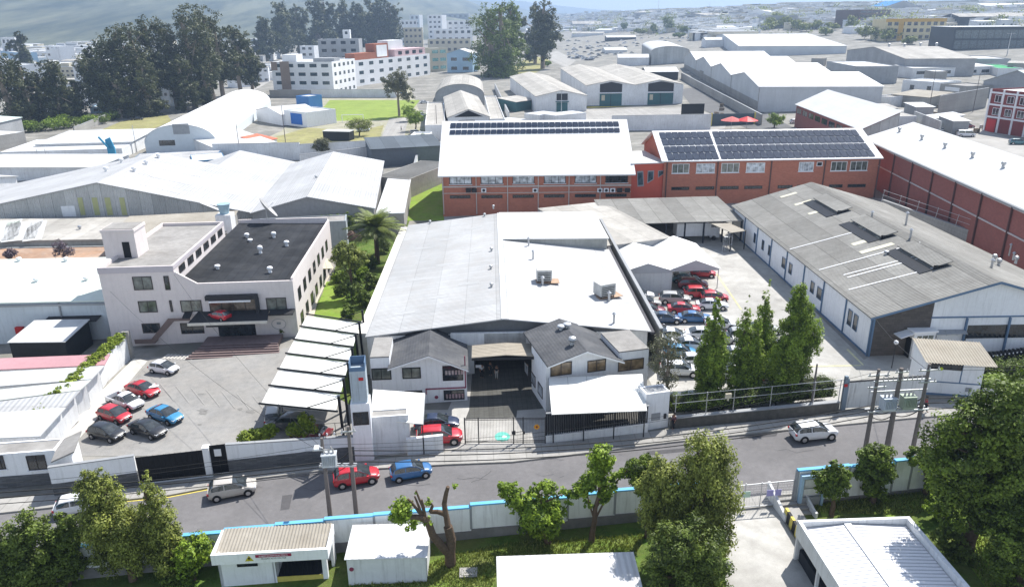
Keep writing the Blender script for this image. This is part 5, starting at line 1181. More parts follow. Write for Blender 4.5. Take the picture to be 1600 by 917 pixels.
# steps in front of the entrance
a=G(290,562); e=G(422,560); d=e-a
st=thing('entrance_steps','wide dark reddish entrance steps in the shade of the pink office','steps',(a.x,a.y,a.z),pk.a); b=MB(); Ls=d.length
for i in range(6): b.box(0.25*i,Ls+.8-.12*i,i*.42,(i+1)*.42 if i<5 else 5.,-.3,.14*(i+1))
b.build('tread',M('reddish_stone_step',(.20,.15,.145),.9,.15,2,.1),st); 
b=MB(); 
for i in range(6): b.box(.25*i,Ls+.8-.12*i,i*.42-.03,i*.42,.14*(i+1)-.06,.14*(i+1)+.012)
b.build('nosing',M('step_nosing',(.10,.07,.07)),st)
rp=thing('ramp_grille','striped white drainage ramp left of the entrance steps','ramp',G(255,560),pk.a-.2); b=MB()
for i in range(9): b.box(i*.45,i*.45+.25,-.2,1.1,.0,.12)
b.build('bar',M('pale_stone_bar',(.5,.48,.45)),rp); b=MB(); b.box(-.2,4.3,-.3,1.2,-.1,.04); b.build('ramp_base',PAVE,rp)
# satellite dish on the black roof, and blue water tank behind
q,_=pk.plane(418,348); dw=pk.world(q.x,q.y,8.1); dr=thing('satellite_dish','large grey satellite dish seen edge on at the back of the black roof','satellite dish',dw,pk.a)
b=MB(); n=16; R=2.0; prof=[(R*k/5,.28*(k/5)**2*R) for k in range(6)]; vs=[]; 
ax=Vector((.75,.2,.62)).normalized(); qx=ax.orthogonal().normalized(); qy=ax.cross(qx); c0=Vector((0,0,2.2))
for r_,h_ in prof:
    for i in range(n): t_=2*PI*i/n; vs.append(c0+ax*h_+qx*(r_*math.cos(t_))+qy*(r_*math.sin(t_)))
b.add(vs,[(k*n+i,k*n+(i+1)%n,(k+1)*n+(i+1)%n,(k+1)*n+i) for k in range(5) for i in range(n)]); b.build('reflector',M('dish_grey',(.4,.4,.4),.6,.1,2,.1),dr,smooth=60)
b=MB(); b.tube((0,0,-.2),(0,0,2.2),.09); b.tube(c0,c0+ax*1.6,.03); b.build('mast',STEEL,dr)
tk=thing('water_tank','pale blue bucket shaped water tank on the roofs behind the office','tank',P(351,334,z0+9.4),0); b=MB(); b.lathe((0,0,0),[(.7,0),(.95,1.5),(1.02,1.5),(1.02,1.65),(.9,1.65)],16); b.build('tank_body',M('tank_blue',(.30,.42,.48),.6,.1,3,.1),tk,smooth=40)
b=MB(); b.box(-1.2,1.2,-1.2,1.2,-3,-.0); b.build('plinth',WHITE2,tk)
# garden side awnings and rubbish of the east wall
awning('small cream awning on the garden wall of the pink office',(500,404),(513,404),(500,420),(522,419),z0+3.6,z0+3.1,2,nb=2,mt=CREAM)
# ivy covered yard wall on the left
a=G(70,690); e=G(205,560); d=e-a; d.z=0
r=thing('yard_wall','long white yard wall with ivy along its top, left of the parked cars','wall',a,math.atan2(d.y,d.x)); Lw=d.length; dz=e.z-a.z
b=MB(); b.extr([(0,-.5),(Lw,dz-.5),(Lw,dz+3.0),(0,2.6)],0,.3); b.build('wall_panel',WHITE2,r)
b=MB(); b.box(Lw-.2,Lw+.4,-.3,.5,-.5,dz+3.6); b.build('end_pier',CONC,r)
iv=thing('ivy','bright green ivy creeping along the top of the white yard wall','ivy',a,math.atan2(d.y,d.x))
lobes=[((i+.5)*Lw/30,.5,2.95+dz*i/30+.4*i/30,Lw/30*.9,.75+.2*math.sin(i*1.7),.42) for i in range(30)]
V,t_=cloud(lobes,13000,.2,9,clump=.3,nclump=30); put('foliage',leaf_mesh('ivy_leaves',V,t_,LG_IVY),iv)
# pale shelf along that wall
raised('yard_ledge',[W2(a+Vector((.9,-1.0,0))),W2(a+Vector((3.5,-1.,0))),W2(e+Vector((2.6,-1.5,0))),W2(e+Vector((.6,-.5,0)))],M('pale_ledge',(.5,.49,.46),.9,.1,1.5,.1,dirt=(.3,.28,.25),dirt_amt=.4),.25)
# carport with six bays
z0=g(-15,65)
cpts=dict(bl=(480,492),br=(563,504),fl=(407,632),fr=(524,644))
pb0=P(480,492,z0+4.6); pb1=P(562,504,z0+5.3); pf0=P(407,632,z0+4.2); pf1=P(524,644,z0+5.1)
r=thing('carport','six bay cantilever carport with white panels and dark beams beside the tank','carport',(pf0.x,pf0.y,z0)); o_=Vector((pf0.x,pf0.y,z0))
Lc=[p-o_ for p in (pf0,pf1,pb1,pb0)]
ts=[0,.145,.30,.465,.62,.80,1.0]
FL_=[(407,632),(415,610),(429,584),(441,560),(452,534),(463,513),(480,492)]; FR_=[(524,644),(530,624),(539,598),(547,573),(553,546),(558,524),(562,504)]
L0=[Lc[0].lerp(Lc[3],i/6) for i in range(7)]; L1=[Lc[1].lerp(Lc[2],i/6) for i in range(7)]
for i in range(6):
    b=MB(); b.slab([tuple(L0[i].lerp(L0[i+1],.02)),tuple(L1[i].lerp(L1[i+1],.02)),tuple(L1[i].lerp(L1[i+1],.97)),tuple(L0[i].lerp(L0[i+1],.97))],.05); b.build('roof_panel',M('carport_panel',(.70,.70,.66),.6,.03,1,.04,dirt=(.4,.38,.3),dirt_amt=.12,seam=('X',2.2,.12)),r)
for i in range(7):
    up1=Vector((0,0,.12)); b=MB(); a_=L0[i]+up1; c_=L1[i]+up1; dd_=(c_-a_); a_=a_-dd_*.02; b.tube(a_,c_+dd_*.03,.10,n=4); 
    b.tube(a_.lerp(c_,.62),c_+Vector((.3,.3,1.15)),.05,n=5); b.tube(c_+Vector((.35,.35,1.3)),(c_.x+.5,c_.y+.4,-.3),.16,n=4); b.build('beam',BLKP,r)
# ============================================================ LEFT NEIGHBOURS
gw=Bld('warehouse','low warehouse with plain greenish white roof and pale blue wall left of the office','warehouse',(-190,478),(163,470),(160,412),6.0)
gw.body('shed',.8,wall=M('pale_bluish_wall',(.55,.6,.63),.85,.05,1.5,.06,streak=.3),roofm=GREENWR,ov=.2)
for p in ((57,440),(135,438),(30,408),(103,408)): gw.vent(*p,r=.35,hh=.6,mt=WTRIM)
b=MB(); x_=gw.face('front',95,490)[0]; b.box(x_,x_+.15,-.2,-.003,0,5.9); b.box(0,gw.W+.1,-.35,-.21,5.55,5.8); gw.mk('gutter',b,GTRIM)
b=MB(); q=gw.face('front',25,510); b.box(q[0],q[0]+1.0,-.4,-.003,q[1]-.9,q[1]); gw.mk('hose_cabinet',b,REDP)
s=Bld('black_shed','black walled hut with plain white sloping roof in front of the greenish warehouse','shed',(14,535),(101,534),(45,507),3.0)
s.body('shed',.5,wall=BLACKW,roofm=PLROOF,ov=.15,th=.08); b=MB(); b.slab([(.8,s.D+.2,3.3),(s.W+.8,s.D+.2,3.3),(s.W+.9,s.D+1.8,3.6),(.9,s.D+1.8,3.6)],.1); s.mk('rear_roof',b,DSTEEL)
# striped flat shed roofs at lower left
def lowroofs():
    rows=[((0,577),(163,570),'pink faded strip roof above the white roofs at the left edge',M('faded_pink_roof',(.48,.27,.29),.8,.08,1.5,.1),(0,559),(172,553)),
          ((0,603),(143,592),'white roof strip directly below the faded pink strip',PLROOF,(0,578),(163,571)),
          ((0,625),(125,609),'pale grey green roof strip with two dark drips',M('pale_grey_green_roof',(.55,.58,.55),.8,.05,1,.06,dirt=(.3,.3,.28),dirt_amt=.2),(0,604),(143,593)),
          ((0,650),(103,635),'second white roof strip with dark gutter edge at the left',WROOFX,(0,626),(125,610)),
          ((0,684),(62,681),'lowest white roof strip just above the street house',PLROOF,(0,651),(103,636))]
    for i,(fl,fr,lab,mt,bl,br) in enumerate(rows):
        z=g(-50,65)+3.1+.12*i
        p=[P(*fl,z),P(*fr,z),P(*br,z+.35),P(*bl,z+.35)]; ex=(p[0]-p[1]).normalized()*12; p[0]=p[0]+ex; p[3]=p[3]+ex
        o_=Vector((p[1].x,p[1].y,g(p[1].x,p[1].y))); r=thing('storage_shed',lab,'shed',o_,0,'roof strips at the left edge'); Lp=[q-o_ for q in p]
        b=MB(); b.slab([tuple(q) for q in Lp],.12); b.build('roof',mt,r)
        b=MB(); b.slab([tuple(Lp[0].lerp(Lp[2],.03)-Vector((0,0,.15))),tuple(Lp[1].lerp(Lp[3],.03)-Vector((0,0,.15))),tuple(Lp[2].lerp(Lp[0],.03)-Vector((0,0,.2))),tuple(Lp[3].lerp(Lp[1],.03)-Vector((0,0,.2)))],2.9); b.build('wall',WHITE2,r)
lowroofs()
s=Bld('annexe','row of brown roofed annexes behind the greenish warehouse','small building',(-60,412),(160,408),(160,384),5.0); s.body('flat',par=.2,wall=M('pale_grey_blue_wall',(.42,.45,.45),.9,.1,1.5,.1,streak=.3),roofm=M('brown_terrace',(.33,.21,.14),.95,.2,1.5,.2,dirt=(.4,.38,.35),dirt_amt=.4))
for x0,x1 in ((127,136),(147,159)): 
    a_=s.face('front',x0,402); s.window('front',a_[0],s.face('front',x1,402)[0],3.2,4.2)
s=Bld('long_roof','long low roof of mixed white and grey sheets below the striped gable','shed',(-80,378),(168,374),(172,345),6.0); s.body('shed',.5,wall=CONC,roofm=ASBL,ov=.2,th=.1)
for a_,c_,w_,m_ in (((10,345),(0,376),5.,PLROOF),((43,346),(28,376),5.,PLROOF),((60,346),(50,376),2.8,PLROOF),((22,346),(10,376),2.,GREENWR)): s.strip(a_,c_,w=w_,mt=m_,name='roof_sheet')
s.vent(125,358,r=.3,hh=.7)
s=Bld('long_roof','pale low roof directly behind the flat roof of the pink office','shed',(170,372),(352,362),(352,335),7.0); s.body('shed',.4,wall=CONC,roofm=TANR,ov=.2,th=.1)
# warehouse A and its twin, C
A=Bld('warehouse','wide warehouse with grey and yellow striped sheet gable at the left','warehouse',(-150,352),(398,334),None,6.0,D=1)
ap=A.face('front',152,286); A.ap=ap; A.D=A.top(240,240,ap[1])[1]
A.body('gable',ap[1]-6.0,wall=CORRW,roofm=WROOFX,ov=.3,ridge=ap[0]/A.W)
kA=(ap[1]-6.0)/(A.W-ap[0]); q=A.hit(375,235,(A.W,0,6.14),(kA,0,1)); xb,DB=q.x,q.y; zb=q.z; 
b=MB(); b.slab([(xb,A.D+.31,zb),(A.W+.3,A.D+.31,6.14-.3*kA),(A.W+.3,DB,6.14-.3*kA),(xb,DB,zb)],.14); b.slab([(xb-14,A.D+.31,zb-14*kA*1.3),(xb,A.D+.31,zb),(xb,DB,zb),(xb-14,DB,zb-14*kA*1.3)],.14); A.mk('rear_roof',b,WROOFX)
b=MB(); b.extr([(xb-14,-1),(A.W,-1),(A.W,5.9),(xb,zb-.2),(xb-14,zb-.2-14*kA*1.3)],A.D+.4,DB-.3); A.mk('rear_wall',b,WHITE2)
for x0,x1 in ((121,134),(143,157),(163,177),(186,199)):
    a_=A.face('front',x0,309); c_=A.face('front',x1,336); b=MB(); b.box(a_[0],c_[0],-.06,-.003,c_[1],a_[1]); A.mk('yellow_panel',b,M('yellowed_translucent_sheet',(.42,.43,.22),.6,.1,1,.1))
b=MB(); b.box(A.face('front',90,300)[0],A.face('front',118,330)[0],-.04,-.003,6.6,8.6); A.mk('white_panel',b,WHITE)
for p in ((190,254),(210,268),(229,257),(248,247),(166,268)): A.vent(*p,r=.45,hh=1.0,mt=WTRIM)
for a_,c_ in (((210,285),(282,302)),((315,317),(348,330)),((333,296),(367,304)),((350,284),(380,292)),((235,275),(300,289)),((255,264),(320,277))): A.strip(a_,c_,w=1.0,mt=M('grey_skylight_strip',(.45,.45,.46),.6) if a_[0]<260 or a_[0]>300 else WTRIM)
Cw=Bld('warehouse','grey gabled warehouse with white roof left of the palm tree','warehouse',(394,333),(583,329),(456,257),5.6,side=True)
ap=Cw.face('front',480,308); Cw.body('gable',ap[1]-5.6,wall=M('grey_plaster_gable',(.30,.30,.30),.9,.12,1.5,.1,streak=.3),roofm=WROOFX,ov=.35,ridge=ap[0]/Cw.W)
Cw.vent(494,278,r=.3,hh=.5)
s=Bld('lean_to','white lean-to roof on the right side of the grey gabled warehouse','shed',(588,334),(630,336),(609,272),4.2,side=True); s.body('flat',par=0,wall=CONC,roofm=PLROOF)
s=Bld('block_wall_shed','grey block wall and flat roof between office garden and grey gabled warehouse','shed',(400,352),(540,345),(545,335),5.5); s.body('flat',par=.2,wall=M('bluish_block_wall',(.30,.33,.35),.9,.1,1.5,.1,streak=.4),roofm=CROOF)
s=Bld('dark_roof_shed','dark weathered flat roof right behind the lean-to','shed',(587,276),(640,280),(647,250),4.5); s.body('flat',par=.1,wall=CONC,roofm=M('dark_gravel_roof',(.12,.12,.115),.95,.3,2,.2))
retaining('long white garden wall between lean-to roofs and the lawn strip',(634,346),(655,250),2.6,WHITE2,th=.5,name='garden_wall')
retaining('stepped white wall behind the grey gabled warehouse',(470,262),(655,240),3.5,WHITE2,name='garden_wall')
# ============================================================ BRICK BUILDINGS
WROOFX2=M('clean_white_roof',(.72,.72,.72),.6,.04,1,.05,dirt=(.4,.38,.33),dirt_amt=.1,seam=('X',3.,.05))
b1=Bld('brick_office','long red brick office with big white roof and two rows of solar panels','office building',(690,273),(987,270),None,8.6,D=28)
b1.body('gable',b1.hit(835,190,(0,14,0),(0,1,0)).z-8.6,wall=BRICK,roofm=WROOFX2,ov=.7,th=.25,axis='x')
def rowwin(bd,xs,y0,y1,gl,frame=BRNF,mull=2,sill=True,z=None):
    zt=sum(bd.face('front',(a+c)/2,y0)[1] for a,c in xs)/len(xs); zb=sum(bd.face('front',(a+c)/2,y1)[1] for a,c in xs)/len(xs)
    for i,(a,c) in enumerate(xs):
        bd.window('front',bd.face('front',a,(y0+y1)/2)[0],bd.face('front',c,(y0+y1)/2)[0],zb,zt,glass=gl[i%len(gl)],frame=frame,mull=mull,t=.12,sill=sill)
rowwin(b1,[(702,737),(751,786),(801,835),(850,884),(898,932),(946,981)],272,287,[GLWH,GLWH,GLWH,GLWH,GLWH,GLASS])
rowwin(b1,[(703,735),(752,785),(801,834),(850,882),(898,931),(946,979)],304,309,[GLASS],sill=False)
b=MB(); z1=b1.face('front',840,291)[1]; z2=b1.face('front',840,301)[1]; b.box(0,b1.W,-.12,-.003,z1-.1,z1+.15); b.box(0,b1.W,-.08,-.003,z2-.05,z2+.08)
for x in (692,744,793,841,889,938): s_=b1.face('front',x,290)[0]; b.box(s_-.08,s_+.08,-.2,-.003,.5,8.2)
b1.mk('string_course',b,M('pale_concrete_band',(.5,.46,.43)))
# air units on the wall
for k,x in enumerate((732,741,756,836,937,947,957,968,980)):
    q=b1.face('front',x,297); wp=b1.world(q[0],-.03,q[1]); r=thing('wall_air_unit',['black air unit, leftmost on the brick office wall','black air unit touching the leftmost one on the brick wall','small white air unit right of the two black ones','lone white air unit in the middle of the brick office wall','white air unit, first of the right hand row','white air unit, second of the right hand row','white air unit, third of the right hand row','dark air unit, fourth of the right hand row','dark air unit next to the coral red link'][k],'air unit',wp,b1.a,'air units on the brick office wall')
    b=MB(); b.box(-.5,.5,-.45,0,-.4,.4); b.build('housing',WTRIM if k in (2,3,4,5,6) else DSTEEL,r); b=MB(); b.tube((0,-.451,0),(0,-.47,0),.3,n=12); b.build('fan_grille',DSTEEL,r)
b2=Bld('brick_office','tall red brick office with three solar arrays right of the coral link','office building',(1038,251),(1374,246),None,9.4,D=21)
b2.body('gable',b2.hit(1180,204,(0,10.5,0),(0,1,0)).z-9.4,wall=BRICK,roofm=WROOFX2,ov=.6,th=.2,axis='x')
rowwin(b2,[(1050,1077),(1088,1117),(1127,1155),(1166,1195),(1248,1271),(1298,1323),(1328,1355)],254,269,[GLGRN,GLWH,GLGRN,GLWH,GLWH,GLGRN,GLGRN],frame=WTRIM)
rowwin(b2,[(1276,1285)],253,260,[GLASS],frame=WTRIM,mull=0,sill=False)
rowwin(b2,[(1049,1077),(1087,1116),(1125,1154),(1163,1191),(1215,1238),(1245,1256),(1295,1316),(1324,1352)],290,295,[GLASS],mull=3,sill=False)
b=MB()
for x in (1041,1120,1203,1286,1370): s_=b2.face('front',x,280)[0]; b.box(s_-.1,s_+.1,-.18,-.003,-1,9.0)
b2.mk('downpipe',b,M('brown_downpipe',(.12,.08,.07)))
lk=Bld('link_building','bright coral red link box with three odd shaped windows between the brick offices','link building',(987,256),(1040,254),(985,237),9.1)
lk.body('flat',par=0,wall=ORANGE,roofm=PLROOF); 
for q in ([(995,268),(1005,267),(1006,291),(996,292)],[(1012,267),(1022,266.5),(1021,281),(1011,287)],[(1028,267),(1038,266),(1038,271),(1028,278)]):
    v=[lk.face('front',*p) for p in q]; b=MB(); b.add([(x,-.05,z) for x,z in v],[(0,1,2,3)]); w_=lk.mk('window',b,GTRIM); c_=(sum(p[0] for p in v)/4,sum(p[1] for p in v)/4); b=MB(); b.add([(c_[0]+(x-c_[0])*.75,-.06,c_[1]+(z-c_[1])*.8) for x,z in v],[(0,1,2,3)]); lk.mk('pane',b,GLASSB,w_)
b=MB(); b.box(0.01,lk.W-.01,.02,.3,-2,2.4); lk.mk('base_wall',b,BRICKD)
# solar arrays
def solar(bd,label,c4,nx,ny,gap=.09):
    """c4: photo corners back-left, back-right, front-right, front-left on the roof plane"""
    pl0=bd.planes[0]; q=[bd.hit(p[0],p[1],pl0[0],pl0[1]) for p in c4]; n=Vector(pl0[1]).normalized()
    o_=bd.world(q[3].x,q[3].y,q[3].z); r=thing('solar_array',label,'solar panels',o_,bd.a); L=[p-q[3]+n*.14 for p in q]
    bl,br,fr,fl=L
    for j in range(ny):
        for i in range(nx):
            s0,s1=(i+gap/2)/nx,(i+1-gap/2)/nx; e_=.035 if ny==4 else 0; t0,t1=[(v+(-e_*ny if j<2 else e_*ny) if ny==4 else v)/ny for v in (j+gap*.5,j+1-gap*.5)]; t0=t0+(e_ if j<2 and ny==4 else 0); t1=t1+(e_ if j<2 and ny==4 else 0); t0-=(e_ if j>=2 and ny==4 else 0); t1-=(e_ if j>=2 and ny==4 else 0); t0+=(-.012 if j<2 else .012) if ny==4 else 0; t1+=(-.012 if j<2 else .012) if ny==4 else 0
            f=lambda s,t:tuple(fl.lerp(fr,s).lerp(bl.lerp(br,s),t))
            b=MB(); b.slab([f(s0,t0),f(s1,t0),f(s1,t1),f(s0,t1)],.05); b.build('panel',SOLAR,r)
    b=MB()
    for j in range(ny): 
        a_=fl.lerp(bl,(j+.5)/ny); c_=fr.lerp(br,(j+.5)/ny); b.tube(a_-n*.1,c_-n*.1,.03,n=4)
    b.build('rail',STEEL,r)
solar(b1,'thin row of solar panels along the back edge of the white office roof',((704,193),(966,190.5),(968,198),(703,201)),29,1)
solar(b1,'second thin row of solar panels below the first on the white office roof',((703,204),(968,200.5),(969,207.5),(702,211)),29,1)
solar(b2,'small solar array of four rows nearest the coral link',((1029,208),(1108,206.5),(1124,249),(1044,251)),8,4)
solar(b2,'large solar array of four rows on the right brick office roof',((1112,206.5),(1337,203.5),(1368,245),(1127,249)),23,4)
# ============================================================ CAR PARK BUILDINGS
yr=Bld('workshop','long low grey fibre cement workshop roof behind the white tents','workshop',(952,351),(1160,345),(905,322),4.2)
s=Bld('workshop','pale grey workshop roof directly left behind the white tents','workshop',(936,386),(1047,372),(905,326),4.4); s.body('shed',.7,wall=GREYW,roofm=ASBL,ov=.2,th=.1)
yr.body('shed',1.,wall=GREYW,roofm=ASB,ov=.2,th=.1,walls=False); b=MB(); b.box(0,yr.W,yr.D-.2,yr.D,-1,4.9); 
for k in range(8): b.box(yr.W*k/7-.12,yr.W*k/7+.12,.1,.3,-1,4.2)
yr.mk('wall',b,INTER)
zt_=g(20,105)
def tent(label,FL,FR,apx,BL,h,closed):
    t=Bld('marquee_tent',label,'tent',FL,FR,BL,h,side=True); ap=t.face('front',*apx); W,D=t.W,t.D; rise=ap[1]-h; b=MB()
    b.slab([(-.3,-.2,h-.1),(W/2,-.2,h+rise),(W/2,D,h+rise),(-.3,D,h-.1)],.05); b.slab([(W/2,-.2,h+rise),(W+.3,-.2,h-.1),(W+.3,D,h-.1),(W/2,D,h+rise)],.05); t.mk('canopy',b,M('tent_canvas',(.76,.76,.75),.7,.02,1,.03))
    b=MB(); b.extr([(0,h-.35),(W,h-.35),(W,h-.12),(W/2,h+rise-.07),(0,h-.12)],-.12,-.08); t.mk('gable_flap',b,M('tent_gable',(.45,.46,.48),.8,.05,1,.05))
    if closed: b=MB(); b.box(0,W,-.03,0,-.5,h-.35); b.box(0,.04,0,D,-.5,h-.1); b.box(0,W,D-.05,D,-.5,h-.1); t.mk('side_wall',b,M('tent_wall',(.60,.61,.62),.8,.05,1,.05,streak=.3))
    b=MB()
    for x in (0,W): 
        for y in (0,D/2,D): b.tube((x,y,-.3),(x,y,h),.06,n=6)
    t.mk('frame',b,STEEL); return t
tent('white marquee with closed pale grey front wall beside the party wall',(973,424),(1049,420),(1012,411),(950,384),3.3,True)
tent('white marquee with open front sheltering red cars',(1049,420),(1121,416),(1087,406),(1018,381),3.3,False)
s=Bld('small_shelter','small tan roofed shelter with pipes stacked under it by the grey building','shelter',(1143,364),(1165,361),(1123,345),3.2); s.body('shed',.3,wall=INTER,roofm=TANR,ov=.1,th=.08,walls=False); b=MB()
for x in (0,s.W): 
    for y in (0,s.D): b.box(x-.06,x+.06,y-.06,y+.06,-.3,3.2)
s.mk('post',b,DSTEEL)
for k in range(5):
    p=G(1128+k*4,395-k*3); r=thing('steel_trestle','leaning steel trestle stored by the tan roofed shelter','trestle',p,.4*k,'trestles leaning by the shelter'); b=MB(); b.tube((0,0,0),(.3,.4,2.6),.05); b.tube((1.4,0,0),(1.7,.4,2.6),.05); b.tube((.3,.4,2.6),(1.7,.4,2.6),.05); b.tube((.15,.2,1.3),(1.55,.2,1.3),.04); b.build('frame_bar',STEEL,r)
for px,lab in (((1080,374),'white box truck body parked under the long grey workshop roof'),):
    p=G(*px); r=thing('box_truck',lab,'truck',p,0); b=MB(); b.box(-3,3,-1.2,1.2,.9,3.2); b.build('cargo_box',WHITE,r); b=MB(); b.box(3.05,4.6,-1.1,1.1,.5,2.4); b.build('cab',WHITE,r); b=MB(); b.box(4.61,4.64,-1,1,1.4,2.2); b.build('windscreen',CARGL,r); b=MB()
    for x in (-1.8,3.6):
        for y in (-1.1,.85): b.tube((x,y,.45),(x,y+.25,.45),.45,n=12)
    b.build('wheel',RUBBER,r)
# grey roofed building on the right
gb=Bld('grey_workshop','big weathered grey roofed workshop with white walls and blue posts','workshop',(1365,494),(1700,472),(1148,322),4.9,side=True)
ap=gb.face('front',1560,440); gb.W=2*ap[0]; gb.body('gable',ap[1]-4.9,wall=WHITE,roofm=ASB,ov=.5)
gb.D=gb.D
b=MB(); k_=(ap[1]-4.9)/ap[0]
b.add([(-.55,-.56,4.62),(ap[0],-.56,ap[1]-.1),(ap[0],-.56,ap[1]+.2),(-.55,-.56,4.9)],[(0,1,2,3)]); b.add([(gb.W+.55,-.56,4.62),(ap[0],-.56,ap[1]-.1),(ap[0],-.56,ap[1]+.2),(gb.W+.55,-.56,4.9)],[(0,1,2,3)])
gb.mk('verge_board',b,BLUEP)
b=MB(); xs=gb.face('front',1455,500)[0]; b.extr([(0.0,-1.5),(xs,-1.5),(xs,4.9+k_*xs-.1),(0,4.8)],-.06,-.003); gb.mk('stone_panel',b,STONEB)
b=MB()
for i in range(9): y=gb.D*i/8; b.box(-.16,-.003,y-.08 if i else -.05,y+.08,-1,4.6)
b.box(-.08,-.003,0,gb.D,-.5,.22)
for x in (0.1,): b.box(x-.1,x+.1,-.2,-.07,-1,4.7)
for xp in (1510,1577): x=gb.face('front',xp,500)[0]; b.box(x-.09,x+.09,-.25,-.003,-1,4.5)
gb.mk('blue_post',b,BLUEP)
q0=gb.face('front',1512,512); b=MB(); b.box(q0[0],gb.W,-.06,-.003,2.0,3.6); gb.mk('window',b,GLASS); b=MB(); b.box(gb.face('front',1456,490)[0],gb.W,-.1,-.003,4.55,4.7); gb.mk('gutter',b,BLUEP)
for i,(a_,c_) in enumerate(((3.2,4.3),(4.7,5.8),(13.5,15),(16,17.2),(24,25.2),(26.5,28),(33,34),(36,37),(40,41))):
    if c_<gb.D-.5: gb.window('left',a_,c_,1.6,3.6 if i<2 else 3.2,glass=GLASS,frame=BLUEP,mull=0)
for p0,p1 in (((1234,390),(1360,356)),((1280,422),(1438,379)),((1318,430),(1452,395)),((1324,434),(1455,399)),((1326,453),(1475,415))): gb.strip(p0,p1,w=.22,mt=WTRIM,lift=.05)
for p,w_ in (((1232,305),1.4),((1255,317),1.4),((1277,331),1.4),((1352,377),1.8),((1370,388),2.2),((1337,358),1.)):
    q,n_=gb.plane(*p); b=MB(); n_=Vector(n_).normalized(); dx=Vector((1,0,-n_.x/n_.z)).normalized(); 
    c_=q+n_*.04; b.add([c_+dx*w_-Vector((0,.5,0)),c_+dx*w_+Vector((0,.5,0)),c_-dx*w_+Vector((0,.5,0)),c_-dx*w_-Vector((0,.5,0))],[(0,1,2,3)]); gb.mk('skylight',b,M('yellowish_skylight',(.55,.53,.42),.6,.1,2),gb.roof)
# three ridge monitors with black openings
for (p0,p1) in (((1298,305),(1340,326)),((1358,338),(1410,365)),((1432,380),(1495,412))):
    q0,_=gb.plane(*p0); q1,_=gb.plane(*p1); ya,yb=sorted((q0.y,q1.y)); xr_=ap[0]; zr_=ap[1]+.14
    b=MB(); b.slab([(xr_-3.4,ya,zr_-3.0*k_+.30),(xr_-1.2,ya,zr_-1.0*k_+.45),(xr_-1.2,yb,zr_-1.0*k_+.45),(xr_-3.4,yb,zr_-3.0*k_+.30)],.1); mo=gb.mk('roof_monitor',b,ASB,gb.roof)
    b=MB(); b.slab([(xr_-5.0,ya,zr_-5.0*k_+.08),(xr_-3.5,ya,zr_-3.5*k_+.08),(xr_-3.5,yb,zr_-3.5*k_+.08),(xr_-5.0,yb,zr_-5.0*k_+.08)],.05)
    b.box(xr_-3.4,xr_-1.3,ya,ya+.1,zr_-4*k_,zr_-2.2*k_+.25); gb.mk('monitor_opening',b,BLKP,gb.roof)
for p,hh in (((1362,340),1.1),((1415,352),2.4),((1422,372),1.5),((1549,418),1.3),((1553,408),1.),((1577,398),2.),((1583,405),1.2),((1587,410),1.0),((1385,397),.5),((1560,415),1.0)):
    gb.vent(*p,r=.28,hh=hh,kind='pipe' if hh>1 else 'turbine')
# white entrance cabin with vaulted awning in front
cb=Bld('entrance_cabin','small white rounded entrance cabin with glass front by the stone panel','cabin',(1430,519),(1464,517),(1418,507),3.3)
cb.body('flat',par=0,wall=WTRIM,roofm=WTRIM); cb.window('front',.25,cb.W-.25,.9,2.9,glass=GLGRN,frame=WTRIM,mull=2); b=MB(); b.box(-.05,-.003,.3,1.3,0,2.4); cb.mk('door',b,BLKP); b=MB(); b.slab([(-1.6,-.1,2.7),(-.01,-.1,3.2),(-.01,1.8,3.2),(-1.6,1.8,2.7)],.08); cb.mk('door_canopy',b,WTRIM)
awning('grey lean-to canopy right of the rounded entrance cabin',(1456,508),(1503,506),(1463,523),(1512,521),g(48,75)+3.2,g(48,75)+2.9,2,mt=GREYW,nb=3)
# metal railing along motorbike bay
r=thing('railing','thin steel railing in front of the parked motorcycles','railing',G(1553,590)); b=MB(); e=G(1650,580)-G(1553,590)
for z in (.6,1.2): b.tube((0,0,z),(e.x,e.y,z+e.z),.03)
for k in range(8): b.tube((e.x*k/7,e.y*k/7,-.2),(e.x*k/7,e.y*k/7,1.2),.03)
b.build('rail',STEEL,r)
# brick warehouse far right
bw=Bld('brick_warehouse','long dark red warehouse with wide white roof at the right edge','warehouse',(1640,342),(1990,300),(1352,216),9.5,side=True)
bw.W=20; bw.body('gable',3.4,wall=BRICKD,roofm=PLROOF,ov=.5)
b=MB(); 
for z in (5.0,8.75): b.box(-.16,-.003,0,bw.D,z,z+.22)
bw.mk('band',b,M('pale_band',(.5,.45,.44))); b=MB()
for k in range(9): y=bw.D*k/8; b.box(-.25,-.003,y-.13,y+.13,-1,9.0)
bw.mk('column',b,M('dark_brown_column',(.10,.05,.045))); b=MB(); b.box(-.75,-.5,0,bw.D,9.15,9.4); bw.mk('gutter',b,GTRIM)
for p in ((1405,206),(1440,218),(1476,231),(1519,246),(1567,262)): bw.vent(*p,r=.35,hh=1.1)
retaining('grey wall with mesh on top between grey workshop and brick warehouse',(1375,330),(1640,430),2.2,CONC,name='boundary_wall')
r=thing('mesh_fence','sagging mesh fence on leaning posts behind the grey workshop','fence',G(1375,330)); e=G(1640,430)-G(1375,330); b=MB()
for k in range(9): b.tube((e.x*k/8,e.y*k/8,2),(e.x*k/8+.3,e.y*k/8,4.2+e.z*k/8),.05)
b.tube((0,0,4.1),(e.x,e.y,4.1+e.z),.03); b.tube((0,0,3.2),(e.x,e.y,3.2+e.z),.03); b.build('post',STEEL,r)
b3=Bld('brick_building','brick building with large pale mono pitch roof right behind the solar arrays','building',(1346,202),(1414,206),(1245,163),7.5,side=True)
zr3=b3.hit(1412,180,(b3.W,0,0),(1,0,0)); b3.body('shed',4.2,wall=BRICKD,roofm=PLROOF,ov=.5,axis='x')
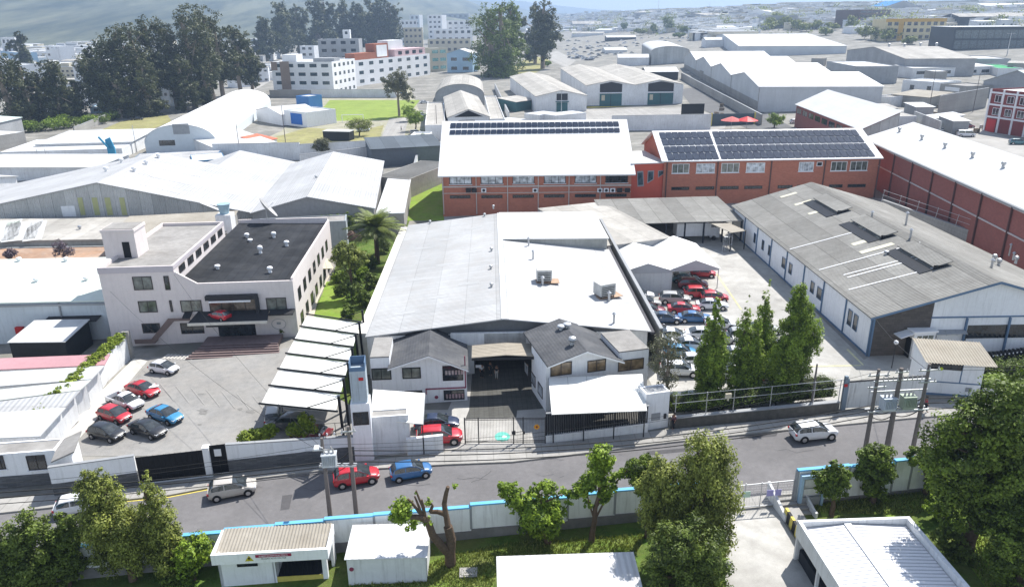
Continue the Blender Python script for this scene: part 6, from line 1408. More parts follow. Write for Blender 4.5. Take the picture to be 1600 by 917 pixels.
b=MB(); b.extr([(0,-1),(b3.W,-1),(b3.W,11.4),(0,7.2)],-.08,-.003); b3.mk('front_panel',b,CORRW)
for k in range(9): b3.window('left',b3.D*(k+.1)/9,b3.D*(k+.85)/9,4.8,6.4,glass=GLASS,frame=BRNF,mull=1)
# ============================================================ BACKGROUND
def hgt(bx,by,ty):
    p=G(bx,by); d=ray(bx,ty); t=(p.x*d.x+p.y*d.y)/(d.x*d.x+d.y*d.y); return HC+d.z*t-p.z
def grid(b,f,nx,zs,m=.8,ww=.6,hh=1.4,gl=None,x0=None,x1=None,frame=None,small=True,name='window'):
    L=b.W if f in('front','back') else b.D; x0=m if x0 is None else x0; x1=L-m if x1 is None else x1; st=(x1-x0)/nx
    for z in zs:
        for i in range(nx):
            c=x0+st*(i+.5); b.window(f,c-st*ww/2,c+st*ww/2,z,z+hh,glass=gl or GLASS,small=small,frame=frame or WTRIM,mull=1,t=.12,name=name)
def Q(name,label,cat,FL,FR,back,h,roof,rise=0,wall=None,roofm=None,group=None,side=False,D=None,axis='y',ridge=.5,ov=.4,par=.4,W=None,th=.14):
    b=Bld(name,label,cat,FL,FR,back,h,group,side=side,D=D,W=W,deep=3.); b.body(roof,rise,wall=wall,roofm=roofm,axis=axis,ridge=ridge,ov=ov,par=par,th=th); return b
# --- twin factory behind the brick offices
h1=hgt(917,168,134)
t1=Bld('twin_factory','white twin gabled factory with two teal doors behind the brick offices','factory',(917,134),(1074,134),(876,107),h1,side=True)
W2_=t1.W/2; D_=t1.D; rz_=1.9; b=MB(); b.extr([(0,-3),(t1.W,-3),(t1.W,h1-.06),(W2_*1.5,h1+rz_-.06),(W2_,h1-.06),(W2_*.5,h1+rz_-.06),(0,h1-.06)],0,D_); t1.mk('wall',b,WHITE2)
b=MB()
for k in range(2):
    x=k*W2_; b.slab([(x-(.4 if k==0 else 0),-.5,h1+.1),(x+W2_/2,-.5,h1+rz_+.14),(x+W2_/2,D_+.3,h1+rz_+.14),(x-(.4 if k==0 else 0),D_+.3,h1+.1)],.12); b.slab([(x+W2_/2,-.5,h1+rz_+.14),(x+W2_+(.4 if k else 0),-.5,h1+.1),(x+W2_+(.4 if k else 0),D_+.3,h1+.1),(x+W2_/2,D_+.3,h1+rz_+.14)],.12)
t1.roof=t1.mk('roof',b,ASBL)
for k,(a_,c_) in enumerate(((.27,.73),(.27,.8))):
    x0,x1=k*W2_+W2_*a_,k*W2_+W2_*c_; b=MB(); b.box(x0,x1,-.15,-.003,-1,h1*.62); dd=t1.mk('door',b,TEAL); b=MB(); b.box((x0+x1)/2-.08,(x0+x1)/2+.08,-.18,-.151,-1,h1*.6); t1.mk('door_gap',b,BLKP,dd)
    b=MB(); b.box(x0+.8,x0+2.2,-.2,-.151,h1*.3,h1*.55); t1.mk('notice',b,CREAM,dd); b=MB(); b.extr([(x0,h1*.68),(x1,h1*.68),(x1,h1+.4),((x0+x1)/2,h1+1.3),(x0,h1+.4)],-.1,-.003); t1.mk('gable_vent',b,DSTEEL)
    b=MB(); b.box(x0-.3,x1+.3,-1.,-.003,h1*.63,h1*.66); t1.mk('door_canopy',b,WTRIM)
b=MB(); b.box(0,t1.W,-.08,-.003,-1,.6); t1.mk('teal_band',b,TEAL)
b=MB(); b.box(0,t1.W*.48,-2.6,-2.4,0,.5); 
t1.mk('striped_kerb',b,YELP)
t2=Q('factory','smaller white gabled factory with narrow teal door left of the twin factory','factory',(838,151),(914,148),(797,120),hgt(840,178,151),'gable',2.2,WHITE2,ASBL,side=True)
b=MB(); b.box(t2.W*.40,t2.W*.62,-.12,-.003,-1,t2.h*.62); t2.mk('door',b,TEAL); b=MB(); b.box(t2.W*.40,t2.W*.62,-.1,-.003,t2.h*.75,t2.h+.9); t2.mk('gable_vent',b,DSTEEL); b=MB(); b.box(t2.W*.38,t2.W*.64,-1,-.003,t2.h*.65,t2.h*.69); t2.mk('door_canopy',b,TEAL)
Q('lean_to','small teal fronted lean-to on the left of the smaller gabled factory','shed',(806,160),(836,156),None,4,'shed',1.,TEAL,ASBL,D=10)
for i,(x0,y0,x1,y1,lab) in enumerate(((843,180,873,176,'low pale roofed hut left of the square mesh mast'),(868,181,916,176,'low white hut with dark edge in front of the twin factory'),(800,190,822,186,'low grey block behind the first solar row'))):
    Q('hut',lab,'small building',(x0,y0),(x1,y1),None,3,'flat',0,WHITE2,PLROOF,D=8,par=.1)
p=G(1063,196); r=thing('billboard','black square sign panel on posts before the white yard','sign',p,0); b=MB(); b.box(0,8,-.1,.1,3,7.2); b.build('panel',BLKP,r); b=MB(); b.box(.8,1,-.1,.1,-1,3); b.box(7,7.2,-.1,.1,-1,3); b.build('post',DSTEEL,r)
sheet('concrete_yard',[(905,190),(915,172),(1075,168),(1110,178),(1140,186),(1130,205),(900,205)],PAVE,.05)
sheet('street',[(1060,140),(1110,135),(1240,200),(1180,206),(1080,165)],M('distant_asphalt',(.13,.13,.13),.95,.15,.5,.1),.06)
retaining('long white perimeter wall right behind the coral link','(0)' and (955,205),(1110,203),5.,WHITE2,name='perimeter_wall')
retaining('panelled concrete wall running back beside the sawtooth warehouse',(1190,196),(1065,124),3.5,CONC,name='boundary_wall')
for i,(x,dx) in enumerate(((1112,63),)):
    p=G(1112,197); r=thing('yard_gate','wide dark teal steel gate between striped posts','gate',p,0); b=MB(); b.box(0,14.5,-.1,.1,0,4.); b.build('gate_leaf',M('dark_slate_gate',(.08,.11,.13),.7,.1,1,.1),r); b=MB(); b.box(-.5,-.05,-.15,.15,-.5,4.3); b.box(14.55,15.,-.15,.15,-.5,4.3); b.build('gate_post',YELP,r)
for i,x in enumerate((1142,1166)):
    p=G(x,203); r=thing('market_parasol',('faded red parasol cone left of the round tree' if i==0 else 'bright red parasol cone touching the round tree'),'parasol',p,0); b=MB(); b.lathe((0,0,3),[(3.6,0),(1.8,.7),(.1,1.3)],10); b.build('canopy',REDP if i else M('faded_red',(.5,.15,.14)),r); b=MB(); b.tube((0,0,0),(0,0,3.2),.06); b.build('pole',STEEL,r)
# --- sawtooth warehouse
h3=hgt(1190,176,136)
sw=Bld('sawtooth_warehouse','huge white warehouse of four stepped gables with roofs running right','warehouse',(1187,136),(1369,133),(1070,87),h3,side=True)
nb=4; bd=sw.D/nb; mb=MB(); rb=MB(); pw_=MB()
for k in range(nb):
    y=k*bd; rz_=3.2+.15*k; mb.extx([(y,-3),(y+bd,-3),(y+bd,h3),(y+bd*.5,h3+rz_),(y,h3-.05)],0,sw.W)
    rb.slab([(-.4,y-.2,h3+.1),(sw.W+.4,y-.2,h3+.1),(sw.W+.4,y+bd*.5,h3+rz_+.15),(-.4,y+bd*.5,h3+rz_+.15)],.14); rb.slab([(-.4,y+bd*.5,h3+rz_+.15),(sw.W+.4,y+bd*.5,h3+rz_+.15),(sw.W+.4,y+bd,h3+.1),(-.4,y+bd,h3+.1)],.14)
    pw_.box(-.15,-.003,y-.15,y+.15,-1,h3); pw_.box(-.1,-.003,y+.3,y+bd-.3,-1,h3*.42)
sw.mk('wall',mb,M('light_grey_panel_wall',(.55,.57,.58),.8,.06,.8,.08,seam=('X',3,.1),streak=.2)); sw.roof=sw.mk('roof',rb,WROOFX2); sw.mk('concrete_base',pw_,CONC)
# --- right hand side
b=Q('grey_warehouse','grey block gabled warehouse with four roof ventilators in the right distance','warehouse',(1415,93),(1517,91),(1324,79),hgt(1415,122,93),'gable',4.,M('stained_block',(.34,.34,.34),.9,.15,.8,.15,streak=.4),ASBL,side=True,axis='x')
for p in ((1389,73),(1413,73),(1438,72),(1463,72)): b.vent(*p,r=.8,hh=1.8)
b=Q('white_block','long white two storey block with wide dark windows in the right distance','building',(1427,108),(1553,104),None,hgt(1427,124,108),'shed',.8,WHITE2,PLROOF,D=14)
grid(b,'front',6,[b.h*.4],hh=b.h*.3)
b=Q('white_block','lower white block with concrete end wall below the long two storey block','building',(1411,125),(1470,129),None,hgt(1411,145,125),'flat',0,WHITE2,PLROOF,D=15); grid(b,'front',2,[b.h*.3],hh=b.h*.35,ww=.25)
b=Q('concrete_block','bare concrete block with white painted strip below power lines at the right','building',(1470,131),(1511,135),None,hgt(1470,150,131),'flat',0,CONC,CROOF,D=14); bb=MB(); bb.box(b.W*.2,b.W*.75,-.1,-.003,b.h*.5,b.h*.8); b.mk('painted_strip',bb,WTRIM)
retaining('tall bare concrete block wall in the right middle distance',(1465,183),(1540,168),7,CONC,name='boundary_wall')
b=Q('grey_annexe','pale grey annexe left of the grey block gabled warehouse','building',(1292,96),(1338,104),None,8,'flat',0,GREYW,PLROOF,D=20)
b=Q('hut','cluster hut with rusty sheet roof right of the sawtooth warehouse','small building',(1395,148),(1452,153),None,4,'shed',1,CONC,TANR,D=14)
b=Q('hut','second small grey hut nearer the brick building with pale roof','small building',(1368,150),(1392,152),None,4,'flat',0,WHITE2,CROOF,D=10)
b=Q('hut','white tent roofed hut beside the parked white vans','small building',(1445,181),(1462,186),None,3.5,'shed',1,WHITE,PLROOF,D=8)
rb_=Q('red_office','dark red office with white framed windows and large door at the right edge','office building',(1550,139),(1660,150),None,hgt(1534,205,139),'flat',0,REDW,PLROOF,D=35)
H_=rb_.h; bb=MB()
for z in (H_*.33,H_*.62,H_*.9): bb.box(-.1,rb_.W,-.15,-.003,z,z+.5)
for k in range(6): x=rb_.W*k/5; bb.box(x-.3,x+.3,-.18,-.003,-1,H_)
rb_.mk('white_frame',bb,WTRIM); grid(rb_,'front',5,[H_*.4,H_*.7],hh=H_*.17,ww=.55,small=False); bb=MB(); bb.box(rb_.W*.03,rb_.W*.17,-.25,-.19,-1,H_*.3); rb_.mk('door',bb,REDP)
b=Q('gabled_hall','pale green grey gabled roof behind the dark red office','building',(1537,127),(1640,135),None,6,'gable',5,GREYW,M('pale_green_grey_roof',(.5,.55,.53)),D=30)
sheet('street',[(1400,172),(1440,165),(1540,205),(1600,225),(1700,260),(1600,262),(1500,215)],M('pale_yard_concrete',(.34,.33,.31),.95,.12,.5,.12),.08)
retaining('white striped sheet wall beside the parked white vans',(1425,194),(1466,212),4,CORRW,name='boundary_wall')
yb=Q('yellow_office','yellow three storey office with rows of dark windows in the right distance','office building',(1385,31),(1480,34),None,hgt(1385,66,31),'flat',0,M('pale_yellow_wall',(.62,.52,.30)),PLROOF,D=30); grid(yb,'front',9,[yb.h*.12,yb.h*.42,yb.h*.72],hh=yb.h*.16); bb=MB(); bb.box(0,yb.W,-.3,-.05,yb.h*.88,yb.h+.5); bb.box(yb.W*.22,yb.W*.3,-.3,-.05,0,yb.h*.88); yb.mk('ochre_band',bb,M('ochre_band',(.55,.33,.06)))
mb_=Q('striped_office','dark brown office with a magenta band in the right distance','office building',(1344,16),(1392,14),None,hgt(1344,44,16),'flat',0,M('brown_wall',(.12,.08,.07)),CROOF,D=30); bb=MB(); bb.box(0,mb_.W,-.3,-.05,mb_.h*.33,mb_.h*.5); mb_.mk('magenta_band',bb,M('magenta',(.5,.04,.2))); grid(mb_,'front',5,[mb_.h*.1,mb_.h*.6,mb_.h*.82],hh=mb_.h*.12,ww=.85)
bk=Q('black_showroom','black glass showroom with thin white roof edge in the right distance','building',(1493,43),(1620,40),None,hgt(1490,80,43),'flat',0,BLACKW,PLROOF,D=40,par=0); grid(bk,'front',10,[1,bk.h*.5],hh=bk.h*.36,ww=.9,gl=GLASSB)
b=Q('blue_roof_hall','far grey hall under a bright blue gable roof at the top right','building',(1386,10),(1434,10),None,10,'gable',6,GREYW,M('bright_blue_roof',(.05,.22,.5)),D=40)
b=Q('far_white_hall','far pale hall left of the blue gable roof','building',(1287,20),(1340,18),None,9,'gable',3,WHITE2,PLROOF,D=40); bb=MB(); bb.box(0,b.W*.3,-.5,-.05,3,b.h); b.mk('yellow_sign',bb,YELP)
for i,(a_,c_,h_,rf,lab,rm,wl) in enumerate(((( 1300,30),(1345,28),8,'gable','far white gable roof right of the tree line',PLROOF,GREYW),((1420,18),(1530,14),9,'flat','very long far pale wall at the top right',ASBL,WHITE2),((1500,27),(1620,24),10,'gable','far dark gabled shed above the black showroom',ASBL,BLACKW),((1430,30),(1500,28),7,'gable','far pale roof between yellow office and dark gabled shed',PLROOF,WHITE2),((1540,10),(1640,8),8,'gable','pale roof cut by the top right corner of the photo',PLROOF,WHITE2),((1440,3),(1530,2),9,'flat','dark long roof touching the top edge at the right',ASB,GREYW),
    ((1485,55),(1498,55),9,'flat','small white stair block left of the black showroom',PLROOF,YEL),((1517,93),(1580,92),6,'flat','light grey low hall right of the four ventilator warehouse',M('pale_grey_roof2',(.5,.5,.5)),GREYW),((1560,108),(1600,107),4,'flat','green topped low kiosk at the right edge',M('green_roof',(.05,.3,.12)),WHITE2))):
    Q('distant_hall',lab,'building',a_,c_,None,h_,rf,3,wl,rm,D=35,axis='y' if i%2 else 'x')
# white sheds middle distance
b=Q('vaulted_warehouse','white vaulted roof warehouse with ribbed side between car lot and sawtooth roofs','warehouse',(1018,81),(1077,80),(1003,71),hgt(1018,103,81),'vault',3.5,CORRW,PLROOF,side=True)
b=Q('warehouse','wide white low gabled roof behind the sawtooth warehouse','warehouse',(1155,73),(1322,72),(1112,56),8,'gable',5,M('panel_white_wall',(.55,.58,.6)),PLROOF,side=True,axis='x')
for i,(x,y,wd,h_,lab) in enumerate(((966,98,48,6,'open white gabled shelter in front of the car lot'),(1010,120,50,5,'low white roof with dark open side right of the twin factory'),(948,66,46,5,'wide open car shelter with white roof in the car lot'),(893,60,50,6,'grey gabled garage left of the white car shelter'),(946,86,34,3,'low pale hut among the parked cars of the lot'),(1103,70,40,7,'pale white gabled roof just behind the vaulted warehouse'))):
    b=Q('open_shed',lab,'shed',(x,y-7),(x+wd,y-7.5),None,h_,'gable',2,DSTEEL if i in (1,2) else WHITE2,ASBL if i==3 else PLROOF,D=18,axis='x')
# far rows, centre and right
FW=[((895,38),(1000,40),10,'gable',5,GREYW,ASBL,'very wide grey hall roof on the skyline left of the tall far tree'),((872,28),(905,29),9,'flat',0,WHITE2,PLROOF,'white long low hall on the skyline left of centre right'),
 ((822,48),(900,50),8,'gable',3,WHITE2,PLROOF,'white hall roof behind the two centre eucalyptus trees'),((1060,26),(1110,24),9,'gable',4,GREYW,ASBL,'grey gabled hall on the skyline right of the tall far tree'),((1062,38),(1130,37),7,'flat',0,WHITE2,PLROOF,'white flat hall below the grey skyline gable'),
 ((1110,28),(1180,26),11,'flat',0,WHITE2,PLROOF,'white box building with small sign under the skyline mast'),((1120,44),(1175,44),6,'gable',2,WHITE2,PLROOF,'low white roof in front of the white box building'),((1183,25),(1205,24),10,'flat',0,GREYW,PLROOF,'narrow pale grey block on the right skyline'),
 ((1082,55),(1118,54),6,'flat',0,M('ochre_fascia',(.45,.3,.1)),CROOF,'grey hut with ochre fascia beside the small round trees'),((1120,52),(1175,51),5,'shed',1,YEL,PLROOF,'thin long white roof with yellow edge'),((930,48),(965,49),6,'gable',2,WHITE2,PLROOF,'pale roof in front of the very wide grey hall'),((905,42),(937,42),5,'flat',0,BLACKW,CROOF,'dark low shed at the foot of the skyline halls'),
 ((1205,20),(1250,19),9,'gable',3,WHITE2,PLROOF,'small white hall among the far trees'),((1010,20),(1040,20),9,'gable',3,GREYW,ASBL,'grey hall peeking out right behind the tall far tree')]
for i,(a_,c_,h_,rf,ri,wl,rm,lab) in enumerate(FW): Q('distant_hall',lab,'building',a_,c_,None,h_,rf,ri,wl,rm,D=30,axis='y' if i%2 else 'x')
# --- hangars and long strips left of the brick office
b=Q('vaulted_hangar','grey white vaulted hangar roof behind the rounded shed left of the brick office','hangar',(680,150),(757,150),(688,133),5.,'vault',5.,GREYW,ASBL,side=True)
b=Q('rounded_shed','old pale gabled shed with dark gable end above the white solar roof','shed',(700,184),(764,182),(694,152),6,'gable',2.6,WHITE2,ASBL,side=True); bb=MB(); bb.extr([(b.W*.15,6.1),(b.W*.85,6.1),(b.W*.5,8.2)],-.1,-.003); b.mk('gable_opening',bb,BLKP); bb=MB(); bb.box(b.W*.25,b.W*.65,-.1,-.003,1,5); b.mk('door',bb,BLKP)
b=Q('low_strip_roof','long low flat roof right of the rounded shed','shed',(766,186),(789,186),(757,150),5,'flat',0,WHITE2,ASBL,side=True)
b=Q('low_strip_roof','narrow old white building between palm row and rounded shed','shed',(664,196),(696,196),(668,160),5,'flat',0,WHITE2,ASBL,side=True)
b=Q('low_strip_roof','white low roof with air ducts in front of the rounded shed','shed',(640,212),(668,212),(642,206),3.5,'flat',0,WHITE2,PLROOF)
retaining('long pale boundary wall running back from the smaller gabled factory',(796,188),(774,140),3,WHITE2,name='boundary_wall')
b=Q('grey_store','dark long store with striped roof below the football pitch','shed',(580,234),(690,228),(580,220),5,'shed',.8,M('dark_grey_panel',(.13,.15,.17)),M('dark_grey_striped_roof',(.10,.12,.14),.8,.1,1,.1,seam=('X',4.,.5)))
# --- apartments
def flats(name,label,FL,FR,base,nx,nz,wall,D=16,gl=None,par=.5,small=True,side=None,frame=None,ww=.5,nx2=0):
    b=Q(name,label,'apartment block',FL,FR,side,hgt(FL[0],base,FL[1]),'flat',0,wall,PLROOF,D=None if side else D,par=par); fh=b.h/nz
    grid(b,'front',nx,[fh*(k+.35) for k in range(nz)],hh=fh*.4,ww=ww,gl=gl,small=small,frame=frame)
    if nx2: grid(b,'right',nx2,[fh*(k+.35) for k in range(nz)],hh=fh*.4,ww=.45,gl=gl)
    return b
f1=flats('apartment_block','white apartment block with brown vertical panel left of the football pitch',(423,97),(518,97),150,5,4,WHITE,D=34,gl=GLASSB,ww=.6,nx2=5)
bb=MB(); bb.box(f1.W*.15,f1.W*.30,-.4,-.05,0,f1.h+.2); f1.mk('brown_panel',bb,M('brown_panel',(.28,.22,.18))); bb=MB(); bb.box(0,f1.W*.10,-.3,-.05,f1.h*.75,f1.h); f1.mk('brown_cap',bb,MATS['brown_panel'])
bb=MB(); bb.box(4,f1.W*.35,6,14,f1.h-.4,f1.h+3.5); f1.mk('roof_house',bb,WHITE); bb=MB(); bb.box(f1.W*.6,f1.W*.95,8,16,f1.h-.4,f1.h+1.5); f1.mk('roof_tanks',bb,GREYW)
f2=flats('apartment_block','white four storey apartment block behind the pitch with pink roof storey',(554,95),(671,84),136,8,3,WHITE,D=26,nx2=4,gl=GLASSB,ww=.42)
bb=MB(); bb.box(f2.W*.55,f2.W*.99,3,16,f2.h-.4,f2.h+4.2); ps=f2.mk('pink_storey',bb,M('pink_storey',(.58,.42,.43))); bb=MB(); 
for k in range(4): bb.box(f2.W*(.6+.1*k),f2.W*(.65+.1*k),2.9,2.997,f2.h+.8,f2.h+3)
f2.mk('pink_window',bb,GLASS,ps); bb=MB(); bb.box(f2.W*.52,f2.W*.72,6,14,f2.h+4.2,f2.h+10); f2.mk('white_tower',bb,WHITE)
bb=MB(); bb.box(f2.W*.33,f2.W*.50,5,12,f2.h-.4,f2.h+8.5); bb.box(f2.W*.08,f2.W*.33,5,12,f2.h-.4,f2.h+3.5); rb2=f2.mk('red_frame',bb,M('terracotta_frame',(.32,.12,.07))); bb=MB(); bb.box(f2.W*.35,f2.W*.48,4.7,4.997,f2.h+.5,f2.h+7.6); f2.mk('white_panel',bb,WHITE,rb2)
flats('apartment_block','grey white block with square tower right behind the first apartment block',(496,62),(560,64),110,4,4,GREYW,D=20)
b=flats('apartment_block','slim white tower between both apartment blocks',(535,47),(546,47),100,1,5,WHITE,D=8)
b=flats('apartment_block','small white house with round openings behind the first apartment block',(468,72),(490,72),100,2,3,WHITE,D=10)
b=flats('apartment_block','cream block with teal glass bays left of the blue house',(672,76),(699,75),113,2,3,CREAM,D=14,gl=GLTEAL,ww=.75)
b=Q('blue_house','sky blue house with white gable roof behind the hangars','house',(698,84),(738,84),None,hgt(698,114,84),'gable',3,BLUEW,PLROOF,D=14); grid(b,'front',2,[2.,b.h*.62],hh=2.2,ww=.5)
for i,(a_,c_,bs,nx,nz,wl,lab) in enumerate((((668,24),(690,23),70,3,6,WHITE,'tall white block stepped in front of the centre town skyline'),((680,33),(735,30),68,6,4,WHITE2,'wide white block with flat roofs left of the centre eucalyptus'),((678,46),(738,45),78,6,3,WHITE,'broad white block in front of the blue house'),((690,22),(732,20),50,5,3,GREYW,'grey penthouse block on the centre town skyline'),((655,28),(668,28),60,2,4,BLUEW,'narrow block with blue side on the town skyline'),
    ((625,32),(652,31),70,4,4,WHITE2,'pale block right beside the dense eucalyptus group'),((640,24),(655,23),60,2,4,WHITE,'white narrow block peeking over its neighbours'),((630,44),(660,44),80,4,4,CREAM,'cream block lower right of the eucalyptus group'),((668,62),(735,61),84,7,2,CREAM,'long cream balcony block above the blue house'))):
    flats('town_block',lab,a_,c_,bs,nx,nz,wl,D=15)
# far left blocks
for i,(a_,c_,bs,nx,nz,wl,lab) in enumerate((((0,59),(22,60),100,3,3,WHITE2,'pale block at the far left edge'),((70,72),(92,73),110,3,4,WHITE,'white house with round bay behind the left eucalyptus'),((90,76),(114,75),112,3,4,WHITE,'white balcony house left of the great eucalyptus group'),((0,80),(36,83),100,3,2,BLUEW,'blue sided house at the far left'),((112,100),(145,102),150,4,4,WHITE2,'tall white house half hidden by eucalyptus trunks'),
  ((35,150),(78,152),182,4,3,WHITE,'white house low behind the left eucalyptus'),((225,130),(262,131),165,4,3,WHITE2,'white house seen between eucalyptus trunks'),((305,127),(330,126),155,3,2,CREAM,'cream house at the right end of the eucalyptus group'),((140,168),(170,167),178,2,1,BLUEW,'small pale shed with car near the long grey wall'),((365,118),(400,116),138,3,2,WHITE,'white house along the road behind the eucalyptus'),((0,100),(30,102),140,3,3,WHITE2,'pale house behind the far left tree'))):
    flats('town_house',lab,a_,c_,bs,nx,nz,wl,D=12)
# random town filling (nothing in the photo tells these apart)
rn=random.Random(11)
def filler(n,x0,x1,y0,y1,label,group,wl=None,hh=(5,11),ww=(9,20)):
    for i in range(n):
        x=rn.uniform(x0,x1); y=rn.uniform(y0,y1); p=G(x,y); h=rn.uniform(*hh); W_=rn.uniform(*ww); D_=rn.uniform(8,14); a=rn.uniform(-.25,.25)
        r=thing('town_house',label,'house',p,a,group); b=MB(); b.box(0,W_,0,D_,-6,h)
        if rn.random()<.4: b.box(W_*.2,W_*.55,D_*.2,D_*.7,h,h+2.6)
        b.build('wall',rn.choice([WHITE,WHITE,WHITE2,CREAM,GREYW]),r); b=MB(); b.box(-.2,W_+.2,-.2,D_+.2,h+.003,h+.25) if rn.random()<.5 else b.slab([(-.3,-.3,h+.2),(W_+.3,-.3,h+.2),(W_+.3,D_+.3,h+1.),(-.3,D_+.3,h+1.)],.2); b.build('roof',rn.choice([PLROOF,CROOF,ASBL]),r)
        b=MB(); nx=int(W_/3.2); nz=max(1,int(h/3))
        for k in range(nz):
            for j in range(nx):
                if rn.random()<.85: b.box(W_*(j+.25)/nx,W_*(j+.75)/nx,-.05,-.003,k*3+1,k*3+2.3)
        if b.v: b.build('window_row',GLASS,r)
filler(85,-20,425,60,130,'small pale town house far behind the eucalyptus trees','town houses on the left slope')
filler(36,620,740,28,60,'small pale town house packed on the centre skyline','town houses in the centre distance')
filler(20,420,620,52,80,'small pale town house behind the apartment blocks','town houses behind the apartments')
filler(12,0,200,120,180,'pale low house between the left eucalyptus trunks','houses among the left eucalyptus',hh=(4,7))
filler(58,1050,1340,22,50,'far pale hall packed on the right skyline','far halls on the right skyline',hh=(5,9),ww=(25,60))
filler(36,1340,1620,14,50,'far pale hall on the top right rise','far halls on the top right rise',hh=(5,9),ww=(25,60))
filler(28,790,1060,26,52,'far pale hall on the skyline behind the car lot','far halls behind the car lot',hh=(4,7),ww=(25,50))
def town_mass():
    r=random.Random(77); b=MB()
    for i in range(5200):
        x=r.uniform(-60,1660) if r.random()<.5 else r.uniform(1000,1660); y=(14 if x>1150 else 22)+r.random()**1.15*(46 if x>1080 else 34 if x>440 else 70)
        if 430<x<1000: y=22+r.random()*30
        p=G(x,y-(x-800)*.0105); W_=r.uniform(8,24) if x<760 else r.uniform(14,55); D_=r.uniform(8,22); h=r.uniform(4,11) if x<760 else r.uniform(5,9)
        if abs(p.x)>6000 or p.y>6500 or (x>1330 and y>52 and x<1660) or (1120<x<1325 and y>46): continue
        k=r.choice([0,0,0,1,2]); b.box(p.x,p.x+W_,p.y,p.y+D_,p.z-6,p.z+h,k); b.box(p.x-.3,p.x+W_+.3,p.y-.3,p.y+D_+.3,p.z+h+.01,p.z+h+.4,3 if r.random()<.6 else 4)
        for z in range(1,int(h)-1,3): b.box(p.x+W_*.1,p.x+W_*.9,p.y-.1,p.y-.01,p.z+z,p.z+z+1.2,5)
    o=b.build('distant_town',[WHITE,CREAM,WHITE2,PLROOF,PLROOF,GREYW]); tag(o,'mass of small pale far buildings along the skyline','town',None,'stuff')
town_mass()
def far_green():
    r=random.Random(5); L=[]
    for i in range(520):
        x=r.uniform(-60,1660); y=26+r.random()**1.3*(40 if x>440 else 95); p=G(x,y-(x-800)*.0105); s_=r.uniform(3,7)*(1 if y>60 else 1.6); L.append((p.x,p.y,p.z+s_*.6,s_,s_,s_*.8))
    V,t_=cloud(L,26000,1.9,6,clump=.5,nclump=5,shell=.5); o=put('distant_trees',leaf_mesh('far_leaves',V,t_,LG_OLIVE)); tag(o,'scattered far green trees between the skyline buildings','trees',None,'stuff')
far_green()
# --- football pitch, walls, school
sheet('football_pitch',[(487,190),(515,157),(656,157),(632,188)],PITCH,.08)
sheet('sports_yard',[(350,245),(440,205),(490,150),(640,135),(665,200),(655,232),(480,240)],M('dusty_yard',(.33,.31,.25),.95,.2,.5,.2,dirt=(.22,.24,.09),dirt_amt=.6),.04)
sheet('dry_grass',[(430,215),(480,200),(560,205),(600,196),(590,225),(440,235)],DRYG,.07)
sheet('dry_grass',[(150,207),(190,190),(262,180),(268,190),(225,208)],DRYG,.07)
sheet('dry_grass',[(800,105),(830,88),(860,92),(850,108),(815,125)],DRYG,.07)
sheet('street',[(845,88),(870,80),(900,95),(885,107)],PAVE,.08)
sheet('street',[(355,150),(425,112),(440,118),(380,152)],PAVE,.08)
sheet('path',[(596,215),(608,186),(638,184),(632,215)],PAVE,.09)
retaining('white wall with a thin blue line behind the football pitch',(487,153),(620,153),4.2,WHITE2,name='boundary_wall')
r,d,a=retaining('blue line strip wall continuing in front of the apartment block',(422,153),(487,153),4.,CONC,name='boundary_wall')
a=G(487,153); bb=MB(); bb.box(0,(G(620,153)-a).length,-.06,-.03,1.4,2.2); s_=thing('wall_stripe','thin blue painted stripe along the pitch wall','painted stripe',a,0); bb.build('stripe',BLUEP,s_)
retaining('long grey panel wall bounding the dry grass plot at the left',(118,212),(190,180),3,CONC,name='boundary_wall')
retaining('grey panel wall at the foot of the eucalyptus group',(190,180),(268,176),3.5,CONC,name='boundary_wall')
for (x,y,w_,h_,lab) in ((536,188,32,2.6,'white football goal at the near end of the pitch'),):
    p=G(535,192); e=G(565,192); r=thing('football_goal',lab,'goal',p,0); L_=(e-p).length; b=MB(); b.tube((0,0,0),(0,0,3),.12); b.tube((L_,0,0),(L_,0,3),.12); b.tube((0,0,3),(L_,0,3),.12); b.build('goal_frame',WTRIM,r)
sc_=Q('school_block','white school block with blue painted mural walls left of the pitch','school',(443,172),(478,176),None,6,'flat',0,WHITE,PLROOF,D=14); bb=MB(); bb.box(sc_.W*.3,sc_.W*.8,-.1,-.003,1,5.2); sc_.mk('blue_mural',bb,M('mural_blue',(.04,.16,.5))); bb=MB(); bb.box(sc_.W*.1,sc_.W*.9,-2,-.2,-1,.2); sc_.mk('undercroft',bb,BLACKW)
b=Q('school_block','taller blue and white box behind the mural block','school',(462,150),(482,151),None,6,'flat',0,M('mural_blue2',(.07,.2,.45)),PLROOF,D=9)
b=Q('school_block','low white gabled school wing between vaulted hall and mural block','school',(400,172),(440,180),None,4.5,'gable',2.,WHITE,PLROOF,D=16)
b=Q('bus','long white roofed bus shelter with dark side below the football pitch','shelter',(504,205),(545,206),None,3.4,'flat',0,BLACKW,PLROOF,D=4,par=0)
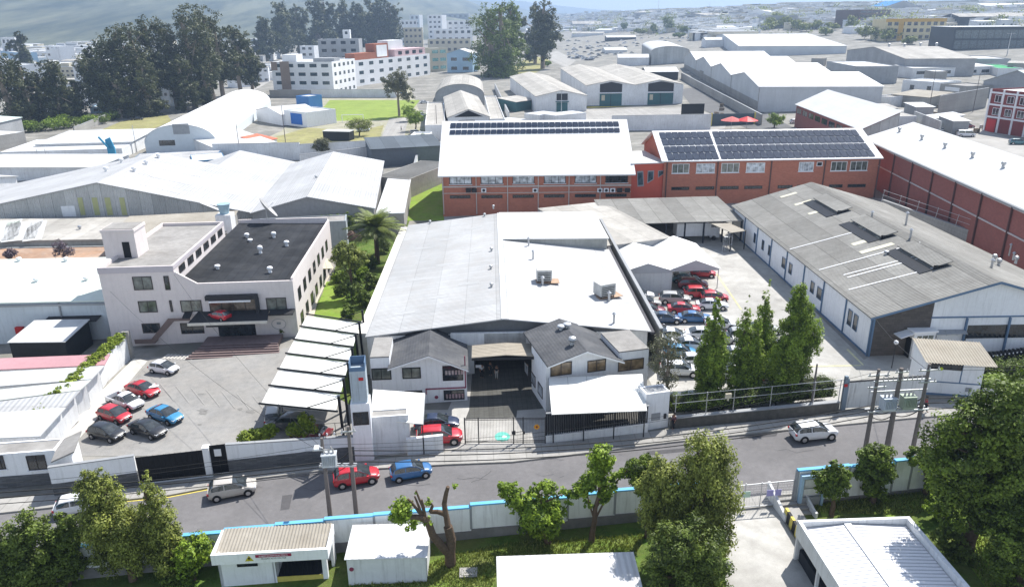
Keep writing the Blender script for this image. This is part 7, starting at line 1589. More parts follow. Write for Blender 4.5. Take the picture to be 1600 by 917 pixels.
# big vaulted hall
vh=Bld('vaulted_hall','large white vaulted sports hall with pale end wall and two small windows','hall',(226,224),(330,226),(348,160),3.5,side=True)
vh.body('vault',5.6,wall=M('pale_blue_white_wall',(.62,.67,.70),.8,.05,1,.05),roofm=M('white_vault_roof',(.74,.74,.73),.6,.03,.6,.04,seam=('Y',5,.06)),ov=.2)
for x0,x1,z0_,z1_,gl in ((.2,.42,2.5,4.2,GLASS),(.72,.85,2.5,4.,GLASS),(.42,.65,6.,9.3,GREYW)): vh.window('front',vh.W*x0,vh.W*x1,z0_,z1_,glass=gl,small=True)
b=Q('lean_to','white low roof along the right side of the vaulted hall','shed',(335,232),(432,222),(440,188),3.5,'flat',0,WHITE2,PLROOF,par=0)
b=Q('shed','small red tiled roof near the vaulted hall','shed',(408,222),(432,217),None,2.5,'shed',1.,WHITE2,M('orange_red_roof',(.55,.16,.1)),D=8)
# left white roofs
LW=[((0,238),(190,232),(205,214),4,'flat','big plain white flat roof at the left edge behind the striped gable',WHITE2,PLROOF),((55,226),(205,222),(222,205),4.5,'shed','pale cream roof in front of the dry grass plot',WHITE2,PLROOF),((-60,262),(150,262),(160,245),4,'shed','wide white low roof just behind the striped gable',WHITE2,PLROOF),
 ((190,262),(330,255),(330,235),4,'flat','dull grey roof with blue boxes behind the striped gable ridge',BLUEP,M('mid_grey_roof',(.38,.38,.38),.9,.2,.8,.2)),((228,248),(330,243),(335,236),3.5,'flat','white strip roof in front of the vaulted hall',WHITE2,PLROOF),((-40,218),(38,206),(30,188),5,'flat','pale block wall hall with flat roof at the far left',CONC,PLROOF),((-60,205),(33,184),(30,178),7,'shed','light green grey roofed shed at the far left',GREYW,M('pale_green_roof',(.5,.58,.56))),
 ((300,252),(352,248),(352,238),4,'flat','white building with dark blue wall behind the twin ridges',M('blue_container_wall',(.06,.17,.3)),PLROOF),((-80,300),(25,276),(25,268),5,'gable','small white arched roof at the left edge',WHITE2,PLROOF)]
for i,(a_,c_,bk_,h_,rf,lab,wl,rm) in enumerate(LW): Q('low_building',lab,'building',a_,c_,bk_,h_,rf,.6 if rf=='shed' else 1.5,wl,rm,par=.1)
retaining('long white panelled wall right of the vaulted hall',(335,252),(470,250),5,WHITE2,name='boundary_wall'); retaining('white wall with dark gate left of the grey store',(470,250),(580,244),4.5,WHITE2,name='boundary_wall')
p=G(475,249); r=thing('yard_gate','dark grey sliding gate in the white wall below the dry yard','gate',p+Vector((0,-.3,0)),0); b=MB(); b.box(0,5,-.1,.1,0,4.4); b.build('gate_leaf',M('dark_slate_gate',(.08,.11,.13)),r)
b=Q('container','small blue steel container below the vaulted hall','container',(302,256),(350,252),None,2.6,'flat',0,BLUD,BLUD,D=3,par=0)
p=G(172,258); r=thing('blue_machine','tall blue conveyor machine standing between the white left roofs','machine',p,.3); b=MB(); b.box(0,2,0,2,0,5); b.extr([(0,5),(2,5),(1.2,8),(-.2,7.4)],.3,1.4); b.build('machine_body',M('bright_blue_machine',(.05,.25,.4)),r); b=MB(); b.tube((.5,0,5),(-1.5,-1,8.5),.3); b.build('chute',M('bright_blue_machine',(.05,.25,.4)),r)
# --- mountains
def mountain(name,pts,y0,depth,mt,seed,amp=30):
    r=np.random.RandomState(seed); xs=np.linspace(pts[0][0],pts[-1][0],120); hs=np.interp(xs,[p[0] for p in pts],[p[1] for p in pts])
    ph=r.rand(12)*6.28; vs=[];nj=22
    for j in range(nj):
        t=j/(nj-1)
        for i,x in enumerate(xs):
            n=sum(math.sin(x*(k+1)*.0011*(1.5)+ph[k]+t*(k%3)*1.7)/(k+1) for k in range(10))
            gully=abs(math.sin(x*.011+1.3*math.sin(x*.0017+t)+t*.8))*.5+abs(math.sin(x*.023+t*2))*.25
            z=hs[i]*t**1.25*(1-.10*gully*(1-t*.6))+n*amp*t
            vs.append((x,y0+depth*t+ n*40,-22+z))
    n_=len(xs); fs=[(j*n_+i,j*n_+i+1,(j+1)*n_+i+1,(j+1)*n_+i) for j in range(nj-1) for i in range(n_-1)]
    b=MB(); b.add(vs,fs); o=b.build(name,mt,smooth=50); o['kind']='structure'
HILL=M('hillside',(.10,.125,.06),.95,.5,.004,.4,dirt=(.22,.19,.12),dirt_amt=.0)
def hillmat():
    m,n,b=new_mat('hill_scrub'); tc=n.nodes.new('ShaderNodeTexCoord').outputs['Object']
    mp=n.nodes.new('ShaderNodeMapping'); n.links.new(tc,mp.inputs[0]); mp.inputs['Rotation'].default_value=(0,0,.9); mp.inputs['Scale'].default_value=(1,.22,1); f=_noise(n,mp.outputs[0],.012,8,.72); f2=_noise(n,tc,.0015,4,.6)
    c=_mix(n,_mr(n,f,.38,.62,0,1),(.012,.028,.02),(.12,.13,.085)); c=_mix(n,_mr(n,f2,.62,.72,0,.6),c,(.22,.19,.14))
    n.links.new(c,b.inputs['Base Color']); b.inputs['Roughness'].default_value=.95; return m
HM=hillmat()
mountain('hills',[(-4200,460),(-2400,430),(-1500,400),(-900,320),(-400,235),(0,140),(200,65),(420,0),(900,0)],950,2700,HM,3,amp=9)
mountain('hills',[(-5200,430),(-3200,400),(-2200,380),(-1400,330),(-700,250),(-100,190),(500,75),(1200,10)],4100,1600,HM,5,amp=12)
mountain('hills',[(-9000,480),(-5000,480),(-3000,470),(-1800,440),(-500,380),(600,240),(1500,120),(2400,40),(3000,95),(4200,110),(5600,90)],7200,2500,HM,8,amp=15)
# --- haze
b=MB(); b.box(-12000,9000,-200,11500,-420,540); hz=b.build('haze',None if False else [bpy.data.materials.new('haze_air')]); hz['kind']='stuff'; hz['label']='pale blue air haze fading the far hills'; hz['category']='haze'
hm=hz.data.materials[0]; hm.use_nodes=True; n=hm.node_tree; n.nodes.clear(); o_=n.nodes.new('ShaderNodeOutputMaterial'); v_=n.nodes.new('ShaderNodeVolumePrincipled'); v_.inputs['Color'].default_value=(.50,.68,.95,1); v_.inputs['Density'].default_value=.00024; v_.inputs['Anisotropy'].default_value=.3; n.links.new(v_.outputs[0],o_.inputs['Volume'])


# yard clutter and low sheds in the middle distance, right
rn=random.Random(31)
for i,(x,y,lab) in enumerate(((1385,170,'low tin shed among the yards right of the sawtooth warehouse'),(1405,182,'small white store beside the tin shed'),(1432,168,'grey lean-to against the bare block wall'),(1350,140,'rusty roofed shed at the corner of the sawtooth warehouse'),(1490,190,'dark carport roof beside the white vans'),(1268,92,'low white workshop behind the sawtooth warehouse'),(1345,128,'pale flat store right of the sawtooth warehouse'),(1560,130,'low grey roof between green kiosk and dark red office'),(1575,100,'white flat store by the twin armed lamp'),(1460,112,'small grey hut below the yellow office'),(1250,60,'white hall left of the roadside trees'),(1100,112,'narrow shed beside the panelled concrete wall'))):
    Q('hut',lab,'small building',(x,y),(x+18+rn.uniform(0,14),y-.3),None,3.5+rn.uniform(0,2),'flat' if i%2 else 'shed',.6,rn.choice([WHITE2,CONC,GREYW]),rn.choice([PLROOF,ASBL,TANR,CROOF]),D=8,par=.1)
rn=random.Random(32)
for i in range(34):
    x,y=rn.choice([(rn.uniform(1385,1470),rn.uniform(158,190)),(rn.uniform(1470,1540),rn.uniform(190,212)),(rn.uniform(1080,1130),rn.uniform(140,196)),(rn.uniform(1330,1400),rn.uniform(150,175))])
    p=G(x,y); k=i%3; r=thing(('pallet_stack','oil_drum','scrap_box')[k],('weathered pallet stack in the crowded yards right of centre','dull metal drum standing in the crowded yards right of centre','open wooden crate in the crowded yards right of centre')[k],('pallets','drum','crate')[k],p,rn.uniform(0,3),('pallet stacks in the right yards','drums in the right yards','crates in the right yards')[k]); b=MB()
    if k==0:
        for j in range(5): b.box(-.7,.7,-.6,.6,j*.28,j*.28+.05); b.box(-.7,-.5,-.6,.6,j*.28+.05,j*.28+.25); b.box(.5,.7,-.6,.6,j*.28+.05,j*.28+.25)
        b.build('pallet',M('old_wood',(.25,.2,.15)),r)
    elif k==1: b.lathe((0,0,0),[(.35,0),(.37,.3),(.35,.32),(.35,.9)],10); b.build('drum_body',BLUEP if i%2 else STEEL,r)
    else: b.box(-.8,.8,-.6,.6,0,.1); b.box(-.8,.8,-.6,-.5,.1,1.1); b.box(-.8,.8,.5,.6,.1,1.1); b.box(-.8,-.7,-.5,.5,.1,1.1); b.box(.7,.8,-.5,.5,.1,1.1); b.build('crate_side',M('old_wood',(.25,.2,.15)),r)
# ============================================================ TREES
# two tall leaning cypresses at the lower left
tree('shrub','pale leafy shrub left of the substation',blob_lobes(1.5,1.9,1.7,8,5,.5),G(305,905),5000,.2,LG_BRO,.08,seed=15)
tree('shrub','low dark bush at the foot of the left cypresses',blob_lobes(1.2,.7,.9,6,6,.5),G(285,912),3500,.15,LG_DARK,.06,seed=16)
# pruned tree
pt=G(704,882); pr=thing('pruned_tree','heavily pruned bare tree with a few leaf tufts beside the white shed','tree',pt); b=MB()
def wp(px,py,dy=0.): # point in the vertical plane through the trunk, shifted dy in depth
    d=ray(px,py); t=(pt.y+dy)/d.y; q=Vector((0,0,HC))+d*t; return q-pt
b.path([Vector((0,0,-.4)),wp(703,862),wp(705,842),wp(700,822)],.42,8,r1=.33); b.path([wp(700,822),wp(697,803,.3),wp(684,799,.4),wp(672,799,.5)],.24,7,r1=.15); b.path([wp(697,806),wp(694,786,.2),wp(697,770,.2),wp(700,760,.1)],.22,7,r1=.13)
b.path([wp(703,866),wp(690,852,-.3),wp(676,836,-.6),wp(670,818,-.7),wp(662,809,-.8)],.34,8,r1=.24); b.path([wp(662,809,-.8),wp(648,807,-.9),wp(637,808,-1.),wp(630,797,-1.1)],.22,7,r1=.15)
for q in ([(662,809),(652,796),(643,784),(637,779)],[(660,806),(654,790),(648,775)],[(664,806),(660,790),(655,779),(650,766)],[(664,806),(662,792),(659,780)],[(637,806),(631,795),(624,790)],[(672,799),(676,790),(674,786)]): b.path([wp(x,y,-.7) for x,y in q],.13,6,r1=.07)
b.build('trunk',BARK,pr,smooth=60)
lb=[]
for (x,y,r_) in ((628,795,.75),(622,806,.6),(650,816,.5),(666,812,.4),(669,785,.3),(648,772,.2),(711,758,.25),(640,820,.45)): q=wp(x,y,-.7 if x<680 else 0); lb.append((q.x,q.y,q.z,r_,r_,r_))
V,t_=cloud(lb,2600,.2,21,clump=.4,nclump=20); put('crown',leaf_mesh('crown_leaves',V,t_,LG_BRO),pr)
def pxtree(name,label,base,blobs,n,size,mt,tr,seed,trunk=None,bark=None,cat='tree',group=None,**k):
    """blobs: photo-measured crown clumps (px, py, radius m, depth shift m)"""
    p=G(*base); L=[]
    for (x,y,r_,dy) in blobs:
        d=ray(x,y); t=(p.y+dy)/d.y; q=Vector((0,0,HC))+d*t-p; rr=(r_*.86,)*3; L.append((q.x,q.y,q.z,*rr))
    top=max(l[2] for l in L); cx=sum(l[0] for l in L)/len(L); cy_=sum(l[1] for l in L)/len(L)
    return tree(name,label,L,p,n,size,mt,tr,top*.85,seed,bark,group,cat,lean=(cx,cy_) if trunk is None else trunk,**k)
pxtree('garden_tree','bright broad leaved tree with cut stubs in front of the wall, centre left',(858,848),[(800,772,1.0,0),(790,760,.7,0),(815,790,1.0,.3),(835,800,1.3,-.3),(855,812,1.2,0),(825,812,1.0,.4),(862,795,1.0,0),(880,772,.6,.2),(855,765,.8,.2),(838,770,.7,-.2),(887,790,.5,0),(860,830,.7,0),(830,760,.4,0),(840,822,.9,.5)],15000,.23,LG_BRO,.26,31,clump=.38,nclump=22,shell=.6)
pxtree('garden_tree','tall slim tree with tufted top leaning over the blue coping',(924,846),[(941,712,.95,0),(939,726,.85,0),(939,745,.7,0),(925,750,.8,.2),(915,762,.7,0),(900,768,.6,.2),(955,752,.7,0),(972,742,.6,.2),(985,730,.5,0),(945,768,.8,0),(918,786,.45,0),(940,782,.4,0)],11000,.21,LG_BRO,.22,32,clump=.4,nclump=22,shell=.6)
pxtree('garden_tree','dark leafed tree behind the wall top left of the great weeping tree',(1012,838),[(1000,727,1.0,0),(1015,745,1.1,.3),(995,745,.8,0),(1025,730,.8,0),(1008,762,.8,0)],9000,.22,LG_DARK,.26,33,clump=.4,nclump=24)
pxtree('cypress_tree','broad dense cypress, taller of the pair left of the substation',(208,905),[(140,748,1.0,0),(152,752,1.2,0),(150,772,1.6,0),(172,768,.9,0),(162,790,1.7,.3),(182,796,.9,0),(168,815,2.1,0),(195,826,1.4,-.3),(180,835,2.3,.3),(212,835,1.7,0),(185,858,2.0,0),(212,865,1.8,0),(135,740,.6,0),(150,795,1.2,0),(155,830,1.3,0)],40000,.16,LG_OLIVE,.3,11,droop=.5,clump=.26,nclump=34,shell=.5,trunk=(-.5,0),limbs=False)
pxtree('cypress_tree','narrower cypress of the pair, nearer the substation',(262,900),[(228,745,.45,0),(232,760,.8,0),(237,780,1.0,0),(243,800,1.2,0),(250,822,1.4,0),(256,845,1.5,0),(262,865,1.5,0),(268,882,1.2,0),(275,860,1.0,0)],20000,.16,LG_OLIVE,.22,12,droop=.5,clump=.28,nclump=34,shell=.5,trunk=(-.3,0),limbs=False)
pxtree('conifer_tree','rounded dark conifer at the lower left corner',(45,928),[(45,820,1.3,0),(25,838,1.6,0),(55,845,1.8,0),(15,865,1.8,0),(45,872,2.2,.3),(20,890,2.0,0),(55,895,1.7,0),(60,830,1.0,0),(35,905,1.8,0)],26000,.17,LG_CON,.3,13,clump=.3,nclump=30,limbs=False)
pxtree('conifer_tree','smaller upright conifer between the corner conifer and the cypress pair',(105,915),[(103,812,.9,0),(110,825,1.1,0),(97,835,.9,0),(105,850,1.2,0),(95,870,1.4,0),(110,878,1.3,0),(85,885,1.2,0),(105,895,1.3,0)],16000,.17,LG_CON,.24,14,clump=.3,nclump=30,limbs=False)
# the great weeping tree group at bottom centre
pxtree('weeping_tree','tallest weeping tree with golden green top at the bottom centre',(1085,880),[(1105,712,1.9,0),(1122,740,1.9,.3),(1095,745,1.9,-.3),(1075,735,1.4,0),(1120,775,2.0,0),(1085,785,2.0,.3),(1125,810,1.7,0),(1095,825,2.0,-.3),(1060,760,1.4,0),(1105,692,1.0,.2),(1088,700,.9,0),(1118,845,1.6,.2)],34000,.17,LG_OLIVE,.38,34,clump=.28,nclump=34,droop=.8,shell=.6)
pxtree('weeping_tree','weeping tree with yellowish crown left in the bottom centre group',(1040,880),[(1030,735,1.2,0),(1040,755,1.5,0),(1020,770,1.4,.3),(1045,790,1.5,0),(1020,805,1.2,0),(1050,815,1.4,.4),(1030,830,1.1,0),(1022,750,1.0,0)],19000,.17,LG_OLIVE,.3,35,clump=.3,nclump=34,droop=.8,shell=.6)
pxtree('conifer_tree','dense dark conifer mass cut by the bottom edge, centre right group',(1075,945),[(1075,835,1.6,0),(1050,850,1.6,0),(1100,860,1.7,0),(1035,875,1.5,0),(1070,880,1.9,.3),(1110,890,1.6,0),(1020,900,1.3,0),(1055,905,1.8,0),(1095,915,1.9,0),(1025,925,1.5,0),(1125,925,1.0,0),(1070,935,1.8,0)],34000,.16,LG_CON,.35,36,clump=.3,nclump=34,shell=.5)
# small trees at the right wall
pxtree('garden_tree','small pollarded tree nearest the gate doorway',(1300,806),[(1283,748,.75,0),(1300,738,.75,0),(1315,745,.85,0),(1300,757,1.,0),(1282,757,.6,0),(1320,762,.6,0),(1325,735,.45,0),(1305,727,.5,0)],9000,.2,LG_DARK,.2,37,clump=.4,nclump=22)
pxtree('garden_tree','round dark topped tree in the middle of the right wall',(1362,784),[(1358,715,1.1,0),(1375,712,1.1,0),(1365,730,1.3,0),(1385,735,1.,0),(1350,738,.9,0),(1370,752,1.2,0),(1385,722,.8,0),(1370,700,.7,0),(1357,765,.7,0),(1375,770,.7,0)],14000,.2,LG_DARK,.24,38,clump=.36,nclump=24)
pxtree('garden_tree','small forked tree with two tufts beside the great right tree',(1447,772),[(1432,712,.8,0),(1452,714,.8,0),(1466,708,.6,0),(1446,725,.6,0),(1475,715,.6,0)],6500,.2,LG_DARK,.22,39,clump=.4,nclump=22)
# great tree at the right
pxtree('evergreen_tree','enormous dark evergreen tree filling the right edge',(1508,868),[(1560,640,3.0,0),(1600,625,2.6,0),(1530,665,2.6,0),(1590,680,3.2,0),(1495,700,2.6,0),(1545,710,3.4,0),(1600,730,3.4,0),(1490,745,2.6,0),(1530,760,3.2,0),(1580,770,3.2,0),(1475,770,1.5,0),(1500,790,2.2,0),(1550,800,2.4,0),(1610,790,3.,0),(1585,618,1.4,0),(1612,612,1.2,0),(1640,660,3,0),(1640,740,3,0),(1490,675,1.4,0)],85000,.22,LG_DARK,.5,40,trunk=(.8,.5),clump=.24,nclump=40,shell=.45,inner=.3)
pxtree('evergreen_tree','lower dark tree cut by the bottom right corner',(1592,935),[(1580,840,1.5,0),(1600,860,1.8,0),(1570,870,1.2,0),(1590,890,1.8,0),(1610,830,1.6,0),(1620,880,1.8,0)],16000,.19,LG_DARK,.3,41,clump=.34,nclump=30)
pxtree('shrub','yellowish loose shrub at the left side of the great right tree',(1475,775),[(1465,745,.8,0),(1475,760,.9,0),(1455,757,.6,0)],3500,.2,LG_BRO,.08,42,cat='shrub')
pxtree('shrub','dark shrubs along the right side of the metal roofed shed',(1500,870),[(1475,835,1.,0),(1490,850,1.2,0),(1505,870,1.2,0),(1520,890,1.,0)],8000,.17,LG_CON,.1,43,cat='shrub')
pxtree('shrub','loose green shrub left of the big right trunk',(1475,812),[(1460,790,.9,0),(1478,800,1.,0),(1490,812,.9,0)],5000,.17,LG_BRO,.08,44,cat='shrub')
# cypresses of the car park
def cyp(label,base,top,w,seed,n,mt=None,k=8,tip=.2):
    p=G(*base); h=hgt(*base,top); tree('cypress_tree',label,column_lobes(h,w,.5,k,.12,seed,tip=tip,top_r=None),p,n,.19,mt or LG_CYP,.22,h*.8,seed=seed,limbs=False,droop=.4,clump=.26,nclump=44,shell=.45)
def spire(h,r,seed,z0=.6,k=9):
    rn=random.Random(seed); L=[]
    for i in range(k):
        t=i/(k-1); rad=r*(1-t)**.75*(.75+.6*min(1,t*3)) ; L.append((rn.uniform(-.1,.1)*r,rn.uniform(-.1,.1)*r,z0+(h-z0)*(.06+.88*t),max(.18,rad),max(.18,rad),(h-z0)/k*.95))
    return L
def spt(label,base,top,w,seed,n,mt=None): 
    p=G(*base); h=hgt(*base,top); tree('cypress_tree',label,spire(h,w,seed),p,n,.19,mt or LG_CYP,.22,h*.8,seed=seed,limbs=False,droop=.4,clump=.25,nclump=44,shell=.35)
spt('pointed cypress, leftmost of the car park cypress row',(1106,626),456,1.65,51,30000)
cyp('feathery cypress with broad loose top in the middle of the car park row',(1153,624),468,1.6,52,20000,LG_OLIVE if False else LG_CYP,tip=.5)
cyp('second feathery cypress just right of the loose topped one',(1172,624),495,1.2,53,12000,tip=.45)
spt('slim pointed cypress standing behind the middle of the row',(1184,590),438,1.35,54,16000)
spt('tallest dense cypress at the right end of the car park row',(1226,624),428,2.05,55,38000)
pxtree('cypress_tree','drooping bright cypress leaning out right of the tallest one',(1242,622),[(1248,455,.9,0),(1252,480,1.2,0),(1262,505,1.3,0),(1268,525,1.3,0),(1258,540,1.0,0),(1250,510,1.4,0),(1245,540,1.,0),(1272,545,.8,0)],14000,.18,LG_CYP,.2,56,clump=.34,nclump=30,droop=.9,shell=.5)
pxtree('bare_tree','sparse thin leaved tree growing against the side of the right front house',(1040,640),[(1035,545,1.3,0),(1048,530,1.2,0),(1055,560,1.3,0),(1030,570,1.2,0),(1045,590,1.2,0),(1060,520,.8,0),(1025,550,.9,0),(1040,615,.9,0),(1035,600,.9,0)],4200,.16,LG_GREY,.16,57,clump=.4,nclump=18,bark=BARKL)
# garden between office and hall
def palm(label,base,top,seed):
    p=G(*base); h=max(2.6,hgt(*base,top)-4.0); r=thing('palm_tree',label,'palm',p); b=MB(); b.path([(0,0,-.3),(.05,0,h*.5),(0,.05,h)],.42,9,r1=.34); b.build('trunk',BARK,r,smooth=60)
    rn=random.Random(seed); V=[];T=[]
    for i in range(110):
        a=rn.uniform(0,2*PI); el=rn.uniform(-.35,1.25); L_=rn.uniform(4.4,5.6); tint=rn.uniform(.1,1)*(.7 if el<0.1 else 1); prev=None
        for k in range(15):
            t=k/14; rr=L_*t*math.cos(el*(1-t*.2)); z=h+L_*t*math.sin(el)-1.6*t*t*(1.2 if el>.3 else .8)
            c=Vector((rr*math.cos(a),rr*math.sin(a),z))
            if prev is not None:
                d=(c-prev).normalized(); side=d.cross(Vector((0,0,1))); side=side.normalized() if side.length>.05 else Vector((1,0,0)); wl=.8*math.sin(PI*min(1,t*.9+.1))**.6
                for s_ in (-1,1):
                    for m_ in (0,1):
                        c1=prev.lerp(c,m_*.5); e=c1+side*s_*wl+d*.35-Vector((0,0,.18)); w_=d*.07; V+=[tuple(c1-w_),tuple(c1+w_),tuple(e+w_*.3),tuple(e-w_*.3)]; T.append(min(1,max(0,tint+rn.uniform(-.15,.15))))
            prev=c
    put('crown',leaf_mesh('palm_fronds',np.array(V),np.array(T),LG_PALM),r)
palm('big date palm with spiky crown beside the hall roof corner',(590,412),318,5)
pxtree('garden_tree','spreading olive green tree below the palm in the garden',(550,462),[(538,395,1.7,0),(552,402,1.8,0),(566,400,1.2,0),(528,404,1.3,0),(548,388,1.0,0)],10000,.24,LG_OLIVE,.22,61,clump=.38,nclump=26)
pxtree('garden_tree','pinkish flowering shrub crown at the foot of the palm',(555,395),[(550,368,1.1,0),(560,372,.8,0)],2500,.2,leaf_mat('leaf_pink',(.12,.09,.07),(.35,.22,.2)),.1,62)
for i,(bx,by,r_,lab,mt) in enumerate(((545,445,1.5,'dark round bush below the spreading garden tree',LG_DARK),(562,440,1.6,'bright fern like bush beside the white hall parapet',LG_BRO),(550,470,1.7,'mixed leafy bush in the lower part of the garden',LG_CON),(568,478,1.3,'dark climbing bush against the hall parapet',LG_DARK),(580,450,1.2,'bush squeezed between parapet and bright fern bush',LG_CON),(533,462,.9,'small clipped round bush at the lawn edge',LG_DARK),(545,498,1.1,'dark bush at the lower lawn corner by the carport',LG_DARK),(555,425,1.5,'dark mass of bush in the palm shade',LG_DARK),(575,420,1.5,'leafy bush right under the palm fronds',LG_DARK),(530,440,1.0,'small loose bush near the cream garden path',LG_BRO),(600,395,1.3,'bush behind the palm near the lawn strip',LG_CON))):
    tree('shrub',lab,blob_lobes(r_,r_*.9,r_*1.1,7,70+i,.5),G(bx,by),4500,.2,mt,.08,seed=70+i,cat='shrub',clump=.35,nclump=24)
iv=G(515,375); r=thing('climbing_plant','dark creeper covering the wall left of the palm','climbing plant',iv); V,t_=cloud([(x,0,z,1.2,.3,1.1) for x in (0,1.8,3.6,5.) for z in (1,2.6,4)],5000,.25,77,clump=.3,nclump=20); put('foliage',leaf_mesh('creeper_leaves',V,t_,LG_DARK),r)
for i,(bx,by,r_,lab,mt) in enumerate(((272,522,1.2,'round yellow green bush by the office entrance ramp',LG_BRO),(300,520,.9,'leafy plant next to the round entrance bush',LG_BRO),(290,527,.8,'low grey green plant at the ramp rail',LG_GREY),(448,522,1.,'dark bush under the round wall emblem',LG_DARK),(100,403,1.7,'purple grey shrub on the brown annexe terrace',LG_PURP),(16,405,1.0,'reddish small shrub at the left end of the terrace',LG_PURP))):
    z=g(-45,85)+ (5 if i>=4 else 0); p=G(bx,by) if i<4 else P(bx,by,z); tree('shrub',lab,blob_lobes(r_,r_*.8,r_,6,90+i,.5),p,3000,.17,mt,.06,seed=90+i,cat='shrub')
for i,(x0,lab) in enumerate(((385,'bright yellow green agave like plant behind the street wall, leftmost'),(402,'bright yellow green plant second from the left behind the street wall'),(420,'low leafy plant behind the street wall under the carport edge'),(462,'lime green plant cluster behind the wall near the left pole'),(480,'taller lime green shrub behind the wall just left of the pole'))):
    p=G(x0,717-(x0-385)*.12)+Vector((0,1.0,0)); tree('shrub',lab,blob_lobes(.9,1.9 if i!=4 else 2.3,.8 if i!=4 else 1.2,6,110+i,.5),p,2600,.2,LG_IVY,.08,seed=110+i,cat='shrub',upb=.9)
# mid distance trees
def euc(label,base,top,r,seed,mt=LG_EUC,n=9000,low=.35,size=.9,bark=BARKL,k=12):
    p=G(*base); h=hgt(*base,top); rn=random.Random(seed); L=[]
    for i in range(k):
        t=i/(k-1); a=rn.uniform(0,2*PI); q=r*rn.uniform(.1,.75)*math.sin(PI*(.2+.7*t)); s=r*rn.uniform(.28,.52)*(1-.3*t); L.append((q*math.cos(a),q*math.sin(a),h*(low+(1-low)*t)-s*.7,s,s,s*1.15))
    return tree('eucalyptus_tree',label,L,p,n,size,mt,r*.07+.25,h*.9,seed,bark,None,shell=.6,clump=.34,nclump=14)
EU=[((20,195),85,11,'dark eucalyptus at the far left edge'),((50,192),95,9,'rounded eucalyptus left of the white balcony house'),((72,188),108,9,'eucalyptus with pale stem low at the left'),((42,120),52,6,'small far eucalyptus on the left skyline'),((98,190),95,8,'leafy eucalyptus in front of the white balcony house'),((125,185),125,8,'lower eucalyptus right of the left group'),
 ((175,182),62,11,'wide dark eucalyptus starting the great group'),((200,180),38,12,'dense dark crown in the left half of the great group'),((225,178),34,12,'rounded dense crown near the middle of the great group'),((160,176),70,8,'outer left crown of the great group'),((250,172),24,10,'eucalyptus with pale leaning trunk in the great group'),((278,170),35,9,'slimmer crown between the two tallest eucalyptus'),((305,168),14,12,'tallest eucalyptus of the great group'),((335,162),10,12,'second tallest eucalyptus, right of the tallest one'),((350,158),30,9,'rounded crown on the right shoulder of the group'),((378,150),38,8,'separate eucalyptus at the right end of the group'),((395,145),60,6,'small crown right of the separate eucalyptus'),((190,185),110,9,'lower leafy crown at the foot of the group'),((235,182),95,9,'mid height crown in front of the group'),((290,175),90,8,'low bushy crown under the tallest eucalyptus'),((325,170),100,6,'low crown beside the thin pale trunks'),
 ((445,95),4,13,'open crowned eucalyptus behind the white block with brown panel'),((470,90),8,10,'second open eucalyptus behind the apartments'),((418,100),30,7,'lower crown left of the open eucalyptus pair'),((512,88),-6,9,'thin eucalyptus with bare mast like stem'),((500,90),35,8,'low dark crown between apartment roofs'),((540,86),2,10,'airy eucalyptus in the row behind the red framed roof'),((565,86),4,11,'dense eucalyptus in the middle of the row'),((592,84),-4,11,'tall eucalyptus at the right side of the row'),((612,84),0,9,'rightmost eucalyptus of the row behind the apartments'),
 ((782,120),-2,12,'big dark tree standing at the centre top'),((765,118),8,10,'left half of the big dark centre pair'),((800,116),6,9,'narrower crown right of the big centre tree'),((848,108),0,9,'open eucalyptus over the small road beside the car lot'),((836,100),10,7,'thin crown between centre pair and open eucalyptus')]
for i,(b_,tp,r_,lab) in enumerate(EU):
    dist=G(*b_).y; euc(lab,b_,tp,min(24,r_*1.1*max(1,dist/320)),200+i,low=.22 if i<6 or 17<=i<21 or i in(30,31) else .38,n=8000,size=.8*max(1,dist/330),k=16,mt=LG_EUC if i not in (30,31,32) else LG_CON)
tree('grey_tree','grey brown thin leaved tree standing at the right end of the pitch',[(0,0,14,4,4,4),(-3,0,11,3,3,3),(3,0,10,3.4,3,3),(0,1,17,3,3,3),(-4,0,15,2.4,2.4,2.4),(5,0,7,2.6,2,2),(2,0,13,3,3,3)],G(624,182),8000,.5,LG_GREY,.5,15,seed=301,bark=BARKL,clump=.34,nclump=18)
for i,(bx,by,rr,hh,lab,mt) in enumerate(((562,213,5.,6,'round olive bush tree below the football goal',LG_OLIVE),(650,205,3.5,7,'palm like bushy tree beside the path right of the pitch',LG_BRO),(640,190,3.,6,'second bushy tree beside the path',LG_BRO),(657,230,2.5,4,'dark bush by the narrow white strip building',LG_DARK),(505,248,2.5,7,'thin half bare tree before the white wall with gate',LG_GREY),(1210,201,3.5,5,'round green tree right behind the solar roof',LG_BRO),(745,112,2.5,4,'small round tree beside the blue house',LG_BRO),(855,105,3.,4,'round bush at the foot of the open eucalyptus',LG_BRO),
   (1043,52,9,21,'tallest dark far tree on the centre right skyline',LG_CON),(975,50,6,13,'small dark tree left of the tallest far tree',LG_CON),(1000,56,8,9,'olive green bushy trees between the far dark ones',LG_OLIVE),(1021,54,5,12,'narrow dark far tree beside the tallest one',LG_CON),(1068,54,6,10,'round far tree right of the tallest one',LG_CON),(1062,60,8,6,'low round far bush by the ochre hut',LG_DARK))):
    p=G(bx,by); tree('bush_tree',lab,blob_lobes(rr,hh*.6,hh*.45,8,310+i,.5),p,3500,.35 if hh<8 and by>150 else .9,mt,.25,seed=310+i,clump=.36,nclump=20)
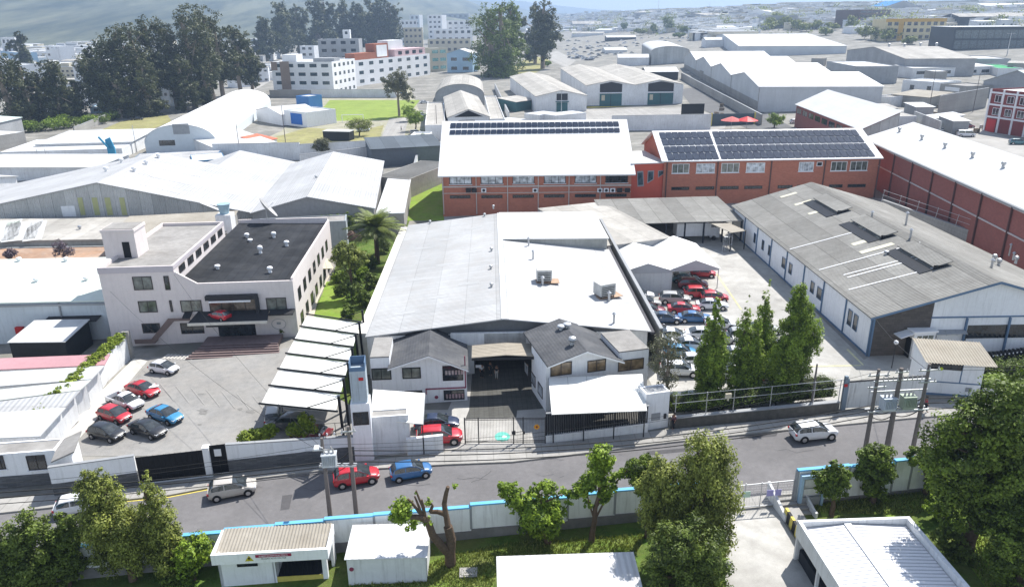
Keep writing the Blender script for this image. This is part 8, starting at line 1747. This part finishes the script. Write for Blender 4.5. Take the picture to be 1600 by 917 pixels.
# belts of green on the right distance
for i,(bx,by,rr,hh) in enumerate([(1205,46,9,12),(1225,44,9,12),(1215,36,9,13),(1245,48,8,10),(1260,50,7,9),(1275,46,7,9),(1330,50,7,14),(1300,48,7,8),(1350,62,7,12),(1368,64,8,12),(1385,66,8,10),(1400,64,7,8),(1200,30,9,10),(1180,40,8,10),(1290,56,6,7),(1510,20,9,8),(1535,18,9,8),(1420,70,6,6)]):
    tree('street_tree','pale green roadside tree in the hazy right distance',blob_lobes(rr,hh*.55,hh*.5,7,400+i,.5),G(bx,by),1800,1.2,LG_OLIVE,.25,seed=400+i,group='roadside trees in the right distance',clump=.4,nclump=14)
for i,(bx,by) in enumerate([(60,205),(85,203),(110,200),(135,198),(155,194),(40,207),(172,188),(96,196)]):
    tree('shrub','wild green bush along the foot of the left eucalyptus trees',blob_lobes(5,2,2.4,7,430+i,.55),G(bx,by),2200,.5,LG_BRO if i%2 else LG_DARK,.1,seed=430+i,group='bushes below the left eucalyptus',cat='shrub')
# ============================================================ CARS
def hd(p,q): a=G(*p); b_=G(*q); return math.degrees(math.atan2(b_.y-a.y,b_.x-a.x))
rh_=hd((265,775),(400,749))
car('hatch','beige','beige hatchback driving along the street near the narrow black door',(365,771),head=rh_,sc=1.03)
car('hatch','white','white car half hidden behind the tall lower left cypress',(128,796),head=rh_+1)
car('hatch','red','bright red coupe parked at the kerb beside the left poles',(558,752),head=rh_-2,sc=1.03)
car('hatch','blue','dark blue hatchback parked right of the red coupe on the street',(643,743),head=rh_-2,sc=.95)
car('suv','white','white compact off-roader driving on the right part of the street',(1270,683),head=hd((1200,676),(1420,655))+1,sc=.97)
car('hatch','white','white three door car alone near the entrance steps',(258,581),head=-22,sc=.92)
car('sedan','red','red sedan with white heart on its bonnet in the left yard',(225,615),head=-31,sc=.98)
car('pickup','white','white double cab pickup between the two red cars',(198,634),head=-33,sc=.92)
car('hatch','red','red hatchback behind the black hatchback in the left yard',(181,655),head=-30,sc=.98)
car('sedan','skyblue','metallic blue sedan with dark sunroof in the left yard',(260,655),head=-33,sc=.98)
car('hatch','black','black hatchback nearest the white ivy wall',(169,683),head=-24,sc=.98)
car('sedan','black','black sedan in the front row of the left yard',(233,677),head=-31,sc=.98)
hb=G(232,612); r=thing('bonnet_decoration','white paper heart lying on the bonnet of the red sedan','decoration',(hb.x+.9,hb.y-.55,hb.z+.98),math.radians(-31)); b=MB()
hp=[(.0,-.45),(.38,-.05),(.42,.2),(.22,.36),(0,.22),(-.22,.36),(-.42,.2),(-.38,-.05)]; b.slab([(x*1.3,y*1.3,.03) for x,y in hp],.05); b.build('heart',WTRIM,r)
car('suv','grey','dark grey off-roader parked in the shade under the carport',(452,668),head=170)
car('sedan','maroon','dark maroon car just behind the plants under the carport',(486,684),head=165,sc=.95)
car('suv','silver','pale car glimpsed at the left edge under the carport',(428,655),head=100,sc=.9)
car('suv','red','red off-roader parked under the white lean-to awning',(687,690),head=2,sc=1.0)
car('sedan','navy','black blue saloon behind the red off-roader',(683,668),head=0,sc=1.)
b_,x_,y_,z_=DC; car('hatch','red','small red display car standing on the balcony of the pink office',pos=b_.world(x_,y_,z_),head=150,sc=.8)
# car park, front rows seen between the trees
LOTC=[('sedan','white',998,466,'white saloon topmost left against the closed marquee'),('sedan','silver',1008,478,'silver white saloon second from the marquee along the wall'),('sedan','maroon',1014,490,'dark maroon car mostly hidden behind the silver saloon'),('hatch','white',1020,502,'white hatchback third along the party wall'),('sedan','darkblue',1040,503,'navy blue saloon beside the white hatchback'),('suv','white',1026,524,'white off-roader below the navy saloon'),('hatch','white',1034,540,'white hatchback partly behind the sparse tree'),
 ('suv','silver',1054,473,'silver car in front of the closed marquee beside the crimson saloon'),('sedan','red',1068,488,'crimson saloon in the second row'),('suv','red',1093,464,'bright red off-roader in front of the open marquee'),('hatch','red',1116,470,'bright red hatchback right of the red off-roader'),('sedan','white',1112,482,'white saloon at the end of the red row'),('suv','maroon',1082,450,'dark red off-roader under the open marquee'),('sedan','teal',1070,440,'green grey saloon deep under the open marquee'),('hatch','red',1098,432,'red car nose showing at the back of the open marquee'),('sedan','blue',1085,502,'blue saloon left of the pointed cypress'),
 ('sedan','white',1052,530,'white saloon behind the sparse tree, upper'),('hatch','skyblue',1062,556,'pale blue hatchback behind the sparse tree'),('suv','white',1062,585,'white off-roader behind the roof box car'),('sedan','white',1098,528,'white car between pointed and feathery cypress, upper'),('hatch','white',1125,512,'white car roof right of the pointed cypress'),('sedan','silver',1128,535,'silver saloon behind the feathery cypress'),('suv','white',1125,560,'white off-roader behind the feathery cypress'),('hatch','white',1128,590,'white hatchback low between cypress trunks'),('sedan','grey',1150,585,'grey saloon low between the cypress trunks'),
 ('hatch','white',1160,560,'white hatchback behind the second feathery cypress'),('sedan','black',1190,540,'black saloon between the feathery and tallest cypress'),('sedan','silver',1192,520,'silver saloon behind the slim pointed cypress'),('suv','white',1196,582,'white off-roader between the cypresses with red rear lamp'),('hatch','silver',1160,530,'silver hatchback in the shade of the slim cypress'),('sedan','white',1080,545,'white saloon hidden by the pointed cypress'),('hatch','white',1090,570,'white hatchback hidden low behind the pointed cypress'),
 ('suv','black',1092,634,'black off-roader with white roof rack by the hedge'),('sedan','silver',1182,631,'silver saloon with black stripes by the hedge'),('suv','black',1252,612,'black off-roader with chrome rail beside the hedge block'),('sedan','grey',1222,600,'grey saloon behind the black off-roader'),('sedan','black',1140,633,'black saloon by the hedge between two silver cars'),('hatch','black',1064,634,'dark hatchback behind the hedge near the wall pylon')]
for i,(k_,c_,x,y,lab) in enumerate(LOTC): car(k_,c_,lab,(x,y),head=-9+((i*37)%7-3)*.8 if y<608 else 1+(i%3)*1.5,sc=.98)
# far lot
rn=random.Random(5); fl_=[]
for i in range(95):
    y=rn.uniform(64,96); x=rn.uniform(872+(y-64)*.6,1000 if y<88 else 940)
    if rn.random()<.12: x=rn.uniform(1000,1080); y=rn.uniform(60,66)
    p=G(x,y); 
    r=thing('parked_car','tiny pale parked car in the distant walled car lot','car',p,rn.uniform(-.2,.2),'cars in the distant car lot')
    c=rn.choice(['white','white','white','silver','silver','navy','grey','white']); key=('far',c)
    if key not in CARC:
        b=MB(); b.extr([(-2.1,.3),(2.1,.3),(2.15,.7),(1.3,.95),(-2.0,1.0),(-2.15,.8)],-.88,.88); b.extr([(-1.8,.96),(1.0,.93),(.3,1.5),(-1.3,1.52)],-.72,.72); m1=b.mesh('far_body',PAINT[c]); b=MB(); b.extr([(-1.6,1.02),(.85,1.0),(.3,1.4),(-1.3,1.42)],-.76,.76); b.add([(1.02,-.6,1.),(1.02,.6,1.),(.38,.6,1.45),(.38,-.6,1.45)],[(0,1,2,3)]); m2=b.mesh('far_glass',CARGL); CARC[key]=(m1,m2)
    put('body',CARC[key][0],r); put('window_glass',CARC[key][1],r)
for x,y,c,k_,lab in ((1509,214,'white','van','white van parked by the dark red office'),(1478,207,'white','hatch','white car behind the white van at the right'),(1512,200,'maroon','hatch','magenta car beside the white van'),(1590,226,'teal','suv','green grey car at the right edge below the red office'),(1243,193,'white','hatch','white car glimpsed beside the small brick building'),(663,162,'white','sedan','white car parked near the grey pitch tree'),(215,188,'black','pickup','black pickup wreck on the dry grass plot'),(660,182,'white','hatch','white car beside the bushy path tree'),(568,206,'white','van','white bus like van below the pitch'),(650,210,'silver','suv','silver car beside the low ducted roof')):
    car(k_,c,lab,(x,y),head=-20 if x>1400 else 5,lod=1)
# motorcycles in their bay
def moto_parts():
    out=[]; b=MB(); b.path([(-.55,0,.62),(-.1,0,.72),(.25,0,.95),(.42,0,.9)],.11,6); b.box(-.25,.3,-.13,.13,.3,.6); b.tube((.42,0,1.0),(.72,0,.33),.035); b.tube((-.2,0,.4),(-.65,0,.32),.04); out.append(('body',b.mesh('moto_body',BLKP),None))
    b=MB(); b.tube((.36,-.34,1.08),(.36,.34,1.08),.022); b.box(.4,.52,-.1,.1,.88,1.05); out.append(('handlebar',b.mesh('handlebar',DSTEEL),None)); b=MB(); b.box(-.6,.05,-.13,.13,.76,.86); out.append(('seat',b.mesh('seat',BLKPL),None))
    w=MB(); w.lathe((0,0,0),[(.22,-.05),(.31,-.04),(.31,.04),(.22,.05)],14); wm=w.mesh('moto_wheel',RUBBER); out.append(('wheel',wm,(.72,0,.31))); out.append(('wheel',wm,(-.65,0,.31)))
    b=MB(); b.tube((.52,0,.96),(.56,0,.96),.09,n=10); out.append(('headlight',b.mesh('moto_lamp',LAMPW),None)); return out
mp_=moto_parts(); q0=gb.face('front',1545,560)
for i in range(15):
    x=1537+i*6.2; p=G(x,566-i*.9); r=thing('motorcycle',('black motorcycle at the left end of the parked row' if i==0 else 'black motorcycle in the long row under the grey workshop wall'),'motorcycle',p,-PI/2+.15,None if i==0 else 'motorcycles in a row')
    for nm,me,l_ in mp_:
        o=put(nm,me,r,l_)
        if nm=='wheel': o.rotation_euler=(PI/2,0,0)
# ============================================================ POLES AND WIRES
def pole(label,base,top,r=.16,arms=(),mt=POLEM,name='utility_pole',h=None):
    p=G(*base); h=h or hgt(*base,top); o=thing(name,label,'utility pole',p,math.atan2(wdir.y,wdir.x)); b=MB(); b.tube((0,0,-.5),(0,0,h),r*1.35,r*.8,10); b.build('shaft',mt,o,smooth=60)
    for (z,L,ins) in arms:
        b=MB(); b.box(-L/2,L/2,-.18,-.08,h+z-.05,h+z+.05); a_=b.build('crossarm',STEEL,o)
        for k in range(ins):
            b=MB(); x=-L/2+.15+(L-.3)*k/max(1,ins-1); b.lathe((x,-.13,h+z+.05),[(.03,0),(.07,.04),(.04,.1),(.07,.14),(.03,.24)],8); b.build('insulator',CERAM,a_)
    return o,p,h
def transformer(label,pos,rz,col):
    r=thing('transformer',label,'transformer',pos,rz); m_=M('transformer_'+col,dict(grey=(.50,.55,.60),green=(.36,.42,.33),light=(.5,.53,.55))[col],.5,.08,3,.08,streak=.3)
    b=MB(); b.box(-.55,.55,-.35,.35,0,1.05); b.box(-.6,.6,-.4,.4,1.05,1.12); b.build('tank',m_,r); b=MB()
    for k in range(8): b.box(-.5+k*.14,-.46+k*.14,-.5,-.35,.15,.95)
    b.build('cooling_fin',m_,r)
    for k in range(3):
        b=MB(); b.lathe((-.35+k*.35,0,1.12),[(.06,0),(.1,.05),(.06,.12),(.1,.17),(.06,.24),(.03,.4)],8); b.build('bushing',CERAM,r)
    return r
pA,a0,hA=pole('left pole of the twin pole transformer mount on the left part of the street',(516,806),682,.15,((-1.0,1.6,3),)); pB,b0_,hB=pole('right pole of the twin pole transformer mount on the left part of the street',(557,805),664,.15,((-.4,1.2,2),))
mid=(a0+b0_)/2; 
tr_z=hA-2.4; transformer('pale grey blue transformer hung between the two left poles',mid+Vector((-.6,-.15,tr_z)),math.atan2(wdir.y,wdir.x),'light')
pl=thing('transformer_platform','steel beam platform between the two left poles','platform',a0,math.atan2((b0_-a0).y,(b0_-a0).x)); b=MB(); b.box(-.4,(b0_-a0).length+.4,-.2,-.08,tr_z-.15,tr_z); b.box(-.4,(b0_-a0).length+.4,.08,.2,tr_z-.15,tr_z); b.build('beam',STEEL,pl)
b=MB(); b.path([(.0,-.2,hA-.8),(-.1,-1.2,hA+.0),(-.15,-1.7,hA+.3)],.04); ll=b.build('lamp_arm',WTRIM,pA); b=MB(); b.box(-.3,.05,-2.2,-1.6,hA+.22,hA+.36); b.build('lamp_head',WTRIM,pA)
R3=[((1347,729),572,'left pole of the three pole transformer station on the street'),((1381,726),570,'middle leaning pole of the three pole transformer station'),((1422,723),563,'right pole of the three pole transformer station')]
PR=[pole(l_,b_,t_,.16 if i!=1 else .2,((-.5,1.9,3),(-1.6,1.6,2)) if i!=1 else ((-.3,1.2,2),)) for i,(b_,t_,l_) in enumerate(R3)]
aR=PR[0][1]; cR=PR[2][1]; hR=PR[0][2]; d3=(cR-aR); L3=Vector((d3.x,d3.y,0)).length; an=math.atan2(d3.y,d3.x)
st=thing('transformer_platform','long steel beam platform carried by the three right poles','platform',aR,an); zb=hgt(1385,724,632); b=MB(); b.box(-.5,L3+.5,-.3,-.2,zb-.12,zb); b.box(-.5,L3+.5,.2,.3,zb-.12,zb); b.build('beam',STEEL,st); b=MB(); b.box(-.3,L3+.3,-.12,0,hR-1.15,hR-1.05); b.box(-.3,L3+.3,.05,.15,hR-2.2,hR-2.1); b.build('upper_beam',STEEL,st)
for k in range(9): b=MB(); b.tube((.5+k*(L3-1)/8,-.1,hR-1.1),(.35+k*(L3-1)/8,-.3,hR-.55),.045,n=6); b.build('fuse_cutout',CERAM,st)
transformer('pale blue grey transformer left of the middle pole',aR+d3*.30+Vector((0,0,zb)),an,'grey'); transformer('greenish transformer right of the middle pole',aR+d3*.70+Vector((0,0,zb)),an,'green')
def wire(label,pts,r=.02,sag=.4,name='power_line',group='overhead wires'):
    o_=Vector(pts[0]); b=MB(); q=[]
    for a_,c_ in zip(pts[:-1],pts[1:]):
        for k in range(12): t=k/12; v=Vector(a_).lerp(Vector(c_),t); v.z-=sag*4*t*(1-t); q.append(v-o_)
    q.append(Vector(pts[-1])-o_); b.path(q,r,4); ob=b.build(name,M('black_cable',(.03,.03,.03),.7),None,o_); tag(ob,label,'cable',group); return ob
V3=Vector
tA=a0+V3((0,0,hA)); tB=b0_+V3((0,0,hB)); t0=PR[0][1]+V3((0,0,hR)); t2=PR[2][1]+V3((0,0,PR[2][2])); t1_=PR[1][1]+V3((0,0,PR[1][2]))
farL=P(-200,795,7.); farR=P(1800,560,9.5)
for k,(dz,dy,lab) in enumerate(((-2.3,.2,'thick cable along the street at transformer height, upper'),(-2.7,.1,'second thick cable bundle along the street below it'),(-3.2,.0,'lowest sagging telephone cable along the street'))):
    wire(lab,[farL+V3((0,0,dz+3)),tA+V3((0,dy,dz)),tB+V3((0,dy,dz))],.045 if k<2 else .03,.35)
    wire(lab.replace('along','on the middle part of'),[tB+V3((0,dy,dz)),t0+V3((0,dy,dz-1.2))],.042,1.3)
    wire(lab.replace('along','on the right part of'),[t0+V3((0,dy,dz-1.2)),t1_+V3((0,dy,dz-1.2)),t2+V3((0,dy,dz-1.)),farR+V3((0,dy,dz))],.045,.4)
for k in range(2):
    wire(('thin upper power line from the left poles to the three pole station' if k==0 else 'second thin upper power line to the three pole station'),[tA+V3((0,-.3+.6*k,-.8)),t0+V3((0,-.3+.6*k,-.4))],.014,1.6); wire(('thin upper power line leaving the frame at the right' if k==0 else 'second thin upper power line leaving at the right'),[t2+V3((0,-.3+.6*k,-.3)),farR+V3((0,.6*k,0))],.014,.5); wire(('thin upper power line leaving the frame at the left' if k==0 else 'second thin upper power line leaving at the left'),[farL+V3((0,.6*k,1)),tA+V3((0,-.3+.6*k,-.8))],.014,.6)
wire('thin service wire from the left pole over the yard to the pink office',[tA+V3((0,0,-1)),pk.world(W1,0,9.5)],.013,1.2); wire('second service wire from the left pole to the pink office corner',[tA+V3((0,0,-1.4)),pk.world(1,0,7.5)],.013,1.4); wire('wire from the right pole over the lane to the grey workshop',[t2+V3((0,0,-.6)),gb.world(0,0,4.9)],.02,.4)
for b_,t_,lab in (((1266,645),567,'lean grey lamp post standing in the car park hedge'),((214,238),195,'thin pole before the vaulted hall, left'),((376,248),193,'thin black pole beside the vaulted hall'),((448,240),165,'pole left of the dry yard'),((683,215),165,'pole beside the narrow strip building'),((877,188),143,'square mesh mast before the twin factory'),((1450,180),110,'pole near the concrete strip block'),((1520,175),115,'pole before the dark red office'),((63,262),232,'left thin mast on the white left roofs'),((76,262),232,'right thin mast on the white left roofs')):
    pole(lab,b_,t_,.1,mt=STEEL if b_[0]<300 or b_[0]==877 else POLEM,name='thin_pole')
for b_,t_,lab in (((1573,88),52,'twin armed street lamp before the black showroom'),((1027,45),-8,'tall far mast beside the tallest far tree'),((1106,50),5,'far antenna mast on the right skyline'),((1480,60),5,'far mast above the yellow office')): pole(lab,b_,t_,.22,((-.3,6,0),) if b_[0]==1573 else (),mt=STEEL,name='street_lamp' if b_[0]==1573 else 'mast')
p=G(1393,575); r=thing('globe_lamp','white globe lamp on a dark post by the stone panel','lamp',p); b=MB(); b.tube((0,0,0),(0,0,2.9),.05); b.build('post',DSTEEL,r); b=MB(); b.lathe((0,0,3.1),[(.05,-.25),(.2,-.15),(.26,0),(.2,.15),(.05,.25)],12); b.build('globe',WTRIM,r,smooth=80)
# ============================================================ PEOPLE
SH=lambda n,c:M(n,c,.85,.08,6,.05)
person('person in red shirt and dark trousers walking past the guard house',G(1444,646)+Vector((0,0,.13)),-20,SH('red_shirt',(.4,.04,.06)),SH('dark_trousers',(.02,.02,.03)),.22)
person('person in dark clothes standing deep in the driveway with pale trousers',G(776,592),-90,SH('black_shirt',(.03,.03,.035)),SH('pale_trousers',(.45,.43,.4)),.05)
person('person in dark jacket standing left of the one in pale trousers',G(766,586),-60,SH('dark_jacket',(.03,.035,.05)),SH('dark_trousers',(.02,.02,.03)),.05)
person('person in white striped top near the left side of the driveway',G(753,590),-80,SH('white_striped_top',(.6,.6,.6)),SH('dark_trousers',(.02,.02,.03)),.05)
person('person in dark clothes standing by the wall pylon on the pavement',G(1052,672)+Vector((0,0,.13)),200,SH('dark_red_jacket',(.12,.03,.05)),SH('dark_trousers',(.02,.02,.03)),.08)
person('small person in dark clothes on the path right of the pitch',G(627,205),0,SH('dark_jacket',(.03,.035,.05)),SH('dark_trousers',(.02,.02,.03)),.2)
